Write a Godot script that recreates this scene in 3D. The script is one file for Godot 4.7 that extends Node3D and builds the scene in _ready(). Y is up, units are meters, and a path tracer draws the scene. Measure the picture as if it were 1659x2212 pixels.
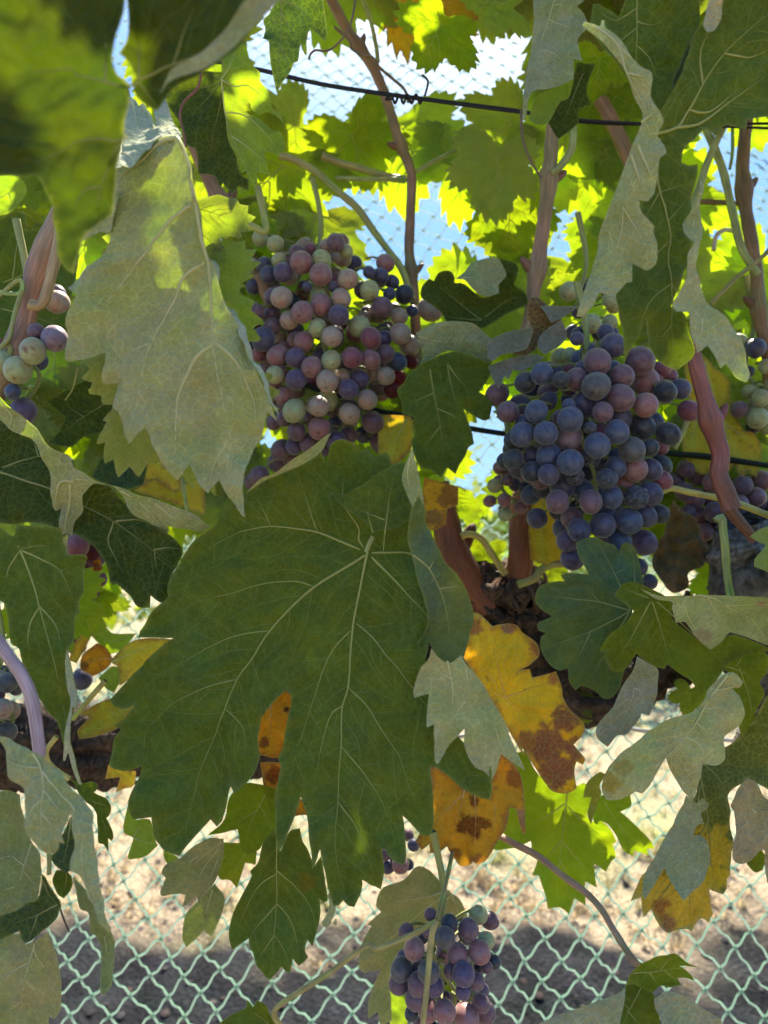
extends Node3D
# A close view into a grapevine row: leaves, bunches, canes, wires, bird netting, dry ground.
# Lengths of leaves are in millimetres in their own plane, everything else in metres.

const MM := 0.001
var rng := RandomNumberGenerator.new()
var wave := FastNoiseLite.new()
var fine := FastNoiseLite.new()
var mats := {}
var taken := {}
var grape_meshes := {}
var generic := []
var vine_mid: Node3D
var vine_left: Node3D
var vine_right: Node3D
var berry_list := []

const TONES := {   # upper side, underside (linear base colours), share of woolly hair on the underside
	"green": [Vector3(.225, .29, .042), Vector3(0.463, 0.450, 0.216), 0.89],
	"skylit_top": [Vector3(.27, .33, .16), Vector3(0.463, 0.450, 0.216), 0.87],  # green blade made paler, imitating sky light on the turned lobe
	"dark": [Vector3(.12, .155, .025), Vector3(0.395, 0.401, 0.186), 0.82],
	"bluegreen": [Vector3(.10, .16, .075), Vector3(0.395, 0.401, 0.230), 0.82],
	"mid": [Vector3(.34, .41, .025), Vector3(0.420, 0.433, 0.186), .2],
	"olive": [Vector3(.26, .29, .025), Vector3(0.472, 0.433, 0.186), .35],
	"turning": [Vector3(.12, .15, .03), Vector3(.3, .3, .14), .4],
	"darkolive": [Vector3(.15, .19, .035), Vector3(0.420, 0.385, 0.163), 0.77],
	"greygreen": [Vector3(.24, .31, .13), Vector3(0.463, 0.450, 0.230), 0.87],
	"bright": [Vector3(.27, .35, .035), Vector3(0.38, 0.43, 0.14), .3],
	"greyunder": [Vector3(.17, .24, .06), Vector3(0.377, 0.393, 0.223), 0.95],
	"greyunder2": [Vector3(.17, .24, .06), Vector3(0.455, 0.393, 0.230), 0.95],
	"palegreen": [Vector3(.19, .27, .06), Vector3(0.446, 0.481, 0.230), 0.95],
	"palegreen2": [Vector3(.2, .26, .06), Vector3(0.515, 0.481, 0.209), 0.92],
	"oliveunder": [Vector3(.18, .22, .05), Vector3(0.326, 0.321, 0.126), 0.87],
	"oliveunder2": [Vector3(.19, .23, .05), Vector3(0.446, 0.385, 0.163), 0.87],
	"sunlit_under": [Vector3(.19, .25, .06), Vector3(.58, .55, .38), .88],  # woolly underside whitened in its base colour to stand for direct sun
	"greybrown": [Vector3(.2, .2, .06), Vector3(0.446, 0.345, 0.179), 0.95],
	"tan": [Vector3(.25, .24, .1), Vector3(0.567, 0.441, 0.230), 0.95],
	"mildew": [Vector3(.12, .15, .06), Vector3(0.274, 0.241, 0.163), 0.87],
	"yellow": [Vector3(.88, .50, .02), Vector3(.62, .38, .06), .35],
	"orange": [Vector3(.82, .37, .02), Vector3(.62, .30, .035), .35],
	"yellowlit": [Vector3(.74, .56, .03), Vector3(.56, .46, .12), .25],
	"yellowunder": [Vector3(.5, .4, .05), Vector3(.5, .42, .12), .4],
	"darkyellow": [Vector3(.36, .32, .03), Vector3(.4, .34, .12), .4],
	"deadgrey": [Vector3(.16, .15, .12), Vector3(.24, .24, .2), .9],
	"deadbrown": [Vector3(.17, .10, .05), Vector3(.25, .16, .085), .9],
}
const SUN_GAPS := [Vector4(-.095, 1.149, .547, .012), Vector4(-.048, 1.064, .48, .0), Vector4(-.142, .917, .336, .01), Vector4(-.071, 1.216, .467, .02), Vector4(.10, .878, .217, .01), Vector4(-.055, 1.10, .61, -.03), Vector4(-.10, 1.12, .64, -.04)]
const ADDED_SHADE_LEAVES := [Vector3(.012, 1.53, -.655), Vector3(-.085, 1.46, -.475), Vector3(0, 1.60, -.80), Vector3(.03, 1.64, -.84), Vector3(-.03, 1.6, -.79), Vector3(-.11, 1.46, -.48), Vector3(0, 1.46, -.44), Vector3(.17, 1.5, -.55), Vector3(.2, 1.52, -.57), Vector3(.15, 1.52, -.61), Vector3(.25, 1.54, -.62), Vector3(-.01, 1.57, -.73), Vector3(.03, 1.56, -.79), Vector3(-.05, 1.55, -.77), Vector3(.10, 1.57, -.78), Vector3(-.10, 1.62, -.66), Vector3(-.17, 1.50, -.45), Vector3(-.10, 1.50, -.44), Vector3(-.24, 1.52, -.48), Vector3(-.05, 1.52, -.42), Vector3(-.16, 1.55, -.62), Vector3(-.22, 1.56, -.68), Vector3(.18, 1.55, -.74)]  # unseen leaves added above the frame to block sun from nearer ones
const STEMS := {
	"cane": Vector3(.42, .23, .14), "cane2": Vector3(.28, .16, .08), "cane3": Vector3(.36, .21, .12), "pinkcane": Vector3(.28, .085, .07), "redcane": Vector3(.22, .07, .03),
	"shoot": Vector3(.5, .34, .16), "stalk": Vector3(.36, .38, .13), "olivecane": Vector3(.40, .35, .12), "petiole": Vector3(.38, .41, .13), "yellowstalk": Vector3(.55, .46, .12),
	"pinkstalk": Vector3(.5, .28, .16), "purplestalk": Vector3(.44, .32, .34), "tendril": Vector3(.2, .13, .08), "redtendril": Vector3(.3, .1, .07), "whitestalk": Vector3(.6, .52, .42),
}
const BERRY := {   # linear base colours of the berries' skins
	"g": Vector3(.29, .33, .14), "gs": Vector3(0.271, 0.303, 0.139), "k": Vector3(.31, .235, .165), "p": Vector3(0.221, 0.107, 0.102), "r": Vector3(0.172, 0.040, 0.056), "R": Vector3(0.180, 0.016, 0.008),
	"m": Vector3(0.109, 0.051, 0.065), "v": Vector3(.068, .040, .092), "pv": Vector3(0.180, 0.119, 0.148), "d": Vector3(.040, .035, .075), "b": Vector3(.034, .048, .098), "n": Vector3(0.012, 0.016, 0.024),
	"dg": Vector3(0.059, 0.056, 0.056), "w": Vector3(0.033, 0.041, 0.056),
}


func _ready() -> void:
	rng.seed = 11
	wave.seed = 3; wave.frequency = 1.0; wave.fractal_octaves = 2
	fine.seed = 8; fine.frequency = 1.0; fine.fractal_octaves = 3
	# ---- camera
	var cam := Camera3D.new(); cam.name = "camera"
	cam.fov = 67.26
	cam.near = 0.02; cam.far = 400.0
	add_child(cam); cam.position = Vector3(0, 1.0, 0)
	var lens := CameraAttributesPhysical.new()
	lens.frustum_focal_length = 6.8
	lens.frustum_focus_distance = 0.385
	lens.exposure_aperture = 2.7
	lens.frustum_near = 0.02; lens.frustum_far = 400.0
	cam.attributes = lens
	cam.fov = 67.26
	# ---- sky and exposure
	var env := Environment.new()
	env.background_mode = Environment.BG_SKY
	var sky := Sky.new()
	var air := ProceduralSkyMaterial.new()
	air.sky_top_color = Color(0.29, 0.43, 0.62)
	air.sky_horizon_color = Color(0.39, 0.50, 0.625)
	air.sky_curve = 0.18
	air.sky_energy_multiplier = 1.0
	air.ground_bottom_color = Color(0.42, 0.38, 0.32)
	air.ground_horizon_color = Color(0.55, 0.55, 0.52)
	air.ground_energy_multiplier = 0.5
	air.sun_angle_max = 40.0
	air.sun_curve = 0.5
	sky.sky_material = air
	env.sky = sky
	env.tonemap_mode = Environment.TONE_MAPPER_LINEAR
	env.tonemap_exposure = 4.5
	env.sdfgi_enabled = true; env.ssao_enabled = true; env.ssil_enabled = true
	var we := WorldEnvironment.new(); we.name = "world"; we.environment = env; add_child(we)
	# ---- sun: high behind the vine row
	var sun := DirectionalLight3D.new(); sun.name = "sun"
	sun.light_energy = 1.6; sun.light_color = Color(1.0, 0.96, 0.88); sun.light_angular_distance = 0.53
	sun.shadow_enabled = true
	add_child(sun)
	sun.look_at_from_position(Vector3.ZERO, -Vector3(0.10, 0.80, -0.59), Vector3.UP)

	make_materials()
	ground()
	distant_row()
	netting("bird_net", "green diamond bird netting hung close behind the grapevine", -0.43, 0.42, -1.1, 1.1, 0.02, 1.95, 0.0315, 0.00098, 4)
	netting("bird_net", "second green bird netting farther off, over dry grass", -2.25, 0.0, -2.0, 2.0, 0.02, 2.6, 0.0335, 0.00065, 9)
	vine_mid = vine("grapevine with red-brown canes rising from a knobby crown and a large flat leaf in front")
	vine_left = vine("grapevine with dark fissured cordon wood, a purple leaf stalk and pale drooping leaves")
	vine_right = vine("grapevine with a gnarled grey trunk, a pink cane and a long folded pale leaf")
	wood(vine_mid, "cordon", [-315,815,-600,-261,818,-600,-213,814,-610,-68,823,-620,-14,856,-620,101,908,-620,132,891,-610,157,861,-600,201,880,-600,245,922,-580], [26, 27, 25, 26, 27, 30, 28, 26, 24, 20], Vector3(.085, .055, .038), 5)
	wood(vine_mid, "crown", [59,947,-615,78,935,-615,98,925,-615,100,935,-615,120,917,-615], [16, 24, 27, 24, 14], Vector3(.12, .075, .05), 21)
	wood(vine_right, "trunk", [238,996,-500,246,978,-500,254,968,-500,271,959,-510,295,921,-530,314,845,-550], [22, 40, 44, 45, 47, 50], Vector3(.22, .21, .205), 7)
	wire("trellis_wire", "upper strand of the twin dark wires across the open sky", [-125,1306,-520,-84,1298,-520,-35,1287,-520,44,1276,-520,91,1270,-520,145,1264,-520,266,1259,-520], 0.85, Vector3(.03, .03, .035))
	wire("trellis_wire", "lower strand of the twin dark wires, twisting round its neighbour below the sky gap", [-126,1309,-523,-84,1301,-523,-35,1290,-523,44,1279,-523,91,1273,-523,146,1264,-523,268,1264,-523], 0.85, Vector3(.03, .03, .035))
	wire("trellis_wire", "dark green lower wire passing behind the blue grapes, upper strand", [-61,1094,-560,-8,1075,-560,13,1071,-560,83,1058,-560,200,1044,-560,236,1041,-560,287,1033,-560], 1.5, Vector3(.02, .03, .025))
	wire("trellis_wire", "dark green lower wire passing behind the blue grapes, thinner strand beneath", [-62,1094,-563,-8,1073,-563,14,1070,-563,84,1057,-563,201,1043,-563,238,1039,-563,289,1032,-563], 1.2, Vector3(.02, .03, .025))
	wire("trellis_wire", "pale grey wire under the old cordon wood", [-326,796,-640,-253,784,-640,-232,781,-640,-84,794,-640,165,826,-640,215,818,-640,328,806,-640], 1.8, Vector3(.45, .44, .42))
	wire_tie(Vector3(0.0152,1.2763,-0.515))
	var leaf: Node3D
	var b: Node3D
	stem(vine_left, "cane", "reddish cane with a knot and a pale side shoot", [-161,1163,-395,-169,1146,-395,-176,1127,-395,-181,1113,-395,-184,1099,-395,-190,1080,-395,-195,1068,-395,-199,1061,-395,-202,1049,-395], 4.9, 4.9, "cane", 2)
	stem(vine_left, "side_shoot", "pale yellow-pink side shoot", [-161,1146,-385,-163,1134,-385,-167,1116,-385,-170,1106,-385,-173,1103,-385,-177,1104,-385], 2.66, 2.66, "shoot", 0)
	stem(vine_left, "bunch_stalk", "", [-195,1110,-385,-184,1109,-385,-181,1111,-385,-181,1115,-385,-182,1116,-385,-187,1113,-385,-194,1106,-385], 1.16, 1.16, "stalk", 0)
	stem(vine_left, "bunch_stalk", "", [-181,1111,-385,-182,1108,-385,-185,1098,-385,-187,1088,-385,-190,1084,-385,-192,1082,-385], 1.16, 1.16, "stalk", 0)
	stem(vine_left, "bunch_stalk", "", [-190,1085,-388,-188,1082,-388,-189,1079,-388], 1.42, 1.42, "stalk", 0)
	stem(vine_mid, "cane", "", [-147,1301,-570,-140,1273,-570,-125,1238,-570,-113,1214,-570,-103,1195,-570,-93,1176,-570,-83,1154,-570,-76,1125,-570], 5.53, 5.53, "cane2", 1)
	stem(vine_mid, "cane", "", [-46,1397,-580,-36,1379,-580,-31,1369,-580,-21,1354,-580,-9,1336,-580,-1,1319,-580,5,1301,-580,11,1281,-580,19,1261,-580,21,1249,-580,20,1224,-580,19,1199,-580,21,1179,-580,23,1160,-580,25,1110,-580], 3.63, 3.63, "cane2", 3)
	stem(vine_mid, "side_shoot", "", [-78,1266,-575,-67,1263,-575,-51,1254,-575,-35,1240,-575,-20,1227,-575,-7,1209,-575,5,1193,-575,14,1180,-575,21,1159,-575], 2.6, 2.6, "olivecane", 0)
	stem(vine_mid, "petiole", "", [21,1253,-590,15,1255,-590,-14,1255,-590,-37,1256,-590], 1.65, 1.65, "petiole", 0)
	stem(vine_mid, "petiole", "", [17,1259,-600,-1,1262,-600,-19,1268,-600,-32,1271,-600,-48,1277,-600], 2.97, 2.97, "olivecane", 0)
	stem(vine_mid, "petiole", "", [25,1265,-600,42,1275,-600,64,1286,-600], 1.68, 1.68, "petiole", 0)
	stem(vine_mid, "petiole", "", [-20,1418,-620,-14,1405,-620,-10,1393,-620,-6,1373,-620,-5,1362,-620], 1.74, 1.74, "petiole", 0)
	stem(vine_right, "cane", "smooth pinkish-brown upright cane", [112,1256,-510,110,1230,-510,108,1208,-510,105,1186,-510,101,1157,-510,99,1146,-510,97,1128,-510,92,1112,-510], 4.51, 4.51, "cane3", 2)
	stem(vine_right, "tendril", "", [89,1261,-500,90,1243,-500,95,1229,-500,102,1217,-500], 0.86, 0.86, "tendril", 0)
	stem(vine_right, "petiole", "", [124,1253,-505,123,1238,-505,115,1226,-505,109,1222,-505], 2.39, 2.39, "petiole", 0)
	stem(vine_right, "cane", "", [157,1300,-560,163,1290,-560,171,1273,-560,178,1258,-560,188,1236,-560], 5.13, 5.13, "cane2", 0)
	stem(vine_right, "cane", "", [264,1288,-560,261,1252,-560,263,1222,-560,268,1192,-560,271,1173,-560,273,1143,-560,279,1116,-560,280,1094,-560], 4.35, 4.35, "cane2", 2)
	stem(vine_right, "petiole", "", [234,1266,-530,224,1244,-530,217,1224,-530,210,1204,-530], 2.4, 2.4, "petiole", 0)
	stem(vine_right, "petiole", "", [228,1271,-545,239,1245,-545,246,1216,-545,253,1187,-545,265,1168,-545], 2.7, 2.7, "petiole", 0)
	stem(vine_right, "petiole", "", [249,1274,-550,249,1257,-550,247,1245,-550], 1.19, 1.19, "petiole", 0)
	stem(vine_right, "petiole", "", [232,1230,-570,253,1229,-570,268,1228,-570], 1.84, 1.84, "cane2", 0)
	stem(vine_right, "petiole", "", [256,1180,-500,250,1170,-500,239,1160,-500,230,1153,-500,212,1135,-500], 1.4, 1.4, "olivecane", 0)
	stem(vine_right, "tendril", "", [257,1204,-600,259,1215,-600,266,1220,-600,275,1218,-600], 1.68, 1.68, "whitestalk", 0)
	stem(vine_right, "cane", "pink-red cane thickening towards its lower joint", [172,1095,-430,174,1083,-430,178,1068,-430,184,1046,-430,188,1032,-430,187,1021,-430,190,1013,-430,194,1002,-430], 3.8, 5.19, "pinkcane", 1)
	stem(vine_right, "petiole", "hairy green leaf stalk below the pink cane joint", [179,995,-415,182,997,-415,183,989,-415,184,979,-415,185,966,-415,187,954,-415], 2.05, 2.05, "petiole", 0)
	stem(vine_right, "cane", "", [197,1002,-440,201,997,-440,206,991,-440,212,984,-440], 3.77, 2.61, "pinkcane", 0)
	stem(vine_right, "petiole", "", [164,1012,-455,170,1014,-455,179,1012,-455,199,1008,-455,212,1004,-455,227,998,-455,231,997,-455], 1.92, 1.92, "yellowstalk", 0)
	stem(vine_right, "petiole", "", [198,1063,-500,193,1050,-500,188,1041,-500], 1.94, 1.94, "petiole", 0)
	stem(vine_mid, "cane", "", [120,1062,-600,115,1023,-600,110,1002,-600,108,977,-600,106,958,-600,101,940,-600], 8.08, 9.7, "redcane", 1)
	stem(vine_mid, "cane", "", [43,1023,-600,48,997,-600,53,971,-600,64,951,-600,74,934,-600,82,924,-600], 7.76, 9.7, "redcane", 1)
	stem(vine_mid, "petiole", "", [59,981,-590,65,983,-590,74,980,-590,82,969,-590,93,952,-590], 2.67, 2.67, "yellowstalk", 0)
	stem(vine_mid, "petiole", "", [99,946,-570,112,951,-570,116,957,-570,125,961,-570,136,962,-570], 2.83, 2.83, "olivecane", 0)
	stem(vine_mid, "tendril", "thin curling dark tendril", [-16,1283,-420,-16,1277,-420,-18,1267,-420,-22,1259,-420,-30,1252,-420,-37,1252,-420,-40,1250,-420,-41,1247,-420], 0.59, 0.59, "tendril", 0)
	stem(vine_mid, "tendril", "", [-95,1228,-400,-97,1220,-400,-104,1213,-400,-106,1206,-400,-104,1197,-400,-103,1190,-400], 0.65, 0.65, "redtendril", 0)
	stem(vine_mid, "tendril", "", [-34,1334,-530,-24,1325,-530,-22,1319,-530,-15,1315,-530,-8,1313,-530,-3,1306,-530,5,1299,-530,14,1291,-530,17,1282,-530], 1.03, 1.03, "tendril", 0)
	stem(vine_mid, "side_shoot", "bare green stalk forking in front of the small bunch", [40,811,-440,37,812,-421,33,809,-402,28,803,-384,25,806,-365], 1.23, 1.02, "olivecane", 0)
	stem(vine_mid, "side_shoot", "", [25,809,-360,15,801,-364,2,793,-368,-4,789,-372,-9,788,-376,-25,774,-380,-40,762,-384,-52,752,-388,-56,744,-392,-53,735,-396,-52,727,-400], 1.27, 1.41, "olivecane", 0)
	stem(vine_mid, "side_shoot", "", [25,809,-360,23,806,-359,22,800,-359,21,790,-358,20,780,-357,19,772,-356,18,763,-356,18,758,-355], 1.44, 1.21, "olivecane", 0)
	stem(vine_right, "petiole", "long pinkish leaf stalk sloping down to the bottom leaf", [61,812,-455,67,813,-444,76,812,-433,85,811,-422,95,806,-411,105,802,-400,110,799,-389,112,796,-378,115,792,-367,117,791,-356,116,796,-345], 1.96, 1.49, "pinkstalk", 0)
	stem(vine_left, "petiole", "thick purple-grey leaf stalk arching over the old wood", [-161,951,-315,-157,946,-315,-153,940,-315,-148,933,-315,-144,923,-315,-142,910,-315,-141,902,-315,-141,900,-315], 2.58, 2.58, "purplestalk", 0)
	stem(vine_left, "petiole", "", [-153,895,-360,-157,890,-360,-158,887,-360,-157,883,-360,-153,879,-360,-147,875,-360], 1.24, 1.24, "yellowstalk", 0)
	stem(vine_left, "petiole", "", [-152,908,-420,-159,900,-420,-170,887,-420], 1.45, 1.45, "yellowstalk", 0)
	stem(vine_left, "petiole", "", [-148,840,-340,-148,848,-340,-149,854,-340], 1.03, 1.03, "stalk", 0)
	stem(vine_left, "tendril", "", [-148,822,-350,-146,816,-350,-144,811,-350,-143,809,-350], 0.45, 0.45, "tendril", 0)
	stem(vine_left, "petiole", "", [-174,1061,-420,-170,1067,-420,-168,1075,-420,-167,1079,-420], 0.4, 0.4, "yellowstalk", 0)
	stem(vine_mid, "petiole", "", [-131,1022,-500,-130,1015,-500,-128,1001,-500], 1.25, 1.25, "petiole", 0)
	stem(vine_mid, "petiole", "", [-82,1211,-500,-78,1193,-500,-77,1182,-500,-88,1187,-500], 2.16, 2.16, "petiole", 0)
	stem(vine_mid, "petiole", "", [-8,982,-343,-7,985,-343,-5,989,-343], 0.96, 0.96, "stalk", 0)
	leaf = new_leaf(vine_mid, "large flat dark green leaf with pale branching veins and two folded lobes, in front of the grapes")
	panel(leaf, Vector3(-0.037,0.9294,-0.345), Vector3(0.995,0,0.0995), Vector3(0.0118,0.9929,-0.118), "top", "green", 0.34,
		[-52.9,56.1,-48.4,60.8,-43.8,64.3,-40.7,68.1,-39.3,72,-34.7,77.1,-26.4,81.2,-21,85.7,-14.8,88.8,-0.9,95.1,6.8,99.2,8.3,95.6,9.4,94.6,10.1,98.1,11.4,102,13.7,103.6,16.8,104.5,21.5,102.9,23.8,100.7,25.5,99.6,26.9,100.5,28,100.9,29.6,99.1,31.2,96.8,34.6,98.1,37.6,98.5,38.8,96.4,39.2,92.5,43.4,93.9,47.2,93.2,49.5,84.8,51.5,75.6,54.6,66.6,57.6,60.3,59.8,54,62.1,46.6,62.9,37.7,60.7,28.9,57,24.4,56.7,9.9,55.6,5.5,56.4,-0.2,59.4,-8.8,64.5,-20,71.7,-29,80.2,-36.4,83.8,-39.2,84.2,-44,84.1,-50.2,83,-53,80.2,-52.8,73.1,-49.5,66,-44.3,59.5,-40.3,57.9,-40.2,58.8,-47.7,59.2,-53.9,59.4,-64.2,58.2,-69.1,54.6,-69.6,49.9,-65.4,45.9,-61.6,46.3,-64,47.1,-69.5,47.9,-77.7,46.8,-81.1,43.2,-79.3,37.4,-74.4,38.1,-79.5,38.3,-84.9,36.6,-93.3,31.9,-91.5,28.6,-89.1,28.5,-91.5,28,-94.9,25.2,-100.8,22.7,-100.3,20.1,-98.7,18.4,-100.5,16.2,-100.9,14.3,-96.9,13.1,-89.5,11.5,-82.7,9.9,-77.2,8.5,-82.1,7.1,-84.9,6.2,-76.7,4.5,-67.7,2.9,-61.5,0.6,-55.8,-1.5,-63.1,-5.3,-73.4,-7.7,-78.5,-8.9,-76.6,-10,-62,-11,-56.4,-9.3,-49.3,-8.4,-42.1,-10,-39.2,-7.5,-33.4,-6.8,-27.6,-5.2,-19.7,-4.7,-12.4,-7,-9.5,-11.8,-14,-16.2,-19.9,-18.7,-24.3,-19.2,-31.6,-18.6,-39.4,-18.4,-37.4,-18.8,-40.7,-20.5,-46.1,-24.1,-50.5,-29.1,-55.1,-31.2,-52,-31.8,-58.6,-34.5,-67.1,-36.8,-69.6,-39.8,-66.6,-44.5,-71.8,-50.2,-78.3,-52.4,-81.9,-56.2,-80.7,-60.4,-79.5,-64.1,-75.4,-65.8,-70.5,-65.8,-65.7,-69.9,-66.4,-74.5,-67.3,-76.6,-63.8,-75.8,-55.8,-71.8,-44.2,-79.4,-46.6,-85,-44.6,-85.9,-43,-85.6,-33.5,-82,-28.2,-85.2,-26.1,-80.7,-23.6,-76.3,-17.4,-80.9,-19,-86.5,-18,-88.6,-15.5,-83,-9,-76.3,-1.4,-71.1,3.9,-65,9.3,-60.1,12.9,-66.8,13.1,-75.9,13,-75.6,16.2,-72,22.7,-67.5,27.3,-62.8,31.9,-63.4,34.1,-62.5,39.6,-57.4,49.6],
		[[28.7,53.1,25.2,34.4,22.8,20.3,21.6,5.6,20.7,-8.2,18.3,-16.9,18.2,-33.3,17.3,-45.2,17,-59.6,16.3,-70.7,17.3,-83.1,20.4,-95.3], [27.6,51.6,15.6,44,4,36.4,-5.4,28.1,-15.8,16.8,-23.8,4,-30.6,-5.7,-35.1,-18.2,-40,-30.7,-45.6,-44.6,-48.8,-59.2,-51.6,-73.5], [25.3,54.2,15.3,58.3,5.3,62.1,-4,63.6,-16.4,64.7,-25.8,63.2,-34.2,60.8,-45.7,54.2,-54.9,47.3], [26.8,55.3,24.5,59.1,24.4,64.4,17.3,75.7,17.1,88.8], [30.6,52.7,36.7,52.8,48.3,52.4,57.3,45.1,61.4,36.2], [30.6,50.8,40.5,41.2,48.1,33.1,55.5,25.1,57.8,17.2], [35.9,53.1,36.7,61.4,37.9,74.3,41.6,81], [24.3,20.7,31.9,14.6,38.3,6.7,43.2,1.7,50.6,-8.2,55.7,-14.5,64.5,-27.1,73.1,-39.5,81.6,-51], [21.8,17.7,14,9.1,9,-1.2,5.5,-12.9,-0.1,-31,-3.5,-43.4,-4.6,-56.2], [21.1,-7.8,29.3,-15.2,35.4,-24.3,39.1,-29.9,44.3,-36.9,48.7,-48.7,56,-65.7], [18.6,-15.8,13.8,-19.2,11,-27.1,7.7,-42.9,6.4,-52.3], [18.2,-33.3,25.3,-40.4,31.3,-47.9,37.2,-56.8,44.6,-76.5], [17.2,-57.5,25.7,-66.9,30.3,-77.1,35.5,-90.5], [4,37.2,-2.6,39.3,-9.5,39.3,-17.2,38.5,-24.9,36.5,-33.2,33.8,-48.7,29.8,-57.9,24.4,-66.9,16], [-15.8,16.8,-24.2,15.9,-34,13.5,-43.9,8.9,-53,3.5,-64.4,-3.4,-79.6,-14.2], [-30.6,-5.3,-41.7,-8.1,-50.8,-12,-61.4,-18.1,-71.8,-29.4,-79.8,-39.2], [-35.1,-18.2,-27.3,-25.3,-24.6,-35.3], [5.3,62.5,3.3,67.4,0.8,75.1,-5.5,92], [-16.4,64.9,-19,70.5,-22.3,76.7,-24.7,78.1]], [1.5,20,2.2], [])
	panel(leaf, Vector3(0.0234,0.9656,-0.338), Vector3(0.8762,0,-0.4819), Vector3(0.1413,0.9561,0.2569), "top", "skylit_top", 0.34,
		[-21.8,45.5,-17.2,39.8,-13,31.8,-8.2,25.9,0.9,13.6,8.8,7.1,16.4,-2.1,21.4,-12.1,21.7,-18.7,20.9,-26.2,19.7,-30.7,19,-32.9,13.4,-36.8,8.8,-36.9,4,-30.4,-0.2,-24.3,-7,-27.2,-6.8,-23.7,-4,-19.9,-2.7,-15.2,-3.6,-8.8,-7.5,-0.8,-12.5,8.7,-17.3,17.1,-21.4,26.8,-23.1,36.9],
		[[-17,17.9,-5.6,10,1.7,0.3,7.6,-12,11.9,-29.5], [-5.6,10,-4.8,16.8,-9.1,26.6], [1.7,0.3,10.3,1.5], [-1.8,5.2,-4,-0.9,-3.7,-7.2]], [4,90,0.8], [])
	panel(leaf, Vector3(0.0336,0.9145,-0.328), Vector3(0.9701,0,-0.2425), Vector3(0.0234,0.9953,0.0937), "under", "green", 0.33,
		[-17.1,24,-19.4,20.6,-22.3,10.8,-21.7,7.8,-15.4,9.3,-16.8,-3.9,-16.3,-4.5,-13.5,-3.4,-12.6,-19.4,-11.5,-21,-5.8,-14.1,-0.1,-5.7,0.9,-14.6,5,-23,9.3,-25.4,13,-29.5,15.8,-25.6,17.5,-18.6,22.7,-23,29.5,-27.7,19.7,-7.1,12.3,5.2,6.7,14.2,0.4,21.4,-1.9,25.3,-7,22.5,-12.2,25.2,-16,29.7],
		[[-8.5,23.6,-5.6,13.5,-5.6,2.6,-11.6,-19.5], [-0.3,20.4,3.2,5.7,7.6,-10.7,12.8,-28.3], [8.3,12,16.9,-14.3,28.3,-26.5], [2.4,7.2,-2.6,1.7,-4.7,-3.2], [-5.7,14.9,-15,21.1], [7.6,-10.7,4,-16.3], [5.1,-3.9,13.6,-9.7]], [3,70,0.8], [])
	panel(leaf, Vector3(0.0128,1.0106,-0.33), Vector3(0.995,0,0.0995), Vector3(-0.0099,0.9951,0.0985), "under", "green", 0.33,
		[-0.8,17.1,-0.1,14.3,1.7,7.2,4,-4.9,4.5,-16,2.9,-16.3,-0.3,-9.2,-3.5,-2,-5.2,3.7,-3.7,9.3,-1.9,13.6],
		[[-1.6,12.9,-2.7,3.7,0.8,-6.3]], [0,0,0.3], [])
	panel(leaf, Vector3(-0.0011,1.0056,-0.342), Vector3(0.995,0,0.0995), Vector3(0.0099,0.9951,-0.0985), "top", "green", 0.34,
		[-23.4,3.2,-18.9,2.3,-14.8,2,-14.4,3.4,-8.5,6.4,-2.6,11.2,1.9,13.8,8.2,16.7,11.9,16,11.5,12.2,10.1,8.5,12.3,1.8,15.3,-5.5,8,-12,1.4,-13.5,-3.8,-13.5,-10.5,-7.6,-17.3,-3.2],
		[[1.6,-15,3.5,0.4,5.6,9.3], [1.4,-9.1,-11.3,-4.1], [-3.7,-15,-6.8,-4.1]], [2,0,0.7], [])
	panel(leaf, Vector3(-0.0385,1.023,-0.343), Vector3(0.995,0,0.0995), Vector3(-0.0368,0.9291,0.368), "under", "green", 0.34,
		[-25.8,-16.2,-18.1,-9,-10.9,-5.9,-2.1,0.7,6.6,6,12.8,10.5,15.9,12.3,14.2,9.8,10.9,4.1,3,-1.3,-11.1,-7.4,-17.5,-10.6],
		[], [0,0,0.2], [])
	panel(leaf, Vector3(-0.0238,0.8224,-0.343), Vector3(0.9806,0,0.1961), Vector3(0.0191,0.9952,-0.0957), "under", "green", 0.34,
		[-1.5,6.5,1.9,9.6,2.4,5.4,2.2,-0.3,0.4,-4.7,0.8,-5.7,2.6,-3.1,2.9,-6,2.3,-6.5,0.4,-5.4,-1.5,-7.6,-3.6,-7.1,-4,-5.5,-2.3,-2.8,-0.6,3],
		[], [0,0,0.2], [])
	leaf = new_leaf(vine_left, "big pale grey-green leaf hanging tip down with its woolly underside out and a sunlit rim")
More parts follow.
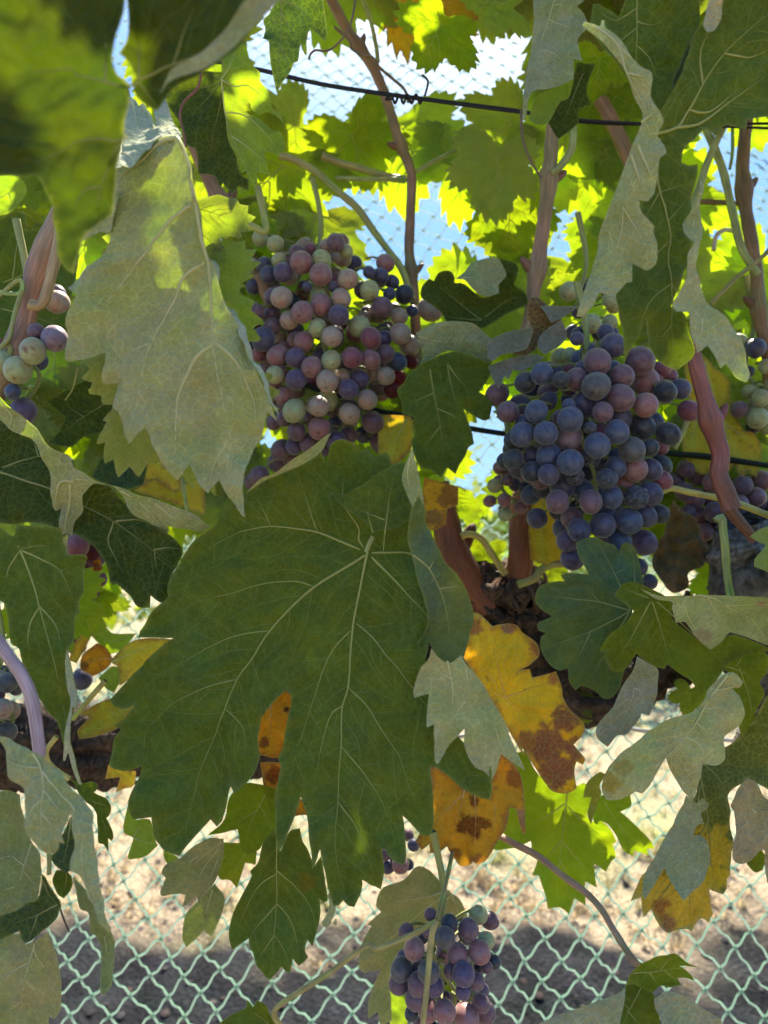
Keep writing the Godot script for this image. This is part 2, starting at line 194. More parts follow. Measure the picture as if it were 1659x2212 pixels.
	panel(leaf, Vector3(-0.0833,1.0717,-0.3), Vector3(0.9929,0,0.1191), Vector3(-0.0094,0.9969,0.0786), "under", "green", 0.3,
		[-20.5,60.1,-20,51.2,-21.3,43.7,-21.7,34.3,-26.7,28.2,-35.9,22.3,-41.6,16.6,-36.9,13.7,-38.5,9.6,-41.4,6.4,-43.2,-1.9,-44.4,-11,-42.9,-11.8,-35.2,-10.9,-26.8,-8.8,-27,-12.7,-29.7,-19.8,-28.5,-20.9,-23.5,-20.6,-24.1,-27.1,-24.9,-30.3,-22,-31.8,-19.7,-39.5,-17.5,-44.9,-13.6,-42.2,-9,-38.7,-6.8,-44.3,-3,-52.8,2.6,-59.1,5.1,-56.8,7.9,-53,10.4,-60.1,14.3,-64.6,15.8,-62.1,18.9,-59.2,22.4,-65.4,29.1,-74,28.4,-66.7,29.3,-56.9,32.2,-47.3,35.7,-40.9,38,-33.2,41.1,-36.5,39.8,-32,37.4,-24.3,32.4,-11.5,26.8,0.6,22.4,8.9,19.4,20.9,16,29.2,15.3,39,13.6,49.6,10.7,62,7.3,69.3,2.7,69.2,-0.6,69.3,-9,66.2,-20,60.2],
		[[-0.6,68.8,3.7,69.8,7.6,68.3,10.7,60.8,12.9,48.4,15.1,32.8,16.5,25.4,17.8,10.3,18.6,-8.7,21.4,-27.9,23.6,-44,25.2,-63.4,28.6,-72.9], [7,69.5,0.3,68.1,-8.5,61.8,-16.8,56], [11.6,44.1,3.4,40.1,-5.6,30.5,-14.7,20.9,-22.5,12.9,-33.3,1.7], [15.5,23.9,6.7,18.2,1.7,8.9,-6.8,-5.5,-10,-17.6,-13.2,-30.5,-16.3,-40.9], [18.3,-7.4,11.1,-13.6,4,-26.3,3.1,-34,1.9,-50.2,2.5,-58.1], [18.6,-6.1,27.7,-14.6,32.7,-26.8,33.8,-37.7], [23.3,-43.3,17.4,-51.7,14.4,-62.7], [-7.5,-6.1,-18.6,-10.3,-27.2,-17.9]], [2.5,80,1.6], [])
	panel(leaf, Vector3(-0.1077,1.1129,-0.297), Vector3(0.8944,0,0.4472), Vector3(-0.0787,0.9844,0.1575), "under", "green", 0.3,
		[-14,-6.1,-12.8,-4.5,-6.7,-1.1,1.3,3.8,7.5,9.3,8.6,6.1,4.6,-1.7,3.2,-4.8,0.5,-5.3,-2.8,-4.2],
		[], [0,0,0.3], [])
	panel(leaf, Vector3(-0.0983,1.1548,-0.312), Vector3(0.995,0,0.0995), Vector3(0.0749,0.658,-0.7492), "under", "sunlit_under", 0.31,
		[-22.9,42.1,-12.9,3.8,-3.6,-24.5,7.4,-54,7.7,-53.1,11.2,-33.9,15.8,-22.7,19.1,-22.8,23.7,-22.1,17.3,-6.1,5.4,23,-3.5,46.8,-10.1,77.7,-9.5,63.1,-7.1,44.6,-2.7,27.2,4.6,5.5,15.5,-21.6,2.6,8.3,-9.8,33.9,-22.7,56.7,-40,93],
		[[-19.5,47.2,-4.1,7.1,10.6,-31.8], [-8.9,31,15.4,-21.2], [-22.5,42,-5.9,-2.1,6.3,-45.7]], [2,0,1.5], [])
	panel(leaf, Vector3(-0.0585,1.0727,-0.304), Vector3(0.7433,0,-0.669), Vector3(-0.4648,0.7191,-0.5165), "under", "sunlit_under", 0.3,
		[15.4,71.6,8.9,43.4,2.6,17.9,1.7,2.8,-0.6,-18.2,-3.9,-38.7,-6.4,-50.2,-8.3,-57.6,-6.7,-44.7,-4.6,-24.1,-2.4,-1.7,-1.5,15.5,4.4,39.2],
		[], [0,0,0.2], [])
	leaf = new_leaf(vine_left, "very near out-of-focus dark leaf overhead with sun patches and a yellow vein joint")
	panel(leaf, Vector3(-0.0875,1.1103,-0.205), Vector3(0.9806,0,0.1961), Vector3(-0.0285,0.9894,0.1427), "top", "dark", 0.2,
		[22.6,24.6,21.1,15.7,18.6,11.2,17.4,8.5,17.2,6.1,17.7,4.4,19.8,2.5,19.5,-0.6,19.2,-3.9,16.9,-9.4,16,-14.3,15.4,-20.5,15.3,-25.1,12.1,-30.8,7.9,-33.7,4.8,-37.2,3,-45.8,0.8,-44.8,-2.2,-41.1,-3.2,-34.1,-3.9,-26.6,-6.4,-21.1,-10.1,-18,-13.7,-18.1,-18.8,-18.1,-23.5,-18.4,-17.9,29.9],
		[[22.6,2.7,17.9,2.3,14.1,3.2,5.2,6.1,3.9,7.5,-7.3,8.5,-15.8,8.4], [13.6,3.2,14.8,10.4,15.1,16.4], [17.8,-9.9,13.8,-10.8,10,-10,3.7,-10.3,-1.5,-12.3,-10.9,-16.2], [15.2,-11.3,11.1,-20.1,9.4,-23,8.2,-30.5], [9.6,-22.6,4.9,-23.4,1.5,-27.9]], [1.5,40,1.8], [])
	panel(leaf, Vector3(-0.0518,1.1255,-0.2), Vector3(0.995,0,0.0995), Vector3(-0.0194,0.9808,0.1942), "top", "dark", 0.2,
		[-15.8,11.3,28.6,8.6,24.1,4.7,16.9,-1.4,12.3,-5.1,5.4,-9,2.1,-10.5,-3.8,-12,-6.8,-14.8,-9.7,-17.9,-12,-17.5,-15.4,-14.6,-16.4,-10.7,-15.4,-9.6,-17.1,-5.9,-19.4,-3.7,-16.4,2],
		[[-14.2,-10.8,-14.3,-2,-15.3,7.8], [-13.7,-10.4,-4.4,-7.3,7,-3.6,12.5,-0.8], [-4.4,-7.1,-1.1,1.1,1.9,6], [-14.4,-10.8,-14.5,-3.6,-17.9,-1.4], [-14.2,-11.2,-10.1,-17.1]], [1.5,0,1.5], [])
	panel(leaf, Vector3(-0.0375,1.1205,-0.192), Vector3(0.9285,0,0.3714), Vector3(-0.1564,0.907,0.391), "under", "greyunder", 0.19,
		[17.7,5.6,12.5,2.8,4,-1.4,-1.5,-3.9,-9.7,-6.4,-20.4,-7.7,-24.7,-10.2,-21.2,-6.8,-19.6,-5.1,-11.2,-3,-2.8,0.5,4.8,5.3,8.2,7.7],
		[], [0,0,0.5], [])
	leaf = new_leaf(vine_mid, "narrow blue-green leaf with long pointed teeth hanging against the bright sky")
	panel(leaf, Vector3(-0.0479,1.2517,-0.4), Vector3(0.995,0,0.0995), Vector3(0,1,0), "top", "bluegreen", 0.4,
		[-7.2,20.3,-12.5,10.3,-15.6,6,-14.7,1.8,-15.2,-5.1,-12.4,-6.2,-11.7,-13.1,-10.6,-21,-7.7,-34.3,-6.4,-31.6,-1.1,-23.2,1.1,-18.6,3.3,-17.6,4.2,-7.9,6.3,-13.1,7.5,-14.1,8,-3.1,9,1.3,12.9,-2.5,17.2,-7.8,18.3,-3.7,17.4,4.9,16.4,13.6,16.4,18.7],
		[[-6.4,20.3,-6.5,2.1,-7.2,-19.4,-7.7,-33.2], [-6.4,9.9,0.7,-2.6,6.8,-12.5], [-6.2,16.8,5.9,9.1,16.4,-6.2], [-6.5,9.9,-13.4,0], [-6.8,-7.4,-1.1,-21.5]], [3,40,1], [])
	leaf = new_leaf(vine_mid, "backlit yellow-green leaf with an insect hole beside the top wire")
	panel(leaf, Vector3(-0.0759,1.2227,-0.43), Vector3(0.995,0,-0.0995), Vector3(0.0194,0.9808,0.1942), "under", "bright", 0.43,
		[-13.8,21,-13.8,28.5,-9.3,30.4,-7.5,37.1,-3.7,36.9,-0.2,36.6,0.5,30.1,2.6,25,7.2,20.6,6.8,17,12.3,10.5,12.9,4.5,17.7,1.2,19.9,-4.6,14.7,0.3,9.7,1.8,6.5,-0.1,3.7,0.7,1,4,1.2,5.7,0.1,6.5,-2.7,2.1,0.5,-0.3,6.4,-2.6,13.8,-8.3,17.9,-9,20.4,-16.7,17,-21.8,9,-19.2,9.2,-23.4,11.7,-32.2,4.7,-31.1,4.9,-38.6,2.3,-38.5,-0.3,-34.8,-1.2,-30.8,-4.9,-32,-6.6,-23.2,-11,-14.7,-12.4,-1.8,-13.7,10,-14,15.9],
		[[-14,15.9,-12.6,-0.1,-9.2,-12.8,-4.7,-23.1,1.6,-36], [-13.6,15.1,-6.9,12.9,0.4,14.1,9.5,7.8], [-13.6,16,-9.4,22.1,-4.7,35.6], [-12.4,-1,-2.6,-1.3,8.4,-9.5,17.5,-20.4], [-9.2,-12.8,-0.1,-18.5,9.1,-25.1]], [3,40,1], [])
	panel(leaf, Vector3(-0.1004,1.2187,-0.435), Vector3(0.995,0,0.0995), Vector3(0,1,0), "top", "dark", 0.43,
		[-23.9,16,-20,26.6,-9.3,30.2,-0.6,32.1,9,30.1,9,24.5,9.5,17.9,11.1,4.8,12.9,-9.4,17.6,-18.9,19.6,-28.5,24.3,-31.8,23.9,-37.9,18.6,-34.8,14.8,-39.4,9.5,-33.1,8.1,-36.3,4.2,-28.6,-4.5,-27.5,-6.4,-13.1,-11.3,-11,-14.2,0.4,-19,7.2],
		[[9,24.5,0.4,17.5,-9.3,7.7], [9,24.5,-6.4,22.6,-19,19.5], [9.5,21.7,5.2,5.1,0.4,-18.1], [9,25.5,0.4,30.6]], [3,40,1], [])
	leaf = new_leaf(vine_left, "green leaf with quilted surface behind the reddish cane")
	panel(leaf, Vector3(-0.2099,1.1241,-0.45), Vector3(1,0,0), Vector3(0,1,0), "top", "green", 0.45,
		[-20.6,45,-14.8,47.4,-9,50.6,-1.2,50.6,1.5,46.5,1.2,40.2,8.5,42.1,17.2,45,19.3,34.8,22,24.2,31.3,27.1,31.6,26.3,30.3,9.8,25,-2.8,24,-16.4,9.4,-32.9,-5.1,-58.1,-20.6,-58.1],
		[[-20.6,9.8,4.6,16.6,17.2,20.5], [4.6,16.6,14.3,35,18.2,41.6], [-14.8,-4.8,4.6,-9.6,24,-16.4], [-9,12.7,-5.1,34.8,-7.1,48.4], [-5.1,-6.7,10.4,-29]], [3,40,1], [])
	leaf = new_leaf(vine_left, "small sunlit rounded leaf above the reddish cane at the edge")
	panel(leaf, Vector3(-0.2456,1.2058,-0.5), Vector3(1,0,0), Vector3(0,1,0), "under", "bright", 0.5,
		[-10.6,10.7,-4.1,12.2,6.7,11.8,13.1,7.5,14.4,0.8,8.8,-5.7,3.4,-11.9,-4.1,-14.1,-10.6,-14.1],
		[[-10.6,-5.5,2.4,1,13.1,7.5], [2.4,1,4.5,-7.6]], [3,40,1], [])
	leaf = new_leaf(vine_left, "dark leaf lying across with its upper margin rolled over in a grey-green strip")
	panel(leaf, Vector3(-0.1476,0.9992,-0.372), Vector3(0.9988,0,0.0499), Vector3(0.0121,0.9702,-0.2419), "top", "dark", 0.37,
		[-49.9,50.5,-45.9,48.9,-32.6,42.1,-18.7,28.8,-5.9,23.8,5.8,15.7,13.1,14.5,19.7,7.8,29.5,-1.2,44.3,-9.5,50,-15.4,49.4,-22.5,47.3,-28.1,46.9,-37.9,47.8,-41.4,43.6,-42.7,39.2,-39.7,38.9,-45.3,32.9,-44.7,29.3,-39.9,21.6,-33.7,20.5,-34.6,18.3,-32.8,16,-25.8,12.2,-20.2,6.8,-14.6,-1.9,-9.7,-6.5,-12.2,-13.8,-5.6,-22.1,-4.4,-38.6,-4.8,-43.5,-4.8],
		[[-45.9,22,-42.1,21.4,-28.8,17,-15.5,12.7,1.6,4.2,16.1,-3,38,-17.8,48.5,-25.3], [16.6,-2.7,27.8,-2.1,34.5,-4.8], [15.5,-3,14,-11.9,17,-18.4,23.2,-27.7], [38,-17.5,45.4,-16.3,50.1,-16.6], [-42.6,24.5,-25.6,30.4,-18.8,29.4], [-25.6,30.4,-29.1,38.9], [38.3,-17.8,39.9,-26.5], [1.6,4.5,7.2,13.3], [-15.5,12.7,-10.1,17.6]], [2,20,1.4], [])
	panel(leaf, Vector3(-0.1384,1.0132,-0.362), Vector3(0.9988,0,0.0499), Vector3(-0.0165,0.944,0.3296), "under", "green", 0.36,
		[-37.6,43.9,-34.9,43.2,-31.6,39.9,-28,34.9,-23.3,29.3,-19.1,23.6,-15.4,18.4,-8.9,12.6,-7.3,7.9,-1.9,5.6,3.4,2,11.5,-1.6,25.4,-6.4,42.2,-11.2,50.9,-16,53.1,-17.8,56.1,-20.5,50.5,-23.2,41.9,-21.3,34.3,-20.6,34.4,-25.1,30.3,-23.9,25.9,-20.5,20.7,-17.1,17.6,-12.9,16.1,-11.2,13.8,-6.3,10.4,-1.6,6.5,-0.1,2,0.2,-3,-4.2,-4.8,-6.3,-6.7,-14.8,-10.3,-19.1,-12.2,-26.2,-13.5,-24,-16.1,-36,-17.1,-32.8,-17.4,-24,-16.3,-12.4,-18.9,-13.9,-20,-11.7,-19.1,-2.7,-18.3,4.4,-19.6,10.3,-20.8,16.7,-22.5,20.7,-26.8,23.6,-32.8,27.1,-37.8,30.9,-39.8,32.2],
		[[-7.1,1.4,-12.9,1.5,-16.4,-5.7,-17.9,-11.7], [-9,0.3,-14.1,-20.9,-16.2,-34.7], [-5.8,2.6,-0.1,2], [14.2,-3.4,24.7,-11.8,33.9,-23.4], [30.2,-9.4,41.5,-17.8,49.3,-21.5], [-33,38.3,-30.5,33.2,-32.7,27.6]], [2,0,0.8], [])
	leaf = new_leaf(vine_left, "dark green tapering leaf with a sunlit yellow-green tip and a frilled edge painted sunlit white")
	panel(leaf, Vector3(-0.1523,0.9578,-0.34), Vector3(0.9889,0,-0.1483), Vector3(-0.0146,0.9951,-0.0973), "top", "green", 0.34,
		[-21.8,36.7,-17.6,35.9,-12.7,31.9,-11.6,32.1,-10.7,36.7,8.2,35.5,9.3,29.2,11.4,23.2,19.2,23.1,20,22,18.6,18,18,12.8,18.1,5.4,16.1,3.2,16.2,-3.4,14.6,-3.3,14.3,-9.9,14.4,-15,12.5,-19.3,11.9,-25.8,12.8,-36.6,15.1,-43.8,12.4,-54.4,11.7,-61.4,7.6,-50.6,4.8,-47,0.5,-39.7,-5.4,-27.4,-7.7,-18,-11.2,-15.1,-12.9,-3.5,-15.2,2.3,-20.7,3.9],
		[[-9.3,25.6,-3,9.4,-0.6,0.6,3.9,-14.7,7.8,-29.2,11.9,-54.4], [-8.3,25.2,0.2,21.1,8,15.9,13.3,3.3], [-9.7,24.9,-14.3,16.8,-16,6.7], [-9.7,26.3,-11.6,32.1], [-0.6,-0.1,-3.9,-7.3,-4.3,-18.1,-2,-25.4], [-0.5,0.6,6.6,-8.3,9.6,-18.5], [8,15.9,11.5,17.3,17.9,18], [-9,26,-1.4,27.4,9.2,26.2], [-10.4,26.7,-17.4,28.6]], [2,20,1.2], [])
	panel(leaf, Vector3(-0.137,0.9217,-0.336), Vector3(0.9578,0,0.2873), Vector3(0,1,0), "under", "sunlit_under", 0.34,
		[-1.1,18.7,0.1,14,1.5,5.4,3.5,-3.1,3.7,-7.1,1.5,-6.5,1.3,-10.5,-2.1,-19.5,-2.8,-18.1,-1.9,-12.9,0.1,-6.3,-2.1,2.3,-2.5,11],
		[], [0,0,0.2], [])
	panel(leaf, Vector3(-0.1357,0.8956,-0.334), Vector3(0.9578,0,0.2873), Vector3(-0.0274,0.9954,0.0913), "under", "sunlit_under", 0.33,
		[-1.2,12.2,1,12.4,0.8,4.3,2.4,-6.4,4.9,-13.8,2.8,-13.2,-0.1,-6.7,-1.3,0.3,-3.4,-4,-4.3,-3.8,-2.7,3.9],
		[], [0,0,0.2], [])
	leaf = new_leaf(vine_left, "pale woolly-backed leaf drooping in two long lobes below the purple stalk")
	panel(leaf, Vector3(-0.1189,0.8899,-0.28), Vector3(0.9889,0,0.1483), Vector3(0.0073,0.9988,-0.0488), "under", "green", 0.28,
		[-25.8,27.8,-21.3,26.5,-15.4,23.9,-9.6,22.2,-5.2,19.3,-0.3,15.7,3.6,12.8,9.4,6.2,14.3,1.8,15.3,-3.7,16.2,-9.2,18,-17.6,20.6,-26.7,23.8,-36.6,23.7,-36.8,23.2,-38.6,20.8,-34.7,17.2,-29.7,14.1,-27.2,12.2,-21.4,10.6,-19,7.3,-18.7,6.2,-15.4,8.5,-8.8,7.9,-4.2,5.8,1.3,5,-1.3,3.2,-4.9,3.9,-9.6,0.9,-9.3,0.1,-12.4,-1.7,-14.7,-4.6,-14,-8.5,-10.5,-11.1,-6.2,-13,1.1,-13.9,7.1,-16.4,10.1,-19.4,12.1,-21,18.1,-22.2,22.5],
		[[-9.1,21.8,-6.5,16.7,-4.6,10.2,-4.6,-2.7,-5.2,-10.5], [-5.5,15.4,1.8,8,5.7,4.7,10.6,-1.9,12.8,-14.5,16,-27.1,20.8,-33.5], [-6.5,16.7,-13.7,17.2,-19.6,19.1], [-4.6,9.4,0.1,4.4,3.9,2.1], [-4.7,5.9,-8.9,1.3,-10.6,-5.3], [-4.7,1.6,-0.1,-4.6], [11.8,-10.3,9.1,-13.9], [12.8,-14.5,17.6,-17.6]], [3,60,1.2], [])
	leaf = new_leaf(vine_left, "olive leaf seen from below, in shade behind the drooping pale lobes")
	panel(leaf, Vector3(-0.1654,0.8458,-0.345), Vector3(0.995,0,0.0995), Vector3(0,1,0), "under", "oliveunder", 0.34,
		[-9.6,28,-2.7,30.4,3.6,28.5,4.2,21,6.4,11.9,8.7,6.6,12.7,1.9,13.5,-5.6,11.8,-17.5,9.8,-20.9,1.3,-24,-3.8,-27.5,-7.3,-26.1,-9.6,-23],
		[[8.7,6.6,5,-4.9,1.3,-17,-3.8,-27], [5.6,-3.3,-1.6,0.2,-8.4,-2.3], [5,-4.9,9.8,-11.2], [3,-12,-3.8,-13.5], [1.3,-17,5.9,-21.1]], [3,40,1], [])
	leaf = new_leaf(vine_left, "dark blue-green curled leaf tip crossing over two pale leaves")
	panel(leaf, Vector3(-0.1428,0.8372,-0.31), Vector3(0.9806,0,0.1961), Vector3(-0.0377,0.9813,0.1887), "top", "bluegreen", 0.31,
		[-17.8,-2.7,-9.1,-0.6,-3.3,3.2,2.4,6.1,5.5,12.4,7.7,20.4,11.3,17.4,12.9,12.4,14.7,8.2,12.7,2.7,9.4,-2.9,3.4,-8.2,-2.6,-13.3,-6.2,-12.5,-7.1,-9.1,-12.1,-10.9,-19.4,-13.2],
		[[11.9,4.9,1.3,-1.6,-9.9,-6], [7.7,17.8,8.7,9,11.9,4.9], [1.3,-1.6,-3.2,-12.1]], [3,40,1], [])
	leaf = new_leaf(vine_left, "pale underside leaf with straight ribs at the bottom corner")
	panel(leaf, Vector3(-0.1535,0.7977,-0.33), Vector3(0.995,0,0.0995), Vector3(0,1,0), "under", "oliveunder2", 0.33,
		[-15.7,18.7,-8.9,19.9,-3.6,20.9,0.1,17.3,6.8,21.3,12.8,25.9,14.4,19.6,16.5,11.2,17.1,0.7,16.1,-9.3,13,-13.9,10.6,-12.5,9.8,-21.1,-15.7,-22.8],
		[[6.1,19.9,1.6,4.7,-2.9,-17.6], [5.5,17,10.6,8.8,13.9,0.5,14.3,-10.8], [3.5,11.2,-5.9,5.7,-11.9,-1.1], [1.6,4.7,6.1,-2.9,8.3,-12.7], [-0.6,-6.1,-8.9,-12.3]], [3,40,1], [])
	leaf = new_leaf(vine_left, "small dark leaf lobe between the two drooping pale lobes")
	panel(leaf, Vector3(-0.138,0.8545,-0.335), Vector3(1,0,0), Vector3(0,1,0), "top", "bluegreen", 0.34,
		[-6.1,-3,-0.9,7.5,2.3,13.8,4.4,7.5,5,2.3,2.3,-5.1,2.5,-9.8,-0.4,-10.9,-5.1,-6.6],
		[[2.3,12.8,0.2,2.8,-1.9,-9.3]], [3,40,1], [])
	leaf = new_leaf(vine_left, "small round dark lobe with yellow edge near the pale drooping lobe")
	panel(leaf, Vector3(-0.1499,0.8271,-0.36), Vector3(1,0,0), Vector3(0,1,0), "top", "green", 0.36,
		[-5,1.3,-3.3,5.5,1.7,5.2,5.2,3.8,3.5,-3.5,0.6,-7.3,-1.7,-5.8,-3.9,-2.7],
		[[1.7,4.6,0,-5.8]], [3,40,1], [])
	leaf = new_leaf(vine_left, "narrow hanging leaf strip with sunlit streak, tip down at the netting")
	panel(leaf, Vector3(-0.124,0.8174,-0.335), Vector3(1,0,0), Vector3(0,1,0), "under", "oliveunder", 0.34,
		[-11.5,23.4,-5.7,18.7,0.1,13,3.3,7.9,5.3,1.4,6.6,-5.8,6.3,-21.7,3.7,-25.4,1.6,-23.1,0.1,-7.3,-2.1,-1.1,-3.6,0,-4.3,8.3,-8.6,10.8],
		[[-8.6,21.6,0.1,7.2,2.9,-7.3,3.7,-23.9]], [3,40,1], [])
	leaf = new_leaf(vine_left, "lobed dark leaf behind the pale drooping leaf, next to open netting")
	panel(leaf, Vector3(-0.1442,0.8508,-0.385), Vector3(1,0,0), Vector3(0,1,0), "top", "green", 0.39,
		[-14.3,16,-10.7,13.6,-6.5,13.4,-2.2,14.2,0.5,12.4,-0.4,9.3,-1.5,8.6,5,5.1,6.9,0.3,5.7,-3.9,4.4,-4.5,8.2,-13.6,7.4,-16.1,5.3,-14.8,5.6,-21.6,3.2,-17.8,1.1,-16.6,0.2,-8.8,-1,-0.9,-7.1,5.7],
		[[-10.7,12.4,-2.2,3.3,3.2,-8.8,5.3,-20.2], [-2.2,3.3,5.6,0.9], [-5.8,7.5,-0.4,12.4]], [3,40,1], [])
	leaf = new_leaf(vine_mid, "glowing yellow-green leaf corner below the large flat leaf")
	panel(leaf, Vector3(-0.1492,0.8033,-0.47), Vector3(1,0,0), Vector3(0,1,0), "under", "bright", 0.47,
		[-6,20.8,-1.5,9,3.6,9.9,7.4,8.3,9.5,-3.5,11.1,-7.2,2.9,-13.9,-5.1,-15,-6.3,-13.1,-3.6,-2,-9.6,1.7,-8.9,10.5],
		[[-3.8,-2,3.6,9.8], [-3.8,-2,8.8,-5.7]], [3,40,1], [])
	panel(leaf, Vector3(-0.1301,0.7894,-0.47), Vector3(1,0,0), Vector3(0,1,0), "under", "bright", 0.47,
		[-4.8,4.5,4.4,0.8,6.4,-0.7,-1.3,-4.1,-3.5,-0.7],
		[], [3,40,1], [])
	leaf = new_leaf(vine_mid, "folded tan-green leaf with three hanging points above the netting")
	panel(leaf, Vector3(-0.1004,0.8104,-0.41), Vector3(0.9806,0,-0.1961), Vector3(0,1,0), "under", "oliveunder2", 0.41,
		[14.7,17,7.7,16.7,0,12.9,-6.9,7.3,-15.4,3.7,-17.1,0.1,-15.2,-2.5,-17.7,-8.6,-16.2,-10.5,-8.6,-11,-4.8,-12.3,-6.5,-17.6,-2.6,-16,0.6,-13,1.9,-18.4,5.1,-13.2,10.3,-7.5,13.1,0.2,14.8,9],
		[[13.8,15.3,0,3.2,-15.4,-9.5], [12.9,12.7,1.7,-4,-5.6,-16.6], [12.9,9.1,7.7,-6.4,2.1,-17.4], [1.7,6.6,-14.5,0.1]], [3,40,1], [])
	leaf = new_leaf(vine_mid, "olive shaded leaf tucked under the edge of the large flat leaf")
	panel(leaf, Vector3(-0.0726,0.8323,-0.425), Vector3(1,0,0), Vector3(0,1,0), "top", "olive", 0.42,
		[-23.8,-8.7,-16,-2.7,-12.3,11,-2.2,18.4,15.2,15.6,15.2,-7.3,6.9,-13.9,3.3,-19.2,-3,-21.7,-6.8,-18.3,-7.7,-11.9,-8.7,-8.4,-16,-9.6],
		[[6.9,11,-2.2,-7.3,-4.1,-20.1], [2.3,1.9,-11.4,-6.4], [3.3,4.6,10.6,-9.1]], [3,40,1], [])
	leaf = new_leaf(vine_mid, "blurred olive leaf hanging below the shaded one")
	panel(leaf, Vector3(-0.0886,0.7924,-0.46), Vector3(1,0,0), Vector3(0,1,0), "top", "olive", 0.46,
		[-11.7,-3.6,-8.2,10.3,13.6,10.3,12.1,-2.6,5.8,-1.8,3.9,-7.5,0.9,-16.7,-4.3,-12,-9,-10.7],
		[[7.6,8.3,1.7,-3.6,-2.3,-11.5]], [3,40,1], [])
	leaf = new_leaf(vine_mid, "blurred pointed leaf with a sunlit stripe hanging over the net")
	panel(leaf, Vector3(-0.112,0.7491,-0.48), Vector3(1,0,0), Vector3(0,1,0), "under", "oliveunder", 0.48,
		[-11.8,-0.5,-5.6,6.7,1.7,15,6.8,20.2,13.3,9.9,7.1,-8.8,3.9,-14.2,-0.4,-9.8,-4.5,-14.2,-10.7,-19.3,-13,-12.9],
		[[5.8,17.1,0.6,-0.5,-3.5,-11.9]], [3,40,1], [])
	leaf = new_leaf(vine_mid, "dark green hanging leaf with a small red blemish left of the small bunch")
	panel(leaf, Vector3(-0.0517,0.8034,-0.385), Vector3(0.995,0,0.0995), Vector3(0,1,0), "top", "green", 0.39,
		[-15.7,15.8,-11.5,21,-8.9,31.1,-3,37.1,-1.7,28.1,-0.3,26.3,2.5,33.2,5.6,38.3,10.5,40.3,11.5,33.6,13.9,29.4,17.2,20.6,20.6,25.7,22.4,15.9,24.1,4.4,21.4,1.7,19.3,3,19.1,-7.4,16,-20.4,13,-17.6,12.2,-22.6,14.1,-25,8.8,-31.3,5.9,-27.5,4.2,-35,0,-32,-5.5,-38.3,-10.6,-33.1,-15.7,-22.5,-16.8,-18.4,-23.1,-22.1,-24.5,-22.9,-26.7,-15.6,-25,-6.4,-15.6,12.5],
		[[-2.1,36.3,-2.4,17.2,-3,-1.9,-3.8,-17.7,-5.5,-37.3], [-2.1,16.4,9.7,5.4,15.6,-5.9,17.2,-14.1], [-2.5,14.7,-13.2,5.9,-22.4,-12.9], [-3.1,-1.9,-14,-14.1,-15.7,-19.2], [-3.6,-16,-10.6,-26.4], [-3.1,-1.1,5.5,-11.4,8.8,-25.3], [-3.6,-16,2.1,-24,4.6,-33]], [3,40,1], [6.15,11.003,0.9,0.3,0.1,0.03,12.207,12.121,5.788,0.34,0.3,0.04])
	leaf = new_leaf(vine_mid, "yellow leaf with a curled red-brown scorched end beside the large flat leaf")
	panel(leaf, Vector3(0.0796,0.8947,-0.43), Vector3(0.995,0,-0.0995), Vector3(0.0099,0.9951,0.0985), "top", "yellow", 0.43,
		[-37,29.5,-34.4,35.5,-34.7,42.9,-31.9,49.4,-28.2,49.5,-22.5,44.8,-19.7,41.8,-17.3,42.7,-7.9,43.6,-3.1,38.7,4.6,32.9,5.9,26.3,0.2,19.8,-4.9,16.6,1.2,18.1,4.3,12,11.7,15.8,16.5,16.6,19.6,8.9,21,2.2,24.9,-5.6,34.1,-14.5,34.1,-21.3,28.5,-27,35.1,-35,34,-38.8,29.8,-36,29.3,-44.5,30.6,-51.7,25.6,-55.1,17.8,-54.2,12.8,-49.3,6.8,-40.1,-1.2,-28.2,0.2,-33.8,-20.6,1.3,-36.5,25.7],
		[[-11.5,1.1,-19.1,4.6,-17.9,9.8], [-11.5,1.1,0.2,-11.6], [-11.5,1.1,9.2,7.3,18.7,8], [-11.5,1.1,-16.7,20.2,-19.9,34.3], [-17.9,9.8,-25.7,20.3]], [3,40,2], [13.08,-26.476,12.212,0.3,0.11,0.06,22.223,-12.243,8.62,0.3,0.11,0.06,20.313,-41.521,11.493,0.3,0.11,0.06,3.748,29.19,4.023,0.45,0.18,0.06,16.631,11.869,5.028,0.45,0.17,0.06,-29.913,42.854,5.747,0.45,0.17,0.05,-11.639,41.645,4.31,0.38,0.17,0.1,0.536,-23.187,6.465,0.36,0.15,0.05,29.556,-28.938,7.183,0.34,0.12,0.07])
	leaf = new_leaf(vine_mid, "orange-yellow leaf with dark brown blotches hanging under the large flat leaf")
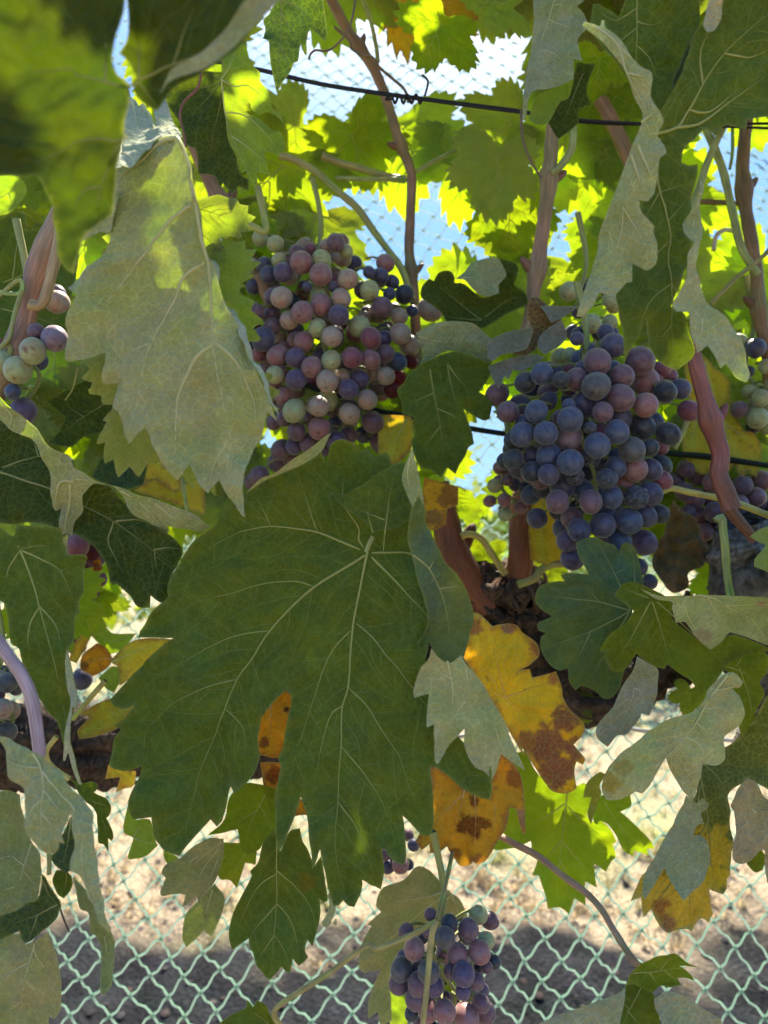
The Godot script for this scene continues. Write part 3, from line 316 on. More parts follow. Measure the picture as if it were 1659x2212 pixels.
	panel(leaf, Vector3(0.0482,0.8344,-0.425), Vector3(0.995,0,0.0995), Vector3(0,1,0), "under", "orange", 0.42,
		[-22.6,25.6,-12.3,20.4,-0.5,12.6,10.4,9.3,10.9,19.4,15.4,35.1,24,27.1,27.8,17.2,29,-8.2,27.6,-9.7,24,4.4,20.6,5.1,18.6,-5.9,10.4,-21,7.7,-25.5,3.2,-28.7,0.9,-24.9,-0.5,-27.9,-5.5,-29,-8.7,-26.3,-12.3,-20.9,-13.2,-18.2,-17.8,-21.7,-22.4,-21.9,-22.9,-16.3,-27,-19.4,-30.4,-15.2,-25.2,-4.9,-22.4,6.3],
		[[-3.2,20.8,-5,6.9,-12.3,-17.2], [1.4,16.3,2.3,-2,1.4,-24], [5.9,21.1,13.2,7.6,8.6,-20], [-4.1,10.6,-16.9,-2.7,-25.2,-16.9]], [4,20,1.5], [-0.46,-6.644,7.384,0.22,0.06,0.012,6.812,-4.521,4.26,0.26,0.08,0.015,1.36,7.167,3.124,0.26,0.08,0.02,-8.671,-22.58,3.408,0.36,0.12,0.02,4.088,-24.765,3.692,0.42,0.16,0.03,23.083,20.729,5.964,0.34,0.13,0.03,27.581,-0.962,7.1,0.42,0.25,0.14])
	leaf = new_leaf(vine_mid, "orange leaf showing through the notch of the large flat leaf")
	panel(leaf, Vector3(-0.0586,0.8883,-0.41), Vector3(1,0,0), Vector3(0,1,0), "under", "orange", 0.41,
		[-12,7.6,-1.4,16.5,4.8,20,12.8,14.7,9.2,-7.4,3.9,-19.7,-4,-18.4,-11.1,-14.4],
		[[-1.4,12.1,-2.3,-14.4]], [3,40,1], [-4.914,-10.912,3.014,0.3,0.1,0.03,6.576,6.764,1.918,0.2,0.07,0.03])
	panel(leaf, Vector3(-0.0623,0.8524,-0.43), Vector3(1,0,0), Vector3(0,1,0), "under", "orange", 0.43,
		[-7,7.7,6,8.6,6,-3.4,-0.3,-12.4,-4.2,-7.1],
		[], [3,40,1], [1.32,1.222,5.747,0.3,0.08,0.02])
	panel(leaf, Vector3(-0.0464,0.8354,-0.43), Vector3(1,0,0), Vector3(0,1,0), "under", "orange", 0.43,
		[-3.5,5.2,3,4.3,3.9,-5,-3.5,-4.1],
		[], [3,40,1], [])
	leaf = new_leaf(vine_right, "dark leaf with crumpled mildewed edge high against the upper frame")
	panel(leaf, Vector3(0.1145,1.2035,-0.33), Vector3(0.995,0,0.0995), Vector3(-0.0099,0.9951,0.0985), "top", "green", 0.33,
		[-24.4,15.4,-21.9,15.9,-16.3,13.6,-12.8,11.2,-11.4,15,-7.5,20.4,15.2,18.9,19.9,8.7,19.4,1.4,16.7,-7.9,12.2,-19.1,8.1,-25.7,4.8,-31.7,-1,-23.2,-11.7,-11.7,-24.5,4],
		[[-5.4,18.3,-5.4,5.5,-5.3,-10,-3.1,-19.7], [-5.5,8.2,1.8,6.4,6.5,9.5], [-5.4,5.5,-11.9,0.5,-17.4,-3.9], [-5.5,-1.9,0.7,-7,4.4,-15.3], [-5.3,14.2,-14.2,9.4,-21.2,12.5]], [2,0,1.4], [])
	panel(leaf, Vector3(0.1248,1.1883,-0.324), Vector3(0.8944,0,-0.4472), Vector3(0,1,0), "top", "mildew", 0.32,
		[6,15.1,6.9,13.3,4,4.8,2,-1.4,-4.7,-10,-8.5,-16.5,-6.6,-9.1,-1.8,-1.7,2,7],
		[], [3,40,1], [])
	leaf = new_leaf(vine_right, "big dark green leaf whose left margin folds over as a long pale woolly strip")
	panel(leaf, Vector3(0.1269,1.1432,-0.31), Vector3(0.995,0,-0.0995), Vector3(0.0099,0.9951,0.0985), "top", "green", 0.31,
		[-3.3,47,-1.1,50.9,7.5,64.4,32.4,66,35.5,18.1,28.4,17,25,16.6,20.1,15.4,19.6,11.6,17.8,12.4,16,13.4,13.1,14.1,11.2,13.4,10.2,10.5,7.8,9.3,5.5,11.9,2.1,11.1,-0.6,7.9,-4.6,4.7,-6.5,1.4,-6.3,-1.9,-3.5,-3,0.4,-2.5,0.2,-6.7,-0.5,-13.2,-1.7,-23,0.2,-40.5,-3.4,-45.2,-8.1,-59.2,-1.9,-62.4,2.7,-77.7,-2.2,-83.2,-5.7,-84.8,-14.5,-80.1,-17.6,-75.5,-18.6,-68.8,-19.8,-64.8,-22,-70.2,-26,-77,-28.2,-82.5,-29.2,-74.4,-33.1,-56.6,-29.3,-49.2,-26,-43.4,-22.9,-19.9,-18.7,-4.3,-17.1,5.4,-20.5,18.5,-16.9,15.5,-13.1,22,-7.4,33],
		[[-20,8.4,-8.4,12.1,-3.2,19.4,2.5,29.8,10.2,41.5,20.7,51.5,28.8,57.7], [-8.4,12.1,1.9,14.5,13.3,22.8,27.4,33], [2.5,29.8,0.5,41,3.4,50.5], [-3.2,19.4,5.8,19.2,16.5,28], [10.2,41.5,20,40.2,26.8,42.5], [-15.1,7.4,-16,-4.1,-14.1,-13.1,-10.1,-24.6,-8,-31.7,-8.8,-36.8,-8.5,-50,-6.6,-66.5,-5.2,-81.9], [-14.1,-13.1,-21.3,-24.3], [-14.1,-13.1,-5.2,-10.8], [-10.1,-24.6,-3.5,-16.5], [-8,-31.7,-17.8,-40.5,-25.2,-45.8], [-8.5,-50,-19,-58.8,-24.7,-74.3], [-8.5,-50,-4.3,-56.5], [-6.6,-66.5,-13.4,-74]], [2,30,1.5], [])
	panel(leaf, Vector3(0.0943,1.1236,-0.298), Vector3(0.9701,0,0.2425), Vector3(-0.0118,0.9988,0.047), "under", "green", 0.3,
		[-16.9,62.4,-16.3,63.7,-13.1,61.6,-10.6,59.8,-9.9,62.7,-8.9,62.2,-8.6,59,-3.2,55.1,1.1,48.9,5.3,44.6,8.3,43,8.8,40.5,8.1,35,10.2,30.4,13,25.1,11.4,22.1,10.8,20.3,13.3,15.8,13.8,12.5,11.6,11,10.9,6.1,9.7,-1.3,7.3,-4.3,4.3,-3.6,4.9,-7.8,9.9,-13.9,9.5,-15.9,11,-20.9,10.6,-27.8,7.4,-29.8,2,-26.5,1.8,-30.3,1.8,-34,-0.2,-34.2,-5.5,-40,-10.5,-38.2,-13,-43.2,-16.8,-47,-19.2,-46.7,-15.5,-34.7,-11.1,-20.9,-10.5,-14,-4.3,1.3,1.2,15.9,5.4,27.3,2.3,35.1,-2,45,-10.6,54.9,-14.9,59.9],
		[[-13.1,60.3,-4.4,52.8,-0.7,43,5.4,32.2,7.8,24.5], [-4.4,52.8,1.1,47.7], [-0.7,43,6.5,40.8], [4.8,24.8,9,28.1], [3.6,16.2,8.5,4.4,10.6,5.5], [1.2,12.7,5.5,-1.5], [-1.8,-5.9,3.7,-15.2,9.2,-25.8], [-6.8,-14.3,-5.5,-20.8,-5.5,-37.9], [-1.8,-5.9,-3,-17.8,-11.7,-36.2]], [3,80,1], [])
	panel(leaf, Vector3(0.1261,1.079,-0.302), Vector3(0.9806,0,-0.1961), Vector3(0,1,0), "under", "green", 0.3,
		[-3.9,50.8,-2.7,47,-4.1,40.4,-2.7,30.7,-4.1,24.1,-5.6,17.5,-4.6,13.8,-1.4,7.5,3.7,0.6,11.8,-6.8,16.2,-17.2,17.5,-25,15.4,-28.2,11,-25.9,7.4,-20.8,4.6,-23,-0.6,-14.2,-4.5,-17.1,-7.5,-7.7,-8,-1.1,-13.9,-1.8,-15.1,0.9,-9.3,12.2,-9.3,20.7,-6.3,25.3,-9.3,29,-9.3,32.8,-6.4,39.5],
		[[-4.6,43.6,-5.7,27.3,-6.4,13.7,-2.1,-1,8.8,-17.4,15.8,-27], [-5.7,7.3,-12.1,0.5], [-1.4,-2.2,-4.3,-15.4], [3.7,-9.8,5.2,-21.5]], [2,0,0.8], [])
	leaf = new_leaf(vine_right, "small curled beige leaf tip at the top edge")
	panel(leaf, Vector3(0.1275,1.1938,-0.3), Vector3(1,0,0), Vector3(0,1,0), "under", "tan", 0.3,
		[-4.9,-6.6,-3.3,-1.8,-1.4,4.7,0.4,9.9,5.1,9.9,3.6,4,2.5,-3.7,-0.8,-8.9,-4.1,-10.6],
		[[1.7,8.6,-0.9,-1.8,-4,-10.2], [-0.2,0.8,2,-1.8], [-1.5,-1.8,-4.1,-4.4]], [3,40,1], [])
	leaf = new_leaf(vine_right, "grey-green leaf hanging edge-on with a sunlit white margin against the sky")
	panel(leaf, Vector3(0.0911,1.251,-0.41), Vector3(0.9285,0,0.3714), Vector3(0,1,0), "under", "greyunder", 0.41,
		[-12.3,30.4,-10.9,15.7,-12.3,0,-14,-14.8,-16.5,-40.5,-14.9,-40.6,-12.7,-32.1,-9.6,-27.4,-2.1,-26,4,-25.3,10.1,-23.6,10.1,-13.8,14.4,-14.7,12.2,-4,17.1,2.1,14.8,10.5,11.8,13.6,16.1,16.3,16.5,23.1],
		[[4,26.2,-3.8,9.6,-10,-11.2,-13.6,-30.1], [-2.9,11.2,6.6,4.5,15.2,2.5], [-7.4,-4.7,0.6,-9.1,9.2,-20.6], [-1.2,17,8.4,16.4]], [3,40,1], [])
	panel(leaf, Vector3(0.0894,1.2219,-0.42), Vector3(1,0,0), Vector3(0,1,0), "under", "bright", 0.42,
		[-11.3,-9.7,-6.2,4.6,1.3,8,13.1,11.8,11,3.5,6.3,1.5,0.2,-9.4,-6.4,-11.5],
		[], [3,40,1], [])
	leaf = new_leaf(vine_right, "black-green leaf in shade behind the hanging grey-green leaf")
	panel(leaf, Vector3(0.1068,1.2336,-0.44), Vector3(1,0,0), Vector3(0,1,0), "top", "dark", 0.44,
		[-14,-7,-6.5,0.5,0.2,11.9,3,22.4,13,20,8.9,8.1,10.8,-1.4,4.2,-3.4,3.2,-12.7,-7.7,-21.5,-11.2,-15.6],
		[[6.8,16.7,0.2,0.5,-7.4,-19.4]], [3,40,1], [])
	leaf = new_leaf(vine_right, "olive leaf with a broad pale folded flap across the frame edge")
	panel(leaf, Vector3(0.1478,0.9329,-0.4), Vector3(1,0,0), Vector3(0,0.995,0.0995), "top", "olive", 0.4,
		[-28.2,24.4,-23,29.8,-17,30.4,0.4,21.7,3.4,11,14.1,1.8,22,-3.5,32.9,3.7,52.1,-3.3,54.9,-4.4,42.8,-5.2,31.1,-12.3,28.7,-16.8,21.2,-24.8,17.1,-30.8,13.3,-22.1,7,-17.7,0.8,-13.2,-0.8,-15.6,-6.1,-14.1,-13.1,-9.7,-15.8,-7,-19.1,-12.3,-24.2,-15.9,-30.3,-14.1,-32.2,-8.8,-31.4,-5.7,-36.6,-4.8,-31.7,3.6,-22.4,9.7,-18.5,15.9,-26.2,22],
		[[-8.1,20.2,-3.4,8,2.5,-11.4], [-5.6,20.2,0.6,15,12.2,4.5,29.3,-11.4], [-9,20.2,-17.1,4.5,-25.3,-8.8], [-9.9,22,-22.9,27.2]], [3,40,1], [])
	panel(leaf, Vector3(0.1746,0.9475,-0.388), Vector3(1,0,0), Vector3(0,0.8944,0.4472), "under", "palegreen", 0.39,
		[-50.1,19.5,-43.6,16.8,-31.6,13.9,-17.5,13.3,-6.7,12.7,7.9,13.9,25,10.9,31.9,-18.4,23.2,-18.4,15.8,-15.3,2.2,-10.4,-4.8,-18.9,-7.2,-19.4,-15.4,-12.2,-23,-2.5,-27.6,-2.7,-30.6,5,-31.5,9.5,-41.5,14],
		[[-20,13.4,-10.5,10.9,-2.1,6,11.3,-2,23.9,-6], [-26.8,10,-18.4,-5,-7.4,-18.4], [-14,11.9,-5.9,0,2,-10.1], [11.3,-2,22.5,-15.3], [-4,7.5,9.1,8,20.3,10]], [3,0,0.9], [12.651,8.971,2.074,0.4,0.22,0.18,-12.379,-10.107,5.185,0.34,0.3,0.16])
	leaf = new_leaf(vine_right, "rounded-lobed green leaf with whitish spray specks under the blue grapes")
	panel(leaf, Vector3(0.1136,0.9435,-0.42), Vector3(1,0,0), Vector3(0,1,0), "top", "greygreen", 0.42,
		[-8.3,39.6,-3.3,41.8,2.1,42.7,8.4,39.6,13,38.2,16.6,33.2,17.5,38.6,20.2,39.7,24.7,35.9,26.5,26.9,27.9,17.8,25.6,8.8,22.6,2.4,24.7,-5.7,18.4,-13,13,-18.4,9.3,-21.1,12.1,-29.3,18.4,-29.3,15.7,-38.3,11.1,-44.6,6.6,-45.7,3,-42.4,-4.7,-39.2,-8.8,-41,-12.8,-35.6,-12.8,-29.3,-18.7,-29.7,-24.2,-25.6,-27.8,-18.4,-27.8,-12,-25.1,-9.8,-30,-7.5,-29.6,-3.9,-21.4,-0.7,-28.7,4.2,-30.9,9.7,-27.8,16,-18.7,18.7,-15.1,18.7,-17.4,21.9,-14.2,23.3,-1.5,22.4,-7,32.3],
		[[21.1,2.4,4.8,7,-10.6,8.8,-26.9,10.6], [21.1,2.4,13,22.4,3.9,39.6], [21.1,2.4,0.3,-9.3,-13.3,-13.9,-25.1,-18.4], [21.1,2.4,3.9,-27.4,-2.4,-37.4], [21.1,2.4,23.8,25.1,21.1,37.7], [0.3,-9.3,-7,-23.8], [4.8,7,-3.3,16], [13,22.4,22.9,28.7]], [2,30,1.6], [])
	leaf = new_leaf(vine_right, "grey-beige leaf underside hanging below the speckled leaf")
	panel(leaf, Vector3(0.1259,0.9028,-0.395), Vector3(0.995,0,0.0995), Vector3(0,1,0), "under", "greyunder2", 0.4,
		[3.2,23.8,6.5,21.7,13.1,17.6,13.3,11.7,12.3,1.5,9,-6,5.3,-5.1,4.1,-8.1,-1.7,-15.9,-6.7,-17.1,-11.7,-22.3,-16.3,-18.9,-17.2,-13.8,-13.4,-7.7,-8.4,-2.4,-4.2,7,0.8,14.8],
		[[4.1,21.7,2.4,8,-1.7,-4.8,-10.9,-20.4], [2,7.2,9,4.8], [-0.9,-3.1,4.1,-7.2], [-1.7,-4,-8.4,-8.4]], [3,40,1], [])
	leaf = new_leaf(vine_right, "large pale leaf underside with yellowing end, above the bright ground")
	panel(leaf, Vector3(0.1415,0.8889,-0.37), Vector3(0.995,0,0.0995), Vector3(0,1,0), "under", "palegreen2", 0.37,
		[20.2,34.8,24.8,35,28.7,30.6,27.4,28.2,24,27.3,27.8,22.7,29.5,14,26.3,8.4,21.3,4.3,20.2,1.9,20.7,-5.3,17.1,-8.7,9.5,-8.4,9.6,-14.5,6.6,-27.1,2.6,-23.5,0.2,-19.6,-4.4,-11,-5.9,-7.1,-10.6,-15.2,-16.8,-23.4,-20.7,-22.8,-23.1,-24.9,-29.3,-27.1,-34.8,-26.7,-36.8,-21.8,-35.6,-14.5,-30.9,-7.7,-16.8,2.4,-5.2,11.5,7.2,16.6,13.3,26.3],
		[[21,34.4,11,17.5,2.6,3.7,-9,-9.4,-32.5,-24.8], [2.6,3.7,10.2,-2.4,7.2,-25.8], [11,17.5,21.7,17.8,27.8,14.7], [7.2,11,16.4,3.3], [-9,-9.4,-19.2,-22.7], [16.4,26.4,24.8,28.9]], [3,20,1.2], [-34.039,-17.631,6.181,0.38,0.3,0.06,-27.76,-11.618,5.563,0.36,0.3,0.08])
	leaf = new_leaf(vine_right, "olive-green lobed leaf standing behind the large pale underside")
	panel(leaf, Vector3(0.1889,0.9098,-0.4), Vector3(1,0,0), Vector3(0,1,0), "top", "olive", 0.4,
		[-13.4,7.3,-10.7,12.8,-7.2,18.9,-1.2,21.6,5.7,19.7,10.2,15.4,10.2,6.8,7.4,1.6,9.3,-5.3,5.9,-13.9,5.7,-24.2,4,-26.6,2.3,-24.2,-2.9,-26,-6.3,-15.6,-8.1,-6.1,-9.8,-1,-5.5,2.1,-8.9,6.8],
		[[-9.8,9.4,-0.3,5.9,5.7,-0.1], [-2.9,8.5,2.3,-7,4.9,-24.2], [-4.6,9.4,0.6,18.9]], [3,40,1], [])
	leaf = new_leaf(vine_right, "green leaf turning yellow towards its toothed lower edge, brown curled spot near the end")
	panel(leaf, Vector3(0.1733,0.8367,-0.405), Vector3(0.995,0,-0.0995), Vector3(0,1,0), "top", "turning", 0.41,
		[-8,32.8,5.7,38.5,15.8,49.6,28.8,65.9,40,70,40,10.8,17.7,23.4,10.3,12.8,10.8,-10.9,8.6,-23,9.6,-37.1,7.5,-40.2,3.9,-38.7,-1.6,-35.7,-1.2,-43.5,0.4,-48.9,-1.5,-53.7,-6.7,-49.8,-11.7,-56.9,-16.2,-55.1,-25.8,-55,-31.2,-50.7,-33.4,-44.5,-39.7,-46.5,-41.1,-35.5,-47.5,-36.6,-40.6,-26.8,-29.8,-12.6,-16.2,4.2,-9.9,17],
		[[-8,32.6,2,24.4,9.4,11.9], [-8,30,-2.6,3.6,0.2,-22.7,7.5,-38.7], [-6.2,21.2,-11.7,-13.4,-11.7,-55.2], [-2.6,-0.7,-11.7,-13.4], [-10.8,-13.5,-22.6,-30.3,-33.4,-43.6], [0.2,-22.7,-6.2,-31.1,-1.6,-52.2]], [3,40,1], [-2.556,-17.3,17.591,0.5,0.36,0.025,-11.69,-30.822,20.297,0.58,0.38,0.03,-20.783,-43.416,16.238,0.6,0.38,0.03,-7.128,-46.727,13.532,0.6,0.38,0.03,-34.346,-34.067,14.885,0.56,0.38,0.04,4.78,-29.862,9.472,0.48,0.36,0.02,-28.932,-43,5.142,0.34,0.13,0.03,-25.314,-50.992,5.142,0.36,0.15,0.05])
	panel(leaf, Vector3(0.1502,0.8289,-0.39), Vector3(0.995,0,0.0995), Vector3(0,1,0), "under", "greyunder", 0.39,
		[1.7,29,6.6,25.4,9,28.5,12.4,25.3,11.5,21.9,9,20.2,10.8,14.4,7.4,13.4,5.4,8.7,10.8,7.5,13.1,2.7,13.6,-5.6,9,-15.1,4.2,-20.3,-0.1,-23.2,-5.6,-14.9,-8.9,-7.9,-13.8,-17,-18.7,-23.7,-19.9,-20.7,-18.7,-12.2,-13.8,-3.5,-6.4,8.6,0.1,23.2],
		[[6.6,25.1,5,9.1,1.7,-3.7,-0.1,-22.2], [5,10.8,-6.4,0.2,-17.9,-20.6], [3.4,2.3,11.5,1], [1.7,-6.2,8.2,-14.3]], [3,40,1], [])
	leaf = new_leaf(vine_right, "brownish-grey withering leaf underside at the frame edge")
	panel(leaf, Vector3(0.1827,0.8455,-0.375), Vector3(0.995,0,0.0995), Vector3(0,1,0), "under", "greybrown", 0.38,
		[-6.5,25.6,-2.6,23.9,2.8,15.6,12.1,12.7,12.1,-27.5,3.6,-25.7,2.8,-16.7,2.1,-9.4,-0.2,-8.7,-5.7,-14.8,-10.3,-15.8,-13.5,-13.4,-13.6,-6.9,-11.9,-1.9,-12.3,8.6,-14,11.8,-11.1,19.2],
		[[-3.3,23.5,-4.1,10.5,-8,-3.4,-9.6,-14], [-4.1,10.5,1.3,5.1,4.3,-6.1], [-5.7,4,-11.1,0.5], [-4.1,14.6,-11.1,11.9]], [3,40,1], [])
	panel(leaf, Vector3(0.1886,0.8234,-0.39), Vector3(1,0,0), Vector3(0,1,0), "top", "olive", 0.39,
		[-5.9,-0.8,1.2,7.2,4.6,0.9,3.1,-5,-1.3,-5.4],
		[], [3,40,1], [])
	leaf = new_leaf(vine_right, "green toothed leaf with pale midrib hanging in the middle distance")
	panel(leaf, Vector3(0.1074,0.7933,-0.5), Vector3(1,0,0), Vector3(0,1,0), "top", "mid", 0.5,
		[-34.3,44,-14.9,52.6,-9.5,39.6,4.5,25.6,12,24.6,22.8,31,28.4,22.4,24.9,9.5,28.2,4.9,33.6,6.2,41.1,-1.3,43.5,-7.8,41.1,-8.9,43.5,-17.5,40.6,-20.9,37.3,-27.9,29.3,-22.3,31.4,-38.2,23.9,-34.7,23.5,-48.9,16.3,-44.4,12.6,-54.3,7.7,-50.9,-0.9,-51.5,-2,-44.4,-7.4,-28.3,-11.7,-27.9,-7.4,-18.6,-10.6,-16.4,-11.7,-7.8,-20.3,-11,-31.1,-12.8,-36.5,-12.1,-40.8,-1.3],
		[[13.1,26.7,10.9,9.5,8.8,-6.7,6.6,-22.9,5.5,-46.6], [10.9,15.9,-4.2,6.2,-14.9,-1.3], [12,14.9,23.9,3,36.8,-6.7], [8.2,-7.8,-4.2,-20.7], [8.2,-7.8,19.6,-20.7,28.2,-32.6], [7.2,-20.7,14.2,-33.6], [7.2,-20.7,0.2,-39]], [3,40,1], [])
	leaf = new_leaf(vine_right, "dark pointed leaf behind the pale underside, over dry grass")
	panel(leaf, Vector3(0.1507,0.8024,-0.49), Vector3(1,0,0), Vector3(0,1,0), "top", "mid", 0.49,
		[-13.7,17,5.5,18.9,6.1,10.7,0,6.5,8.5,-0.9,18,-10.4,20.9,-15.7,16.9,-16.8,17.7,-21.2,8.5,-17.8,7.4,-21,1.1,-16.8,-3.1,-8.3,-8.4,-0.9,-13.7,1.2,-15.8,-1.1,-17.9,2.3,-17.9,11.8],
		[[-11.6,14.9,-1,-0.9,16.9,-18.9], [-1,-0.9,7.4,-18.9]], [3,40,1], [])
	panel(leaf, Vector3(0.1254,0.8324,-0.46), Vector3(1,0,0), Vector3(0,1,0), "under", "yellowunder", 0.46,
		[-6.4,-3.2,-3.7,6,3.3,13.4,6.4,11.9,3.3,4,4.5,-1,-2.5,-18,-4.1,-11.9,-0.7,-3],
		[], [3,40,1], [])
	leaf = new_leaf(vine_right, "sunlit folded leaf at the bottom edge on a pink stalk")
	panel(leaf, Vector3(0.1211,0.7986,-0.335), Vector3(1,0,0), Vector3(0,0.9578,0.2873), "top", "olive", 0.34,
		[-16.1,-4.7,-12.3,0.8,-9,4.7,-5.2,9,0.5,9.9,4.7,10.8,10.1,7.2,15.2,4.9,7.6,3.6,12.4,-0.1,14.3,-2.9,7.8,-4.3,10.2,-8.6,6.2,-9.6,1.7,-8.6,-3.2,-10.5,-7.8,-7.7,-12.5,-4.9],
		[[-12.1,-1,-4.9,-1,4.3,0.8,14,4.7], [-4.9,-1,0.2,-8.4], [0.1,0.1,4.2,9], [1.5,0.4,8.9,-7.5]], [3,40,1], [])
	panel(leaf, Vector3(0.1139,0.7745,-0.345), Vector3(1,0,0), Vector3(0,0.9806,-0.1961), "top", "green", 0.34,
		[-6.5,8.2,-2.5,13,2.6,10.9,7.7,8.2,9.8,-3.8,9.5,-9.2,-11.3,-9.2],
		[[2.6,10.3,-1.6,2.8,-6.5,-3.8,-8.3,-9.2], [-4,0.8,1.6,-5.2], [-3.2,1.5,-6,4.2]], [3,40,1], [])
	panel(leaf, Vector3(0.0862,0.7807,-0.332), Vector3(0.9806,0,0.1961), Vector3(0.0553,0.9594,-0.2767), "under", "greyunder2", 0.33,
		[-25.1,-8.2,-20.8,-4.3,-10.2,1.7,3.8,7.7,15,13.3,17.3,15.6,16.7,10.3,13.2,-5,-27.9,-9.8],
		[[15,11.4,3.8,3.2,-10.3,-5.3], [10.1,7.7,6.4,-4.6]], [3,40,1], [])
	panel(leaf, Vector3(0.1292,0.7817,-0.332), Vector3(0.9806,0,-0.1961), Vector3(-0.0553,0.9594,-0.2767), "under", "greyunder2", 0.33,
		[-13.2,9,-5.7,11.3,1.7,8.1,9.5,2.7,15.4,-1.7,16,-9.3,-12.6,-6,-11.4,1.3,-13,5.3],
		[[-10,9.3,0.6,2.5,13.1,-7.7], [-6.5,7,-7.8,-5.3]], [3,40,1], [])
	leaf = new_leaf(vine_mid, "blurred grey-green leaf behind the small bunch of grapes")
	panel(leaf, Vector3(0.013,0.7306,-0.5), Vector3(1,0,0), Vector3(0,1,0), "under", "oliveunder2", 0.5,
		[-18.2,15,-13.9,25.8,-0.9,31.2,7.7,39.8,16.3,37.7,24.9,29,29.8,25.8,35.9,20.4,41.3,7.5,24.9,5.3,2.3,-14.1,-8.5,-28.1,-8.5,-46.4,-7.9,-59.3,-14.9,-61.7,-17.1,-51.8,-23.4,-56.3,-22.5,-44.2,-14.9,-26.1,-25.7,-27.2,-29.5,-24.8,-27.9,-11.9,-21.2,-0.1,-23.8,0.8,-14.9,9.6],
		[[29.2,26.9,13.1,21.5,-16,15], [28.2,25.8,7.7,7.5,-24.6,-19.5], [29.2,23.7,-3.1,-24.8,-16,-57.2], [30.3,24.7,35.7,9.6]], [3,40,1], [])
	panel(leaf, Vector3(0.0094,0.6615,-0.52), Vector3(1,0,0), Vector3(0,1,0), "under", "bright", 0.52,
		[-7,16.8,5.9,13.5,7,-1.1,4.2,-16.8,-4.7,-16.8],
		[], [3,40,1], [])
	leaf = new_leaf(vine_mid, "young leaf tip at the bottom end of the long bare stalk")
	panel(leaf, Vector3(-0.0733,0.7209,-0.42), Vector3(1,0,0), Vector3(0,1,0), "top", "green", 0.42,
		[-21.5,-7.8,-16,1.2,-2.5,8.5,-1.5,13.2,2.1,9.8,4.1,13.6,9.5,11.2,12.2,4.8,17.5,-4.2,17.5,-7.8],
		[[13.8,-3.3,3.9,4.8,-0.6,11.2]], [3,40,1], [])
	leaf = new_leaf(vine_mid, "dark leaf with rounded teeth between the two big bunches, small pale flap on it")
	panel(leaf, Vector3(0.0584,1.1388,-0.5), Vector3(1,0,0), Vector3(0,1,0), "top", "dark", 0.5,
		[-34.8,2.4,-33.5,7.8,-29.2,13,-25.9,11.9,-22.7,17,-16.2,18.3,-12.8,15.4,-12.3,10.9,-6.5,10,5.3,1.4,16.1,3.5,16.1,10,16.1,25.1,26,21.8,28.2,17.5,26,8.9,33.2,3.3,35.5,-4,22.6,-9.4,5.3,-19.1,-16.2,-15.9,-21.6,-9.4,-33.5,-0.8],
		[[5.3,-13.7,-10.8,-0.8,-24.8,10], [7.5,-11.6,22.6,-0.8,31.2,1.4], [5.3,-13.7,-18.4,-11.6]], [3,40,1], [])
	panel(leaf, Vector3(0.0638,1.1496,-0.49), Vector3(1,0,0), Vector3(0,1,0), "under", "greyunder", 0.49,
		[-18.4,-1.9,-12.9,2.6,-7.7,8.9,1.9,11.5,8.2,11,12.1,5.7,13.7,0.5,9.2,-5,9.5,-10.3,1.9,-12.4,-4.5,-10.6,-9.8,-5.9,-12.9,-2.7],
		[[-15,-1.7,-1.3,-0.1,10.3,3.6]], [3,40,1], [])
	leaf = new_leaf(vine_mid, "dusty grey-green leaf touching the large flat green leaf beside the pink bunch")
	panel(leaf, Vector3(0.0438,1.1078,-0.485), Vector3(1,0,0), Vector3(0,0.9578,0.2873), "under", "greyunder", 0.48,
		[-24.3,5.1,-8.3,11.6,10.4,11.3,17.8,6.1,26.2,-1.1,20.3,-4.4,25.1,-13.7,16.4,-11.4,11,-8.5,-2.7,-6,-14.2,-11.4,-22.7,-17.8,-19.4,-9.3,-21.7,1],
		[[-22.8,3,-4.9,-1.1,7.6,1,22.3,-1.1], [-4.9,-1.1,2.2,8.1], [-22.7,1,-13.2,-7.2]], [3,40,1], [])
	leaf = new_leaf(vine_mid, "dark glossy leaf with a small sunlit spot between the two big bunches")
	panel(leaf, Vector3(0.0375,1.0639,-0.475), Vector3(1,0,0), Vector3(0,1,0), "top", "green", 0.47,
		[4.2,35.2,15.9,32.4,28.2,27.3,27.7,20.1,21,9.9,28.4,3.8,27.4,-6.7,23.1,-7.7,11.8,-0.3,15.9,-12.6,18.2,-21.8,14.9,-23.9,12.9,-29,9,-35.2,6.7,-40.5,1.6,-36.2,-2.5,-43,-7.6,-38.2,-15.8,-35.2,-19.9,-24.9,-20.6,-14.7,-19.2,-5.5,-26.1,-3.4,-26.6,3.8,-29.3,10.9,-25,16,-23,20.1,-12.7,28.3],
		[[-9.7,28.3,-6.6,9.9,-2.5,-10.6,0.6,-38.2], [2.6,27.3,8.8,19.1,15.9,10.9], [-6.6,9.9,-20.9,3.8], [-4.5,0.7,7.7,-6.5,14.9,-22.9], [-2.5,-10.6,-13.8,-24.9], [1.6,28.3,6.7,5.8,11.8,-0.3]], [3,0,1.2], [])
	leaf = new_leaf(vine_mid, "withered grey and blackened leaf above the blue bunch")
	panel(leaf, Vector3(0.0736,1.0995,-0.455), Vector3(1,0,0), Vector3(0,1,0), "under", "deadgrey", 0.46,
		[-12,0.6,0.7,7.5,13.7,8.6,13,3.5,9.6,-3.5,-4.2,-6.5,-9.1,-10.4,-13,-9.2],
		[], [3,40,1], [])
	panel(leaf, Vector3(0.0758,1.0862,-0.46), Vector3(1,0,0), Vector3(0,1,0), "under", "deadgrey", 0.46,
		[-13.6,1.1,1.3,6,14.1,7,19.1,5.1,7.2,-2.1,1.3,-1.1,-1.5,-7.3,-3.7,-4.9,-7.7,-13,-10.6,-7.8],
		[], [3,40,1], [])
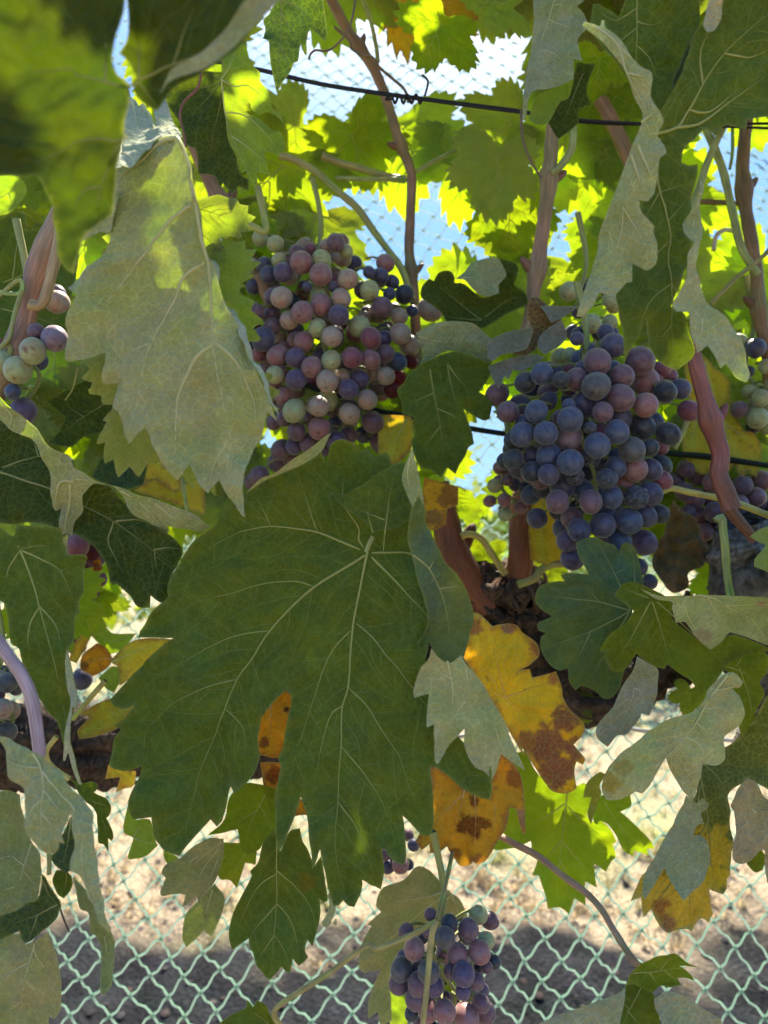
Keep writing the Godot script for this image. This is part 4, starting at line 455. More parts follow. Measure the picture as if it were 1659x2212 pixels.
	panel(leaf, Vector3(0.0928,1.1117,-0.465), Vector3(1,0,0), Vector3(0,1,0), "top", "deadbrown", 0.47,
		[-5.8,16.6,-1.8,18.2,6.2,11.6,15.2,3.6,3.2,-9.4,-6.8,-17.4,-16.8,-17.4,-7.8,-7.4,-3.8,-0.4,-6.3,6.6],
		[], [3,40,1], [])
	panel(leaf, Vector3(0.1031,1.1194,-0.46), Vector3(1,0,0), Vector3(0,1,0), "under", "deadgrey", 0.46,
		[-9.6,4.1,9.7,3.1,11.9,2.6,4.7,-2.6,-3.2,-6.5,-6,-2.4],
		[], [3,40,1], [])
	panel(leaf, Vector3(0.1,1.1034,-0.46), Vector3(1,0,0), Vector3(0,1,0), "under", "deadgrey", 0.46,
		[-9,-4.2,-5.1,3.8,4.9,10.7,8.8,1.8,4.9,-4.2,-5.1,-10.1],
		[], [3,40,1], [])
	leaf = new_leaf(vine_right, "shrivelled brown leaf hanging beside the blue bunch")
	panel(leaf, Vector3(0.1946,0.9751,-0.51), Vector3(1,0,0), Vector3(0,1,0), "under", "deadbrown", 0.51,
		[-8.3,33.3,-0.3,25.9,9.1,21.2,14.9,9.1,18.7,-1.6,15.9,-11,7.1,-15,3.8,-23.1,-4.3,-27.9,-11,-24.5,-16.4,-11,-13.7,2.4,-8.3,17.2],
		[[-5,27.3,-2.9,9.1,-1.6,-7.7], [-0.3,22.6,9.1,11.8,13.2,2.4]], [10,80,3], [])
	leaf = new_leaf(vine_right, "large yellow leaf glowing behind the pink cane")
	panel(leaf, Vector3(0.2455,1.0637,-0.57), Vector3(1,0,0), Vector3(0,1,0), "under", "yellowlit", 0.57,
		[-23.4,44.5,-12.3,53.1,-1.3,42,8.6,34.6,12.2,19.9,19.6,-3.4,27,-4.7,34.6,-17,29.4,-38.1,22.1,-32.9,17.2,-41.8,12.2,-29.2,4.9,-35.6,-12.3,-35.6,-23.4,-23.1,-25.8,-9.6,-18.5,13.8],
		[[-9.9,46.9,-1.3,19.9,7.3,-4.7,17.2,-39.1], [-1.3,19.9,-14.8,1.5,-19.7,-17], [4.9,1.5,24.5,-10.8]], [3,40,1], [])
	leaf = new_leaf(vine_right, "yellow-green leaf glowing under the left side of the blue bunch")
	panel(leaf, Vector3(0.1197,0.9863,-0.57), Vector3(1,0,0), Vector3(0,1,0), "under", "yellowlit", 0.57,
		[-8.8,24.9,0.4,32.2,12.7,13.8,11.4,15.3,10.2,-1.9,15.1,-24,0.4,-25.5,-11.9,-21.6,-12.5,-1.9,-10.7,15.3],
		[[-2.1,26.3,-3.3,-1.9,-2.1,-22.8]], [3,40,1], [])
	leaf = new_leaf(vine_mid, "yellow leaf with brown edge behind the bottom of the pink bunch")
	panel(leaf, Vector3(0.0071,1.0525,-0.54), Vector3(1,0,0), Vector3(0,1,0), "under", "yellowlit", 0.54,
		[-12.7,16.3,10.6,14.2,13.2,8.1,12.3,-7.2,4.8,-16.5,-2.2,-18.9,-10.4,-14,-11.5,3.5],
		[[9.4,12.8,1.3,-2.3,-2.2,-16.3]], [3,40,1], [])
	leaf = new_leaf(vine_mid, "tattered yellow-brown leaf beside the rolled rim of the large flat leaf")
	panel(leaf, Vector3(0.0349,1.0062,-0.5), Vector3(1,0,0), Vector3(0,1,0), "under", "yellow", 0.5,
		[-8.9,16.5,0.8,13.5,12.9,10.1,13.2,-1.8,6.2,-4.2,5.3,-14.6,-3.5,-18,-8.9,-14.6,-10,2.5],
		[], [3,40,1], [6.207,4.668,8.353,0.35,0.17,0.05,-1.337,-10.421,6.682,0.36,0.2,0.06])
	leaf = new_leaf(vine_mid, "bright yellow leaf beyond the tip of the pale hanging leaf")
	panel(leaf, Vector3(-0.1617,1.0298,-0.56), Vector3(1,0,0), Vector3(0,1,0), "under", "yellowlit", 0.56,
		[-8.6,12.9,2.4,14.7,6.8,5,13.8,-4.6,14.8,-12.7,7.6,-13.6,-3.8,-5.7,-13.4,-10.1,-12.6,1.5],
		[[-8.2,11.2,5,-0.2,13.8,-11.6]], [3,40,1], [])
	panel(leaf, Vector3(-0.1503,1.0149,-0.57), Vector3(1,0,0), Vector3(0,1,0), "under", "yellowlit", 0.57,
		[-34.2,0.9,-24.4,7.1,-18.2,8.9,-4.8,0.9,5.1,8,10.6,20.7,17.6,15.2,17.6,-17,-0.3,-10.8,-18.2,-4.5],
		[[8.6,16.9,5.1,6.2,-9.2,-4.5]], [3,40,1], [])
	leaf = new_leaf(vine_left, "yellow leaf with a shadow bar on the old wood")
	panel(leaf, Vector3(-0.1677,0.9008,-0.53), Vector3(1,0,0), Vector3(0,1,0), "under", "yellowlit", 0.53,
		[-19.2,-1.7,-7.8,9.2,5.9,12.8,22.7,12.4,15.1,-1.1,-12.9,-19.6,-14.7,-6.8,-18.1,-4.5],
		[[-18.1,-3.4,0.2,4.6,20.8,11.5]], [3,40,1], [])
	panel(leaf, Vector3(-0.1871,0.8856,-0.53), Vector3(1,0,0), Vector3(0,1,0), "under", "bright", 0.53,
		[-9,0.4,0.2,8.4,8.4,6.1,5,-3,1.3,-10.1,-4.4,-6.5],
		[], [3,40,1], [])
	leaf = new_leaf(vine_left, "olive lobed leaf against the dark bark")
	panel(leaf, Vector3(-0.1803,0.867,-0.5), Vector3(1,0,0), Vector3(0,1,0), "top", "darkyellow", 0.5,
		[-17.6,1.7,-4.7,9.3,6.1,12,21.2,9.3,12.6,-2.6,6.1,-8,-6.8,-12.5,-16.3,-13.6,-17.6,-8,-10.9,-0.4],
		[[19,8.2,0.7,-0.4,-15.5,-12.3], [6.1,1.7,-2.5,6]], [3,40,1], [])
	leaf = new_leaf(vine_left, "lime leaf catching sun above the yellow leaf")
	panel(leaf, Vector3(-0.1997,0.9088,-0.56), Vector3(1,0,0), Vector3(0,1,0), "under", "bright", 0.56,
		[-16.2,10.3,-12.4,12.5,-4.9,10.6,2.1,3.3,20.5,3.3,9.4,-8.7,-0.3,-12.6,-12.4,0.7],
		[[20.2,3.3,2.1,-2.7,-12.4,8.2]], [3,40,1], [])
	leaf = new_leaf(vine_left, "small yellowish leaf below the cordon by the thin grey wire")
	panel(leaf, Vector3(-0.1767,0.821,-0.52), Vector3(1,0,0), Vector3(0,1,0), "top", "darkyellow", 0.52,
		[-9.6,8.1,-1.5,4.8,10.1,4.8,7.7,-5.8,1.8,-7.6,-3.9,-10,-1.5,-0.1,-11.2,-0.9],
		[], [3,40,1], [])
	leaf = new_leaf(vine_left, "dark leaf in shade behind the pale hanging leaf")
	panel(leaf, Vector3(-0.1821,1.0616,-0.47), Vector3(1,0,0), Vector3(0,1,0), "top", "dark", 0.47,
		[-23.2,6,-11.4,12.6,6.3,20,18.1,17.7,17.4,1.5,21.9,-2.1,18.1,-7.3,10,-12.5,-1.1,-16.1,-8.4,-22.2,-21.7,-19.8,-14.3,-11,-12.1,-3.6,-17.3,0.1],
		[[17.4,7.4,-1.1,-3.6,-19.5,-19.1], [-1.1,-3.6,-11.4,3]], [3,40,1], [])
	leaf = new_leaf(vine_left, "blue-green leaf below the lobes of the pale hanging leaf")
	panel(leaf, Vector3(-0.1609,1.034,-0.48), Vector3(1,0,0), Vector3(0,1,0), "top", "bluegreen", 0.48,
		[-3.5,23.7,0.2,19.9,4,9.4,16,19.2,22,4.9,14.5,3.2,10.9,-16.2,6.2,-17.9,1,-20.1,-14.1,-15.5,-20.1,-11.7,-16.3,-2.7,-11.8,6.4,-14.1,10.9,-7.3,19.2],
		[[-2,19.9,-0.5,2.6,-3.5,-16.2], [-0.5,2.6,10,-8.7]], [3,40,1], [])
	leaf = new_leaf(vine_left, "lime sunlit leaf with ribs behind the dark grape at the edge")
	panel(leaf, Vector3(-0.2673,1.0835,-0.6), Vector3(1,0,0), Vector3(0,1,0), "under", "bright", 0.6,
		[-21.9,17.8,-9.7,20.8,5.3,20.6,18.7,11.2,3.5,2.5,10,-4.8,14.9,-16.1,17.6,-21.7,6.3,-29.3,-6.9,-14.2,-13.5,4.6,-20.1,13.1],
		[[-8.8,14.9,0.6,-1,10,-19.9], [-8.8,14.9,12.9,12.1], [-8.8,14.9,-13.5,1.8]], [3,40,1], [])
	leaf = new_leaf(vine_left, "rust-orange leaf glimpsed between the flat leaf and the old wood")
	panel(leaf, Vector3(-0.2049,0.8947,-0.55), Vector3(1,0,0), Vector3(0,1,0), "under", "orange", 0.55,
		[-9.9,3.6,0.2,11.9,7.3,8.4,12.1,0.1,6.1,-7.1,-2.2,-11.8,-10.5,-5.9],
		[[10.9,1.2,1.4,0.1,-9.3,-4.7]], [3,40,1], [-8.094,-4.68,3.308,0.25,0.08,0.03])
	panel(leaf, Vector3(-0.2137,0.9645,-0.56), Vector3(1,0,0), Vector3(0,1,0), "under", "orange", 0.56,
		[-9.2,8.1,-0.8,9.3,6.5,4.4,9.5,-6.4,1.6,-10,-6.8,-4],
		[], [3,40,1], [5.271,-4.009,3.742,0.3,0.07,0.04])
	leaf = new_leaf(vine_left, "yellow leaf piece over the dark grapes near the old wood")
	panel(leaf, Vector3(-0.2106,0.9111,-0.54), Vector3(1,0,0), Vector3(0,1,0), "under", "yellowlit", 0.54,
		[-9.6,-14.4,-6.6,-2.8,-0.8,5.4,4.4,15.8,10.8,17,6.2,4.2,1.5,-5.1,-4.3,-16.7],
		[], [3,40,1], [])
	make_generic()
	place_leaf(vine_mid, Vector3(0.036,1.322,-0.52), 0.0269, 25, false)
	place_leaf(vine_mid, Vector3(0.072,1.33,-0.5), 0.0237, 80, true)
	place_leaf(vine_mid, Vector3(0.084,1.254,-0.58), 0.035, 5, true)
	place_leaf(vine_right, Vector3(0.172,1.306,-0.58), 0.0288, 15, false)
	place_leaf(vine_right, Vector3(0.154,1.316,-0.55), 0.0202, 0, false)
	place_leaf(vine_right, Vector3(0.274,1.101,-0.64), 0.0317, 30, true)
	place_leaf(vine_right, Vector3(0.327,1.083,-0.66), 0.0228, 0, true)
	place_leaf(vine_mid, Vector3(0.087,1.173,-0.58), 0.0175, 20, true)
	place_leaf(vine_left, Vector3(-0.105,1.206,-0.56), 0.0241, 0, false)
	place_leaf(vine_left, Vector3(-0.112,1.186,-0.58), 0.0225, -20, false)
	place_leaf(vine_left, Vector3(-0.279,1.267,-0.62), 0.012, 0, true)
	place_leaf(vine_left, Vector3(-0.28,1.247,-0.6), 0.0142, 40, true)
	place_leaf(vine_mid, Vector3(-0.097,1.156,-0.58), 0.015, 20, true)
	place_leaf(vine_mid, Vector3(-0.1,1.011,-0.62), 0.016, 0, true)
	place_leaf(vine_right, Vector3(0.133,0.948,-0.62), 0.0187, 10, true)
	place_leaf(vine_right, Vector3(0.257,0.947,-0.58), 0.0238, -10, true)
	place_leaf(vine_right, Vector3(0.155,0.854,-0.58), 0.0138, 30, true)
	place_leaf(vine_right, Vector3(0.222,0.864,-0.56), 0.0133, 20, true)
	place_leaf(vine_mid, Vector3(0.078,0.962,-0.62), 0.02, 15, true)
	place_leaf(vine_mid, Vector3(0.076,1.002,-0.66), 0.0156, 0, true)
	place_leaf(vine_left, Vector3(-0.227,0.945,-0.6), 0.022, 20, false)
	place_leaf(vine_left, Vector3(-0.224,0.924,-0.62), 0.016, -10, true)
	place_leaf(vine_left, Vector3(-0.189,1.037,-0.62), 0.0187, 20, true)
	place_leaf(vine_left, Vector3(-0.287,1.083,-0.66), 0.0213, 0, true)
	place_leaf(vine_left, Vector3(-0.102,1.19,-0.58), 0.02, 10, true)
	place_leaf(vine_left, Vector3(-0.126,1.014,-0.64), 0.0221, -10, true)
	place_leaf(vine_right, Vector3(0.253,1.011,-0.66), 0.0199, 20, true)
	place_leaf(vine_right, Vector3(0.222,1.004,-0.64), 0.0221, -20, true)
	place_leaf(vine_mid, Vector3(-0.062,1.113,-0.64), 0.0401, -20, false)
	place_leaf(vine_right, Vector3(0.154,1.067,-0.56), 0.0415, 0, false)
	place_leaf(vine_right, Vector3(0.162,1.013,-0.57), 0.0382, 20, false)
	place_leaf(vine_mid, Vector3(0.109,1.069,-0.58), 0.0266, -30, false)
	place_leaf(vine_mid, Vector3(0.039,0.711,-0.47), 0.0166, 0, false)
	place_leaf(vine_left, Vector3(-0.136,1.044,-0.62), 0.0347, 0, true)
	place_leaf(vine_left, Vector3(-0.209,1.075,-0.6), 0.0336, 20, false)
	place_leaf(vine_left, Vector3(-0.274,1.062,-0.6), 0.0323, -20, false)
	place_leaf(vine_left, Vector3(-0.217,0.932,-0.5), 0.0323, 0, false)
	place_leaf(vine_left, Vector3(-0.212,0.936,-0.56), 0.0157, 30, false)
	place_leaf(vine_mid, Vector3(-0.044,0.932,-0.5), 0.0453, 0, false)
	place_leaf(vine_right, Vector3(0.182,1.165,-0.623), 0.0497, 18, false, 0.3)
	place_leaf(vine_right, Vector3(0.332,1.35,-0.65), 0.0549, -38, true, 0.3)
	place_leaf(vine_mid, Vector3(0.104,1.24,-0.633), 0.0357, -3, false, 0.3)
	place_leaf(vine_right, Vector3(0.192,1.359,-0.648), 0.0519, 7, true, 0.3)
	place_leaf(vine_mid, Vector3(0.095,1.315,-0.639), 0.0363, 58, true, 0.3)
	place_leaf(vine_left, Vector3(-0.152,1.155,-0.631), 0.0358, 66, true, 0.3)
	place_leaf(vine_left, Vector3(-0.276,1.175,-0.637), 0.0425, -67, true, 0.3)
	place_leaf(vine_left, Vector3(-0.265,1.288,-0.643), 0.0548, 22, true, 0.3)
	place_leaf(vine_left, Vector3(-0.213,1.271,-0.644), 0.0496, 10, true, 0.3)
	place_leaf(vine_right, Vector3(0.166,1.04,-0.612), 0.0506, 40, true, 0.3)
	place_leaf(vine_left, Vector3(-0.235,1.125,-0.631), 0.0422, 26, true, 0.3)
	place_leaf(vine_right, Vector3(0.226,1.434,-0.654), 0.058, -28, false, 0.3)
	place_leaf(vine_right, Vector3(0.267,1.092,-0.615), 0.0492, -31, false, 0.3)
	place_leaf(vine_mid, Vector3(-0.097,1.172,-0.635), 0.0436, -69, true, 0.3)
	place_leaf(vine_right, Vector3(0.29,1.132,-0.63), 0.0428, -6, true, 0.3)
	place_leaf(vine_left, Vector3(-0.313,1.124,-0.624), 0.0539, -36, true, 0.3)
	place_leaf(vine_left, Vector3(-0.3,1.079,-0.624), 0.0452, 39, true, 0.3)
	place_leaf(vine_mid, Vector3(-0.086,1.316,-0.643), 0.0368, 61, true, 0.3)
	place_leaf(vine_left, Vector3(-0.119,1.128,-0.623), 0.0405, -61, true, 0.3)
	place_leaf(vine_mid, Vector3(-0.081,1.09,-0.627), 0.0424, -15, true, 0.3)
	place_leaf(vine_left, Vector3(-0.222,1.166,-0.633), 0.0531, -37, true, 0.3)
	place_leaf(vine_right, Vector3(0.191,1.313,-0.639), 0.0409, 13, true, 0.3)
	place_leaf(vine_left, Vector3(-0.159,1.339,-0.65), 0.0467, -33, true, 0.3)
	place_leaf(vine_right, Vector3(0.216,1.035,-0.614), 0.0497, 0, true, 0.3)
	place_leaf(vine_right, Vector3(0.286,1.441,-0.652), 0.0555, -49, false, 0.3)
	place_leaf(vine_left, Vector3(-0.134,1.278,-0.634), 0.0364, -61, true, 0.3)
	place_leaf(vine_left, Vector3(-0.19,1.23,-0.636), 0.0415, 7, true, 0.3)
	place_leaf(vine_left, Vector3(-0.148,1.034,-0.616), 0.0537, -14, true, 0.3)
	place_leaf(vine_mid, Vector3(0.028,1.013,-0.612), 0.0432, 62, true, 0.3)
	place_leaf(vine_mid, Vector3(-0.062,1.189,-0.635), 0.0421, -60, false, 0.3)
	place_leaf(vine_mid, Vector3(-0.021,1.302,-0.643), 0.0384, -26, false, 0.3)
	place_leaf(vine_right, Vector3(0.186,1.003,-0.62), 0.0437, 30, false, 0.3)
	place_leaf(vine_left, Vector3(-0.322,1.189,-0.638), 0.0401, -56, false, 0.3)
	place_leaf(vine_left, Vector3(-0.275,1.021,-0.612), 0.0418, -25, true, 0.3)
	place_leaf(vine_right, Vector3(0.237,1.138,-0.625), 0.0381, -1, true, 0.3)
	place_leaf(vine_left, Vector3(-0.161,1.199,-0.63), 0.0403, 38, true, 0.3)
	place_leaf(vine_left, Vector3(-0.213,1.044,-0.613), 0.0356, 21, true, 0.3)
	place_leaf(vine_mid, Vector3(0.017,1.305,-0.647), 0.0556, -1, true, 0.3)
	place_leaf(vine_right, Vector3(0.273,1.38,-0.654), 0.0437, -29, true, 0.3)
	place_leaf(vine_left, Vector3(-0.256,1.065,-0.623), 0.0374, -57, true, 0.3)
	place_leaf(vine_left, Vector3(-0.179,1.071,-0.621), 0.0418, 43, true, 0.3)
	place_leaf(vine_right, Vector3(0.133,1.03,-0.619), 0.0462, -60, false, 0.3)
	place_leaf(vine_left, Vector3(-0.116,1.013,-0.615), 0.048, -48, true, 0.3)
	place_leaf(vine_mid, Vector3(0.049,1.148,-0.621), 0.0547, 52, true, 0.3)
	place_leaf(vine_left, Vector3(-0.305,1.26,-0.637), 0.0484, -20, false, 0.3)
	place_leaf(vine_mid, Vector3(-0.045,1.013,-0.608), 0.0395, -2, true, 0.3)
	place_leaf(vine_mid, Vector3(-0.065,1.143,-0.621), 0.0505, 66, true, 0.3)
	place_leaf(vine_mid, Vector3(-0.017,1.165,-0.626), 0.0414, 1, true, 0.3)
	place_leaf(vine_left, Vector3(-0.312,1.008,-0.613), 0.0539, 29, true, 0.3)
	place_leaf(vine_mid, Vector3(0.008,1.116,-0.619), 0.0478, 22, true, 0.3)
	place_leaf(vine_left, Vector3(-0.245,1.217,-0.63), 0.0409, 36, true, 0.3)
	place_leaf(vine_mid, Vector3(0.038,1.439,-0.651), 0.0489, -46, true, 0.3)
	place_leaf(vine_right, Vector3(0.294,1.023,-0.615), 0.0388, 8, true, 0.3)
	place_leaf(vine_mid, Vector3(0.031,1.083,-0.615), 0.039, 43, false, 0.3)
	place_leaf(vine_left, Vector3(-0.227,1.004,-0.607), 0.0519, -34, true, 0.3)
	place_leaf(vine_mid, Vector3(-0.109,1.23,-0.636), 0.0367, 37, true, 0.3)
	place_leaf(vine_right, Vector3(0.152,1.349,-0.653), 0.0375, 49, true, 0.3)
	place_leaf(vine_right, Vector3(0.236,1.343,-0.65), 0.0409, -51, true, 0.3)
	place_leaf(vine_right, Vector3(0.19,1.269,-0.644), 0.0466, -58, true, 0.3)
	place_leaf(vine_left, Vector3(-0.158,1.11,-0.624), 0.0396, 33, true, 0.3)
	place_leaf(vine_right, Vector3(0.153,1.411,-0.652), 0.048, 27, true, 0.3)
	place_leaf(vine_right, Vector3(0.144,1.115,-0.627), 0.0538, -23, true, 0.3)
	place_leaf(vine_mid, Vector3(-0.096,1.273,-0.639), 0.0548, 40, false, 0.3)
	place_leaf(vine_mid, Vector3(0.064,1.284,-0.639), 0.0421, 3, true, 0.3)
	place_leaf(vine_mid, Vector3(-0.023,1.084,-0.629), 0.0452, -42, true, 0.3)
	place_leaf(vine_right, Vector3(0.289,1.187,-0.629), 0.0449, 48, true, 0.3)
	place_leaf(vine_left, Vector3(-0.266,1.113,-0.618), 0.0527, 3, true, 0.3)
	place_leaf(vine_right, Vector3(0.2,1.111,-0.63), 0.0355, -56, false, 0.3)
	place_leaf(vine_mid, Vector3(0.113,1.203,-0.637), 0.0398, 62, true, 0.3)
	place_leaf(vine_right, Vector3(0.148,1.303,-0.641), 0.0495, 17, true, 0.3)
	place_leaf(vine_mid, Vector3(0.105,1.157,-0.632), 0.0488, -21, true, 0.3)
	place_leaf(vine_right, Vector3(0.257,1.003,-0.611), 0.0533, 60, false, 0.3)
	place_leaf(vine_left, Vector3(-0.188,0.996,-0.619), 0.0382, 58, false, 0.3)
	place_leaf(vine_right, Vector3(0.194,1.212,-0.629), 0.0429, -12, true, 0.3)
	place_leaf(vine_mid, Vector3(0.018,1.048,-0.616), 0.0437, 55, true, 0.3)
	place_leaf(vine_right, Vector3(0.175,1.078,-0.624), 0.0414, -31, true, 0.3)
	place_leaf(vine_right, Vector3(0.245,1.179,-0.627), 0.0434, 46, true, 0.3)
	place_leaf(vine_right, Vector3(0.225,1.077,-0.627), 0.0552, -11, true, 0.3)
	place_leaf(vine_mid, Vector3(-0.008,1.007,-0.61), 0.0429, -65, true, 0.3)
	place_leaf(vine_right, Vector3(0.313,1.075,-0.622), 0.0391, -1, true, 0.3)
	place_leaf(vine_right, Vector3(0.2,1.405,-0.654), 0.0556, -9, false, 0.3)
	place_leaf(vine_left, Vector3(-0.214,1.082,-0.621), 0.0476, -9, true, 0.3)
	place_leaf(vine_left, Vector3(-0.164,1.386,-0.651), 0.0547, 12, true, 0.3)
	place_leaf(vine_right, Vector3(0.34,1.445,-0.663), 0.0491, 2, true, 0.3)
	place_leaf(vine_mid, Vector3(-0.063,1.231,-0.64), 0.0459, 18, true, 0.3)
	place_leaf(vine_right, Vector3(0.23,1.286,-0.649), 0.0425, -7, true, 0.3)
	place_leaf(vine_left, Vector3(-0.178,1.441,-0.658), 0.0453, 39, true, 0.3)
	place_leaf(vine_mid, Vector3(-0.044,1.052,-0.622), 0.0401, 50, true, 0.3)
	place_leaf(vine_mid, Vector3(0.121,1.44,-0.655), 0.0375, 30, true, 0.3)
	place_leaf(vine_right, Vector3(0.322,1.173,-0.625), 0.0495, 4, false, 0.3)
	place_leaf(vine_mid, Vector3(-0.028,1.445,-0.652), 0.0483, -57, true, 0.3)
	place_leaf(vine_left, Vector3(-0.302,1.222,-0.636), 0.0501, -61, true, 0.3)
	place_leaf(vine_right, Vector3(0.313,1.404,-0.655), 0.0445, -10, true, 0.3)
	place_leaf(vine_mid, Vector3(-0.078,0.998,-0.612), 0.05, -1, true, 0.3)
	place_leaf(vine_left, Vector3(-0.179,1.29,-0.638), 0.0423, 0, true, 0.3)
	place_leaf(vine_mid, Vector3(-0.037,1.121,-0.632), 0.0541, -24, true, 0.3)
	place_leaf(vine_right, Vector3(0.262,1.04,-0.616), 0.0455, 33, true, 0.3)
	place_leaf(vine_right, Vector3(0.182,1.439,-0.648), 0.0381, -41, true, 0.3)
	place_leaf(vine_left, Vector3(-0.127,1.072,-0.614), 0.0438, -34, true, 0.3)
	place_leaf(vine_right, Vector3(0.232,1.245,-0.64), 0.0549, -12, true, 0.3)
	place_leaf(vine_left, Vector3(-0.195,1.137,-0.629), 0.0401, 60, false, 0.3)
	place_leaf(vine_mid, Vector3(0.077,1.445,-0.654), 0.045, 50, true, 0.3)
	place_leaf(vine_mid, Vector3(0.093,1.119,-0.622), 0.0382, 33, true, 0.3)
	canopy()
	b = bunch("large bunch of half-ripe pink, violet and pale green grapes", Vector3(-0.046,1.193,-0.56), Vector3(0,-0.129,0))
	berries(b, "k", [7.8,-104.6,41.1,7.7,1.7,-121,35.7,7.1,22.2,-125.3,30.8,7.4,11.1,-75.7,44.7,6.9,-23.3,-47.8,39.2,7.5,17,-48.4,38.6,6.8,21.5,-35.3,38.5,7,57.3,-69.6,26.8,7.3,64,-75.2,16,7,34.4,-115.8,31,7.2,5.9,-6.4,20.4,5.2,-18.7,-61.8,34,6.3,47.3,-99.4,29.8,6.4,38.9,-95.5,21.8,6,17.5,-99.9,32.4,5.1,56.6,-56.9,24.5,6.2,79.6,-45.8,0,8.9,-39.6,-58.8,-11.8,6.2,-38.2,-104.4,-11.5,6.3,8.6,-12.2,-30.2,6.6,-14.1,6.5,-18.9,6.5,30.7,-47.7,-19,5.8,-16.5,-65.6,-35.4,6.9,-22.6,-93.5,-19.5,6.7,19.2,-123.6,-31.4,7,-40.7,-109.8,-22.6,6.5,29.7,-19,-39.1,5.9,-5,-114,-11.9,7.1,41.3,-41.9,-25.3,7,23.6,-116.7,-17.3,6.1,14.8,-5.3,-7.1,7.1,2.9,-2.5,-12.9,6.9,-23.6,-19.8,-8.2,6.4,32.5,-104.4,-39.5,6.8,-42.7,-8.6,-38.3,7,-2.9,-67.1,-39.8,5.8,-2.2,-29.3,-27.7,6,-13.1,-66.9,-23.6,6.2])
	berries(b, "g", [-15.6,-123.6,32.1,8.3,10.3,-90.8,41.1,7,29.1,-65.8,31.8,7.6,1.2,-68.6,40.1,6.3,2.3,-43.3,28.4,7.2,36.2,-42.1,35.9,7,7,-115.2,24,7.5,19.4,-10.7,20.6,5.2,3,-20.1,31.2,6.8,-29.7,-5.9,22.6,5.7,-42.8,3.5,6.9,6,-49.2,-19.4,14.8,6.5,-26.6,-18.7,27.1,5.5,-28.2,-99.8,36.7,6.3])
	berries(b, "v", [-13.4,-103.6,39.9,7.2,-14,-88.6,38.9,6.9,15.7,-61,43.8,7.1,-23,-28.8,32.7,6.9,21.9,-109.8,37.7,7,29,-101.2,30.6,6.8,22.7,-121,17.4,7.4,45.6,-71.8,21.6,6,12.5,-143.4,18.2,7.4,-18.4,-146.1,8.9,6.1,1.7,-147.2,7.2,6.1,42,-18.5,-18.6,6.4,-31.6,-51.1,-22.2,6.5,-0.9,-78.1,-11.4,6.7,-0.5,-61.1,-6.7,6,13,-98.2,-31.2,6.7,27.6,-96.9,-13.5,6.2,-23.3,-11.6,-28.1,6.1,40.3,-89.1,-23.3,6.5,-58.4,-69.5,-25.7,7])
	berries(b, "r", [24.5,-89.1,41.7,7.1,37.1,-75.2,38.8,7.2,-6,-8.9,20.2,4.7,-48.6,-63.8,23.5,6.9,-40.6,-83.6,26,5.6,-28,-91.3,-6.1,5.8,10.5,-22.8,-9.9,6.7,-45.7,-82.2,-38.2,7,24.7,-59.2,-16.8,7,-52.8,-55,-23.8,6.2,-38.9,-44.6,-14.4,6.4,-5.3,-94.3,-6.7,6.5,-9.5,-1,-5,6.2])
	berries(b, "p", [-2.7,-95.2,41.8,7,-26.8,-86.4,34.7,7.1,-8.7,-76.8,34.6,7.2,-8.8,-59.1,43.6,7.6,3.2,-52.8,39,7.3,-10.3,-23.1,35.6,8,3.2,-32.4,39.4,7.7,37,-89.3,37.6,6.7,-23.3,-112.7,27.3,6.6,-31.9,-104.8,22,6.5,46.9,-19.3,22.4,6.6,1.2,-135.1,27.5,8,-5,4.4,-29.1,6.4,-28.3,-73.7,-6.2,5.8,10.9,-98.5,-7.8,7,-41.1,-58.5,-38.6,6.3,-38.7,-20.3,-33.5,6.1,12.6,16.7,-37.5,6.3,-32.9,3.6,-39.1,5.8,-18.7,-67.2,-5.8,6.7,-45.2,-86,-25.3,6.1,-17.1,-26.2,-33.4,6.3,43.8,-101.7,-29.8,6.6,-44.6,-37.4,-34.9,6.9,-26.8,-6.6,-13.9,6.7])
	berries(b, "m", [44.8,-52.7,33.9,6.9,46.9,-84.2,30.9,6.3,-31.2,-64.7,27.3,6.5,-42.4,-56.1,32.8,6.7,38,-129.7,19.1,7.6,12.8,-7.4,29.3,6.6,-13.8,-13.4,26.2,6.4,-30.3,-43.9,27.7,6.4,-32.1,-54.2,20.7,6.4,-34.9,-86.5,18.9,4.3,38,-128.9,3.7,8,43.9,-142.4,0,8,-15,-136.9,23.4,6.8,-7,-144.4,16.2,6.9,-23.4,-127.4,21.3,5.9,-32,-128.9,13.5,6,-29.1,-147.8,0,7.4,-23.1,-153.1,-10.8,6.3,-34,-156.3,-18,7.6,-44.8,-167.1,0,7.4,-51.4,-170.3,-10.8,6.3,20.8,-137.9,9.5,6.1,16.3,4.2,-23.1,6.1,-8.5,-40.8,-24.5,6.1,43.3,-78.3,-35.8,6.1,42.3,-21.2,-5.2,6.7,13.4,-45.6,-34.9,6.2,7.5,-116.4,-8.4,6.7,48.9,-51.5,-33.6,6,41.7,-100.4,-14.5,6.4,30,-25.7,-20.9,6.7,-29,-113,-18.9,6.6,10.7,-60.8,-9.9,6,9.8,-61.8,-23.6,6.4,2.2,-47.9,-24.5,6.4,-22.1,-54.1,-31.9,6.9,-32.9,-80,-17.5,5.8,-14,-23.6,-21.8,6.1,45.3,-43.6,-11.6,6.6,11.4,-80.9,-34.7,6.1,0,-45.2,-38,6.1,-18.8,-102.6,-10.7,6.7,-13.5,-81.5,-19,6.3,-10.3,-122.2,-20.8,5.9,31.8,-109.5,-22,6.6,19.4,-83.7,-20.9,6.7,-46.3,-69.7,-31.8,6.3,9.8,-30.1,-36.6,5.9,-40.1,-32.4,-25.1,5.9,0.2,-85.4,-25.5,5.8,53.8,-38.5,-29.4,5.9])
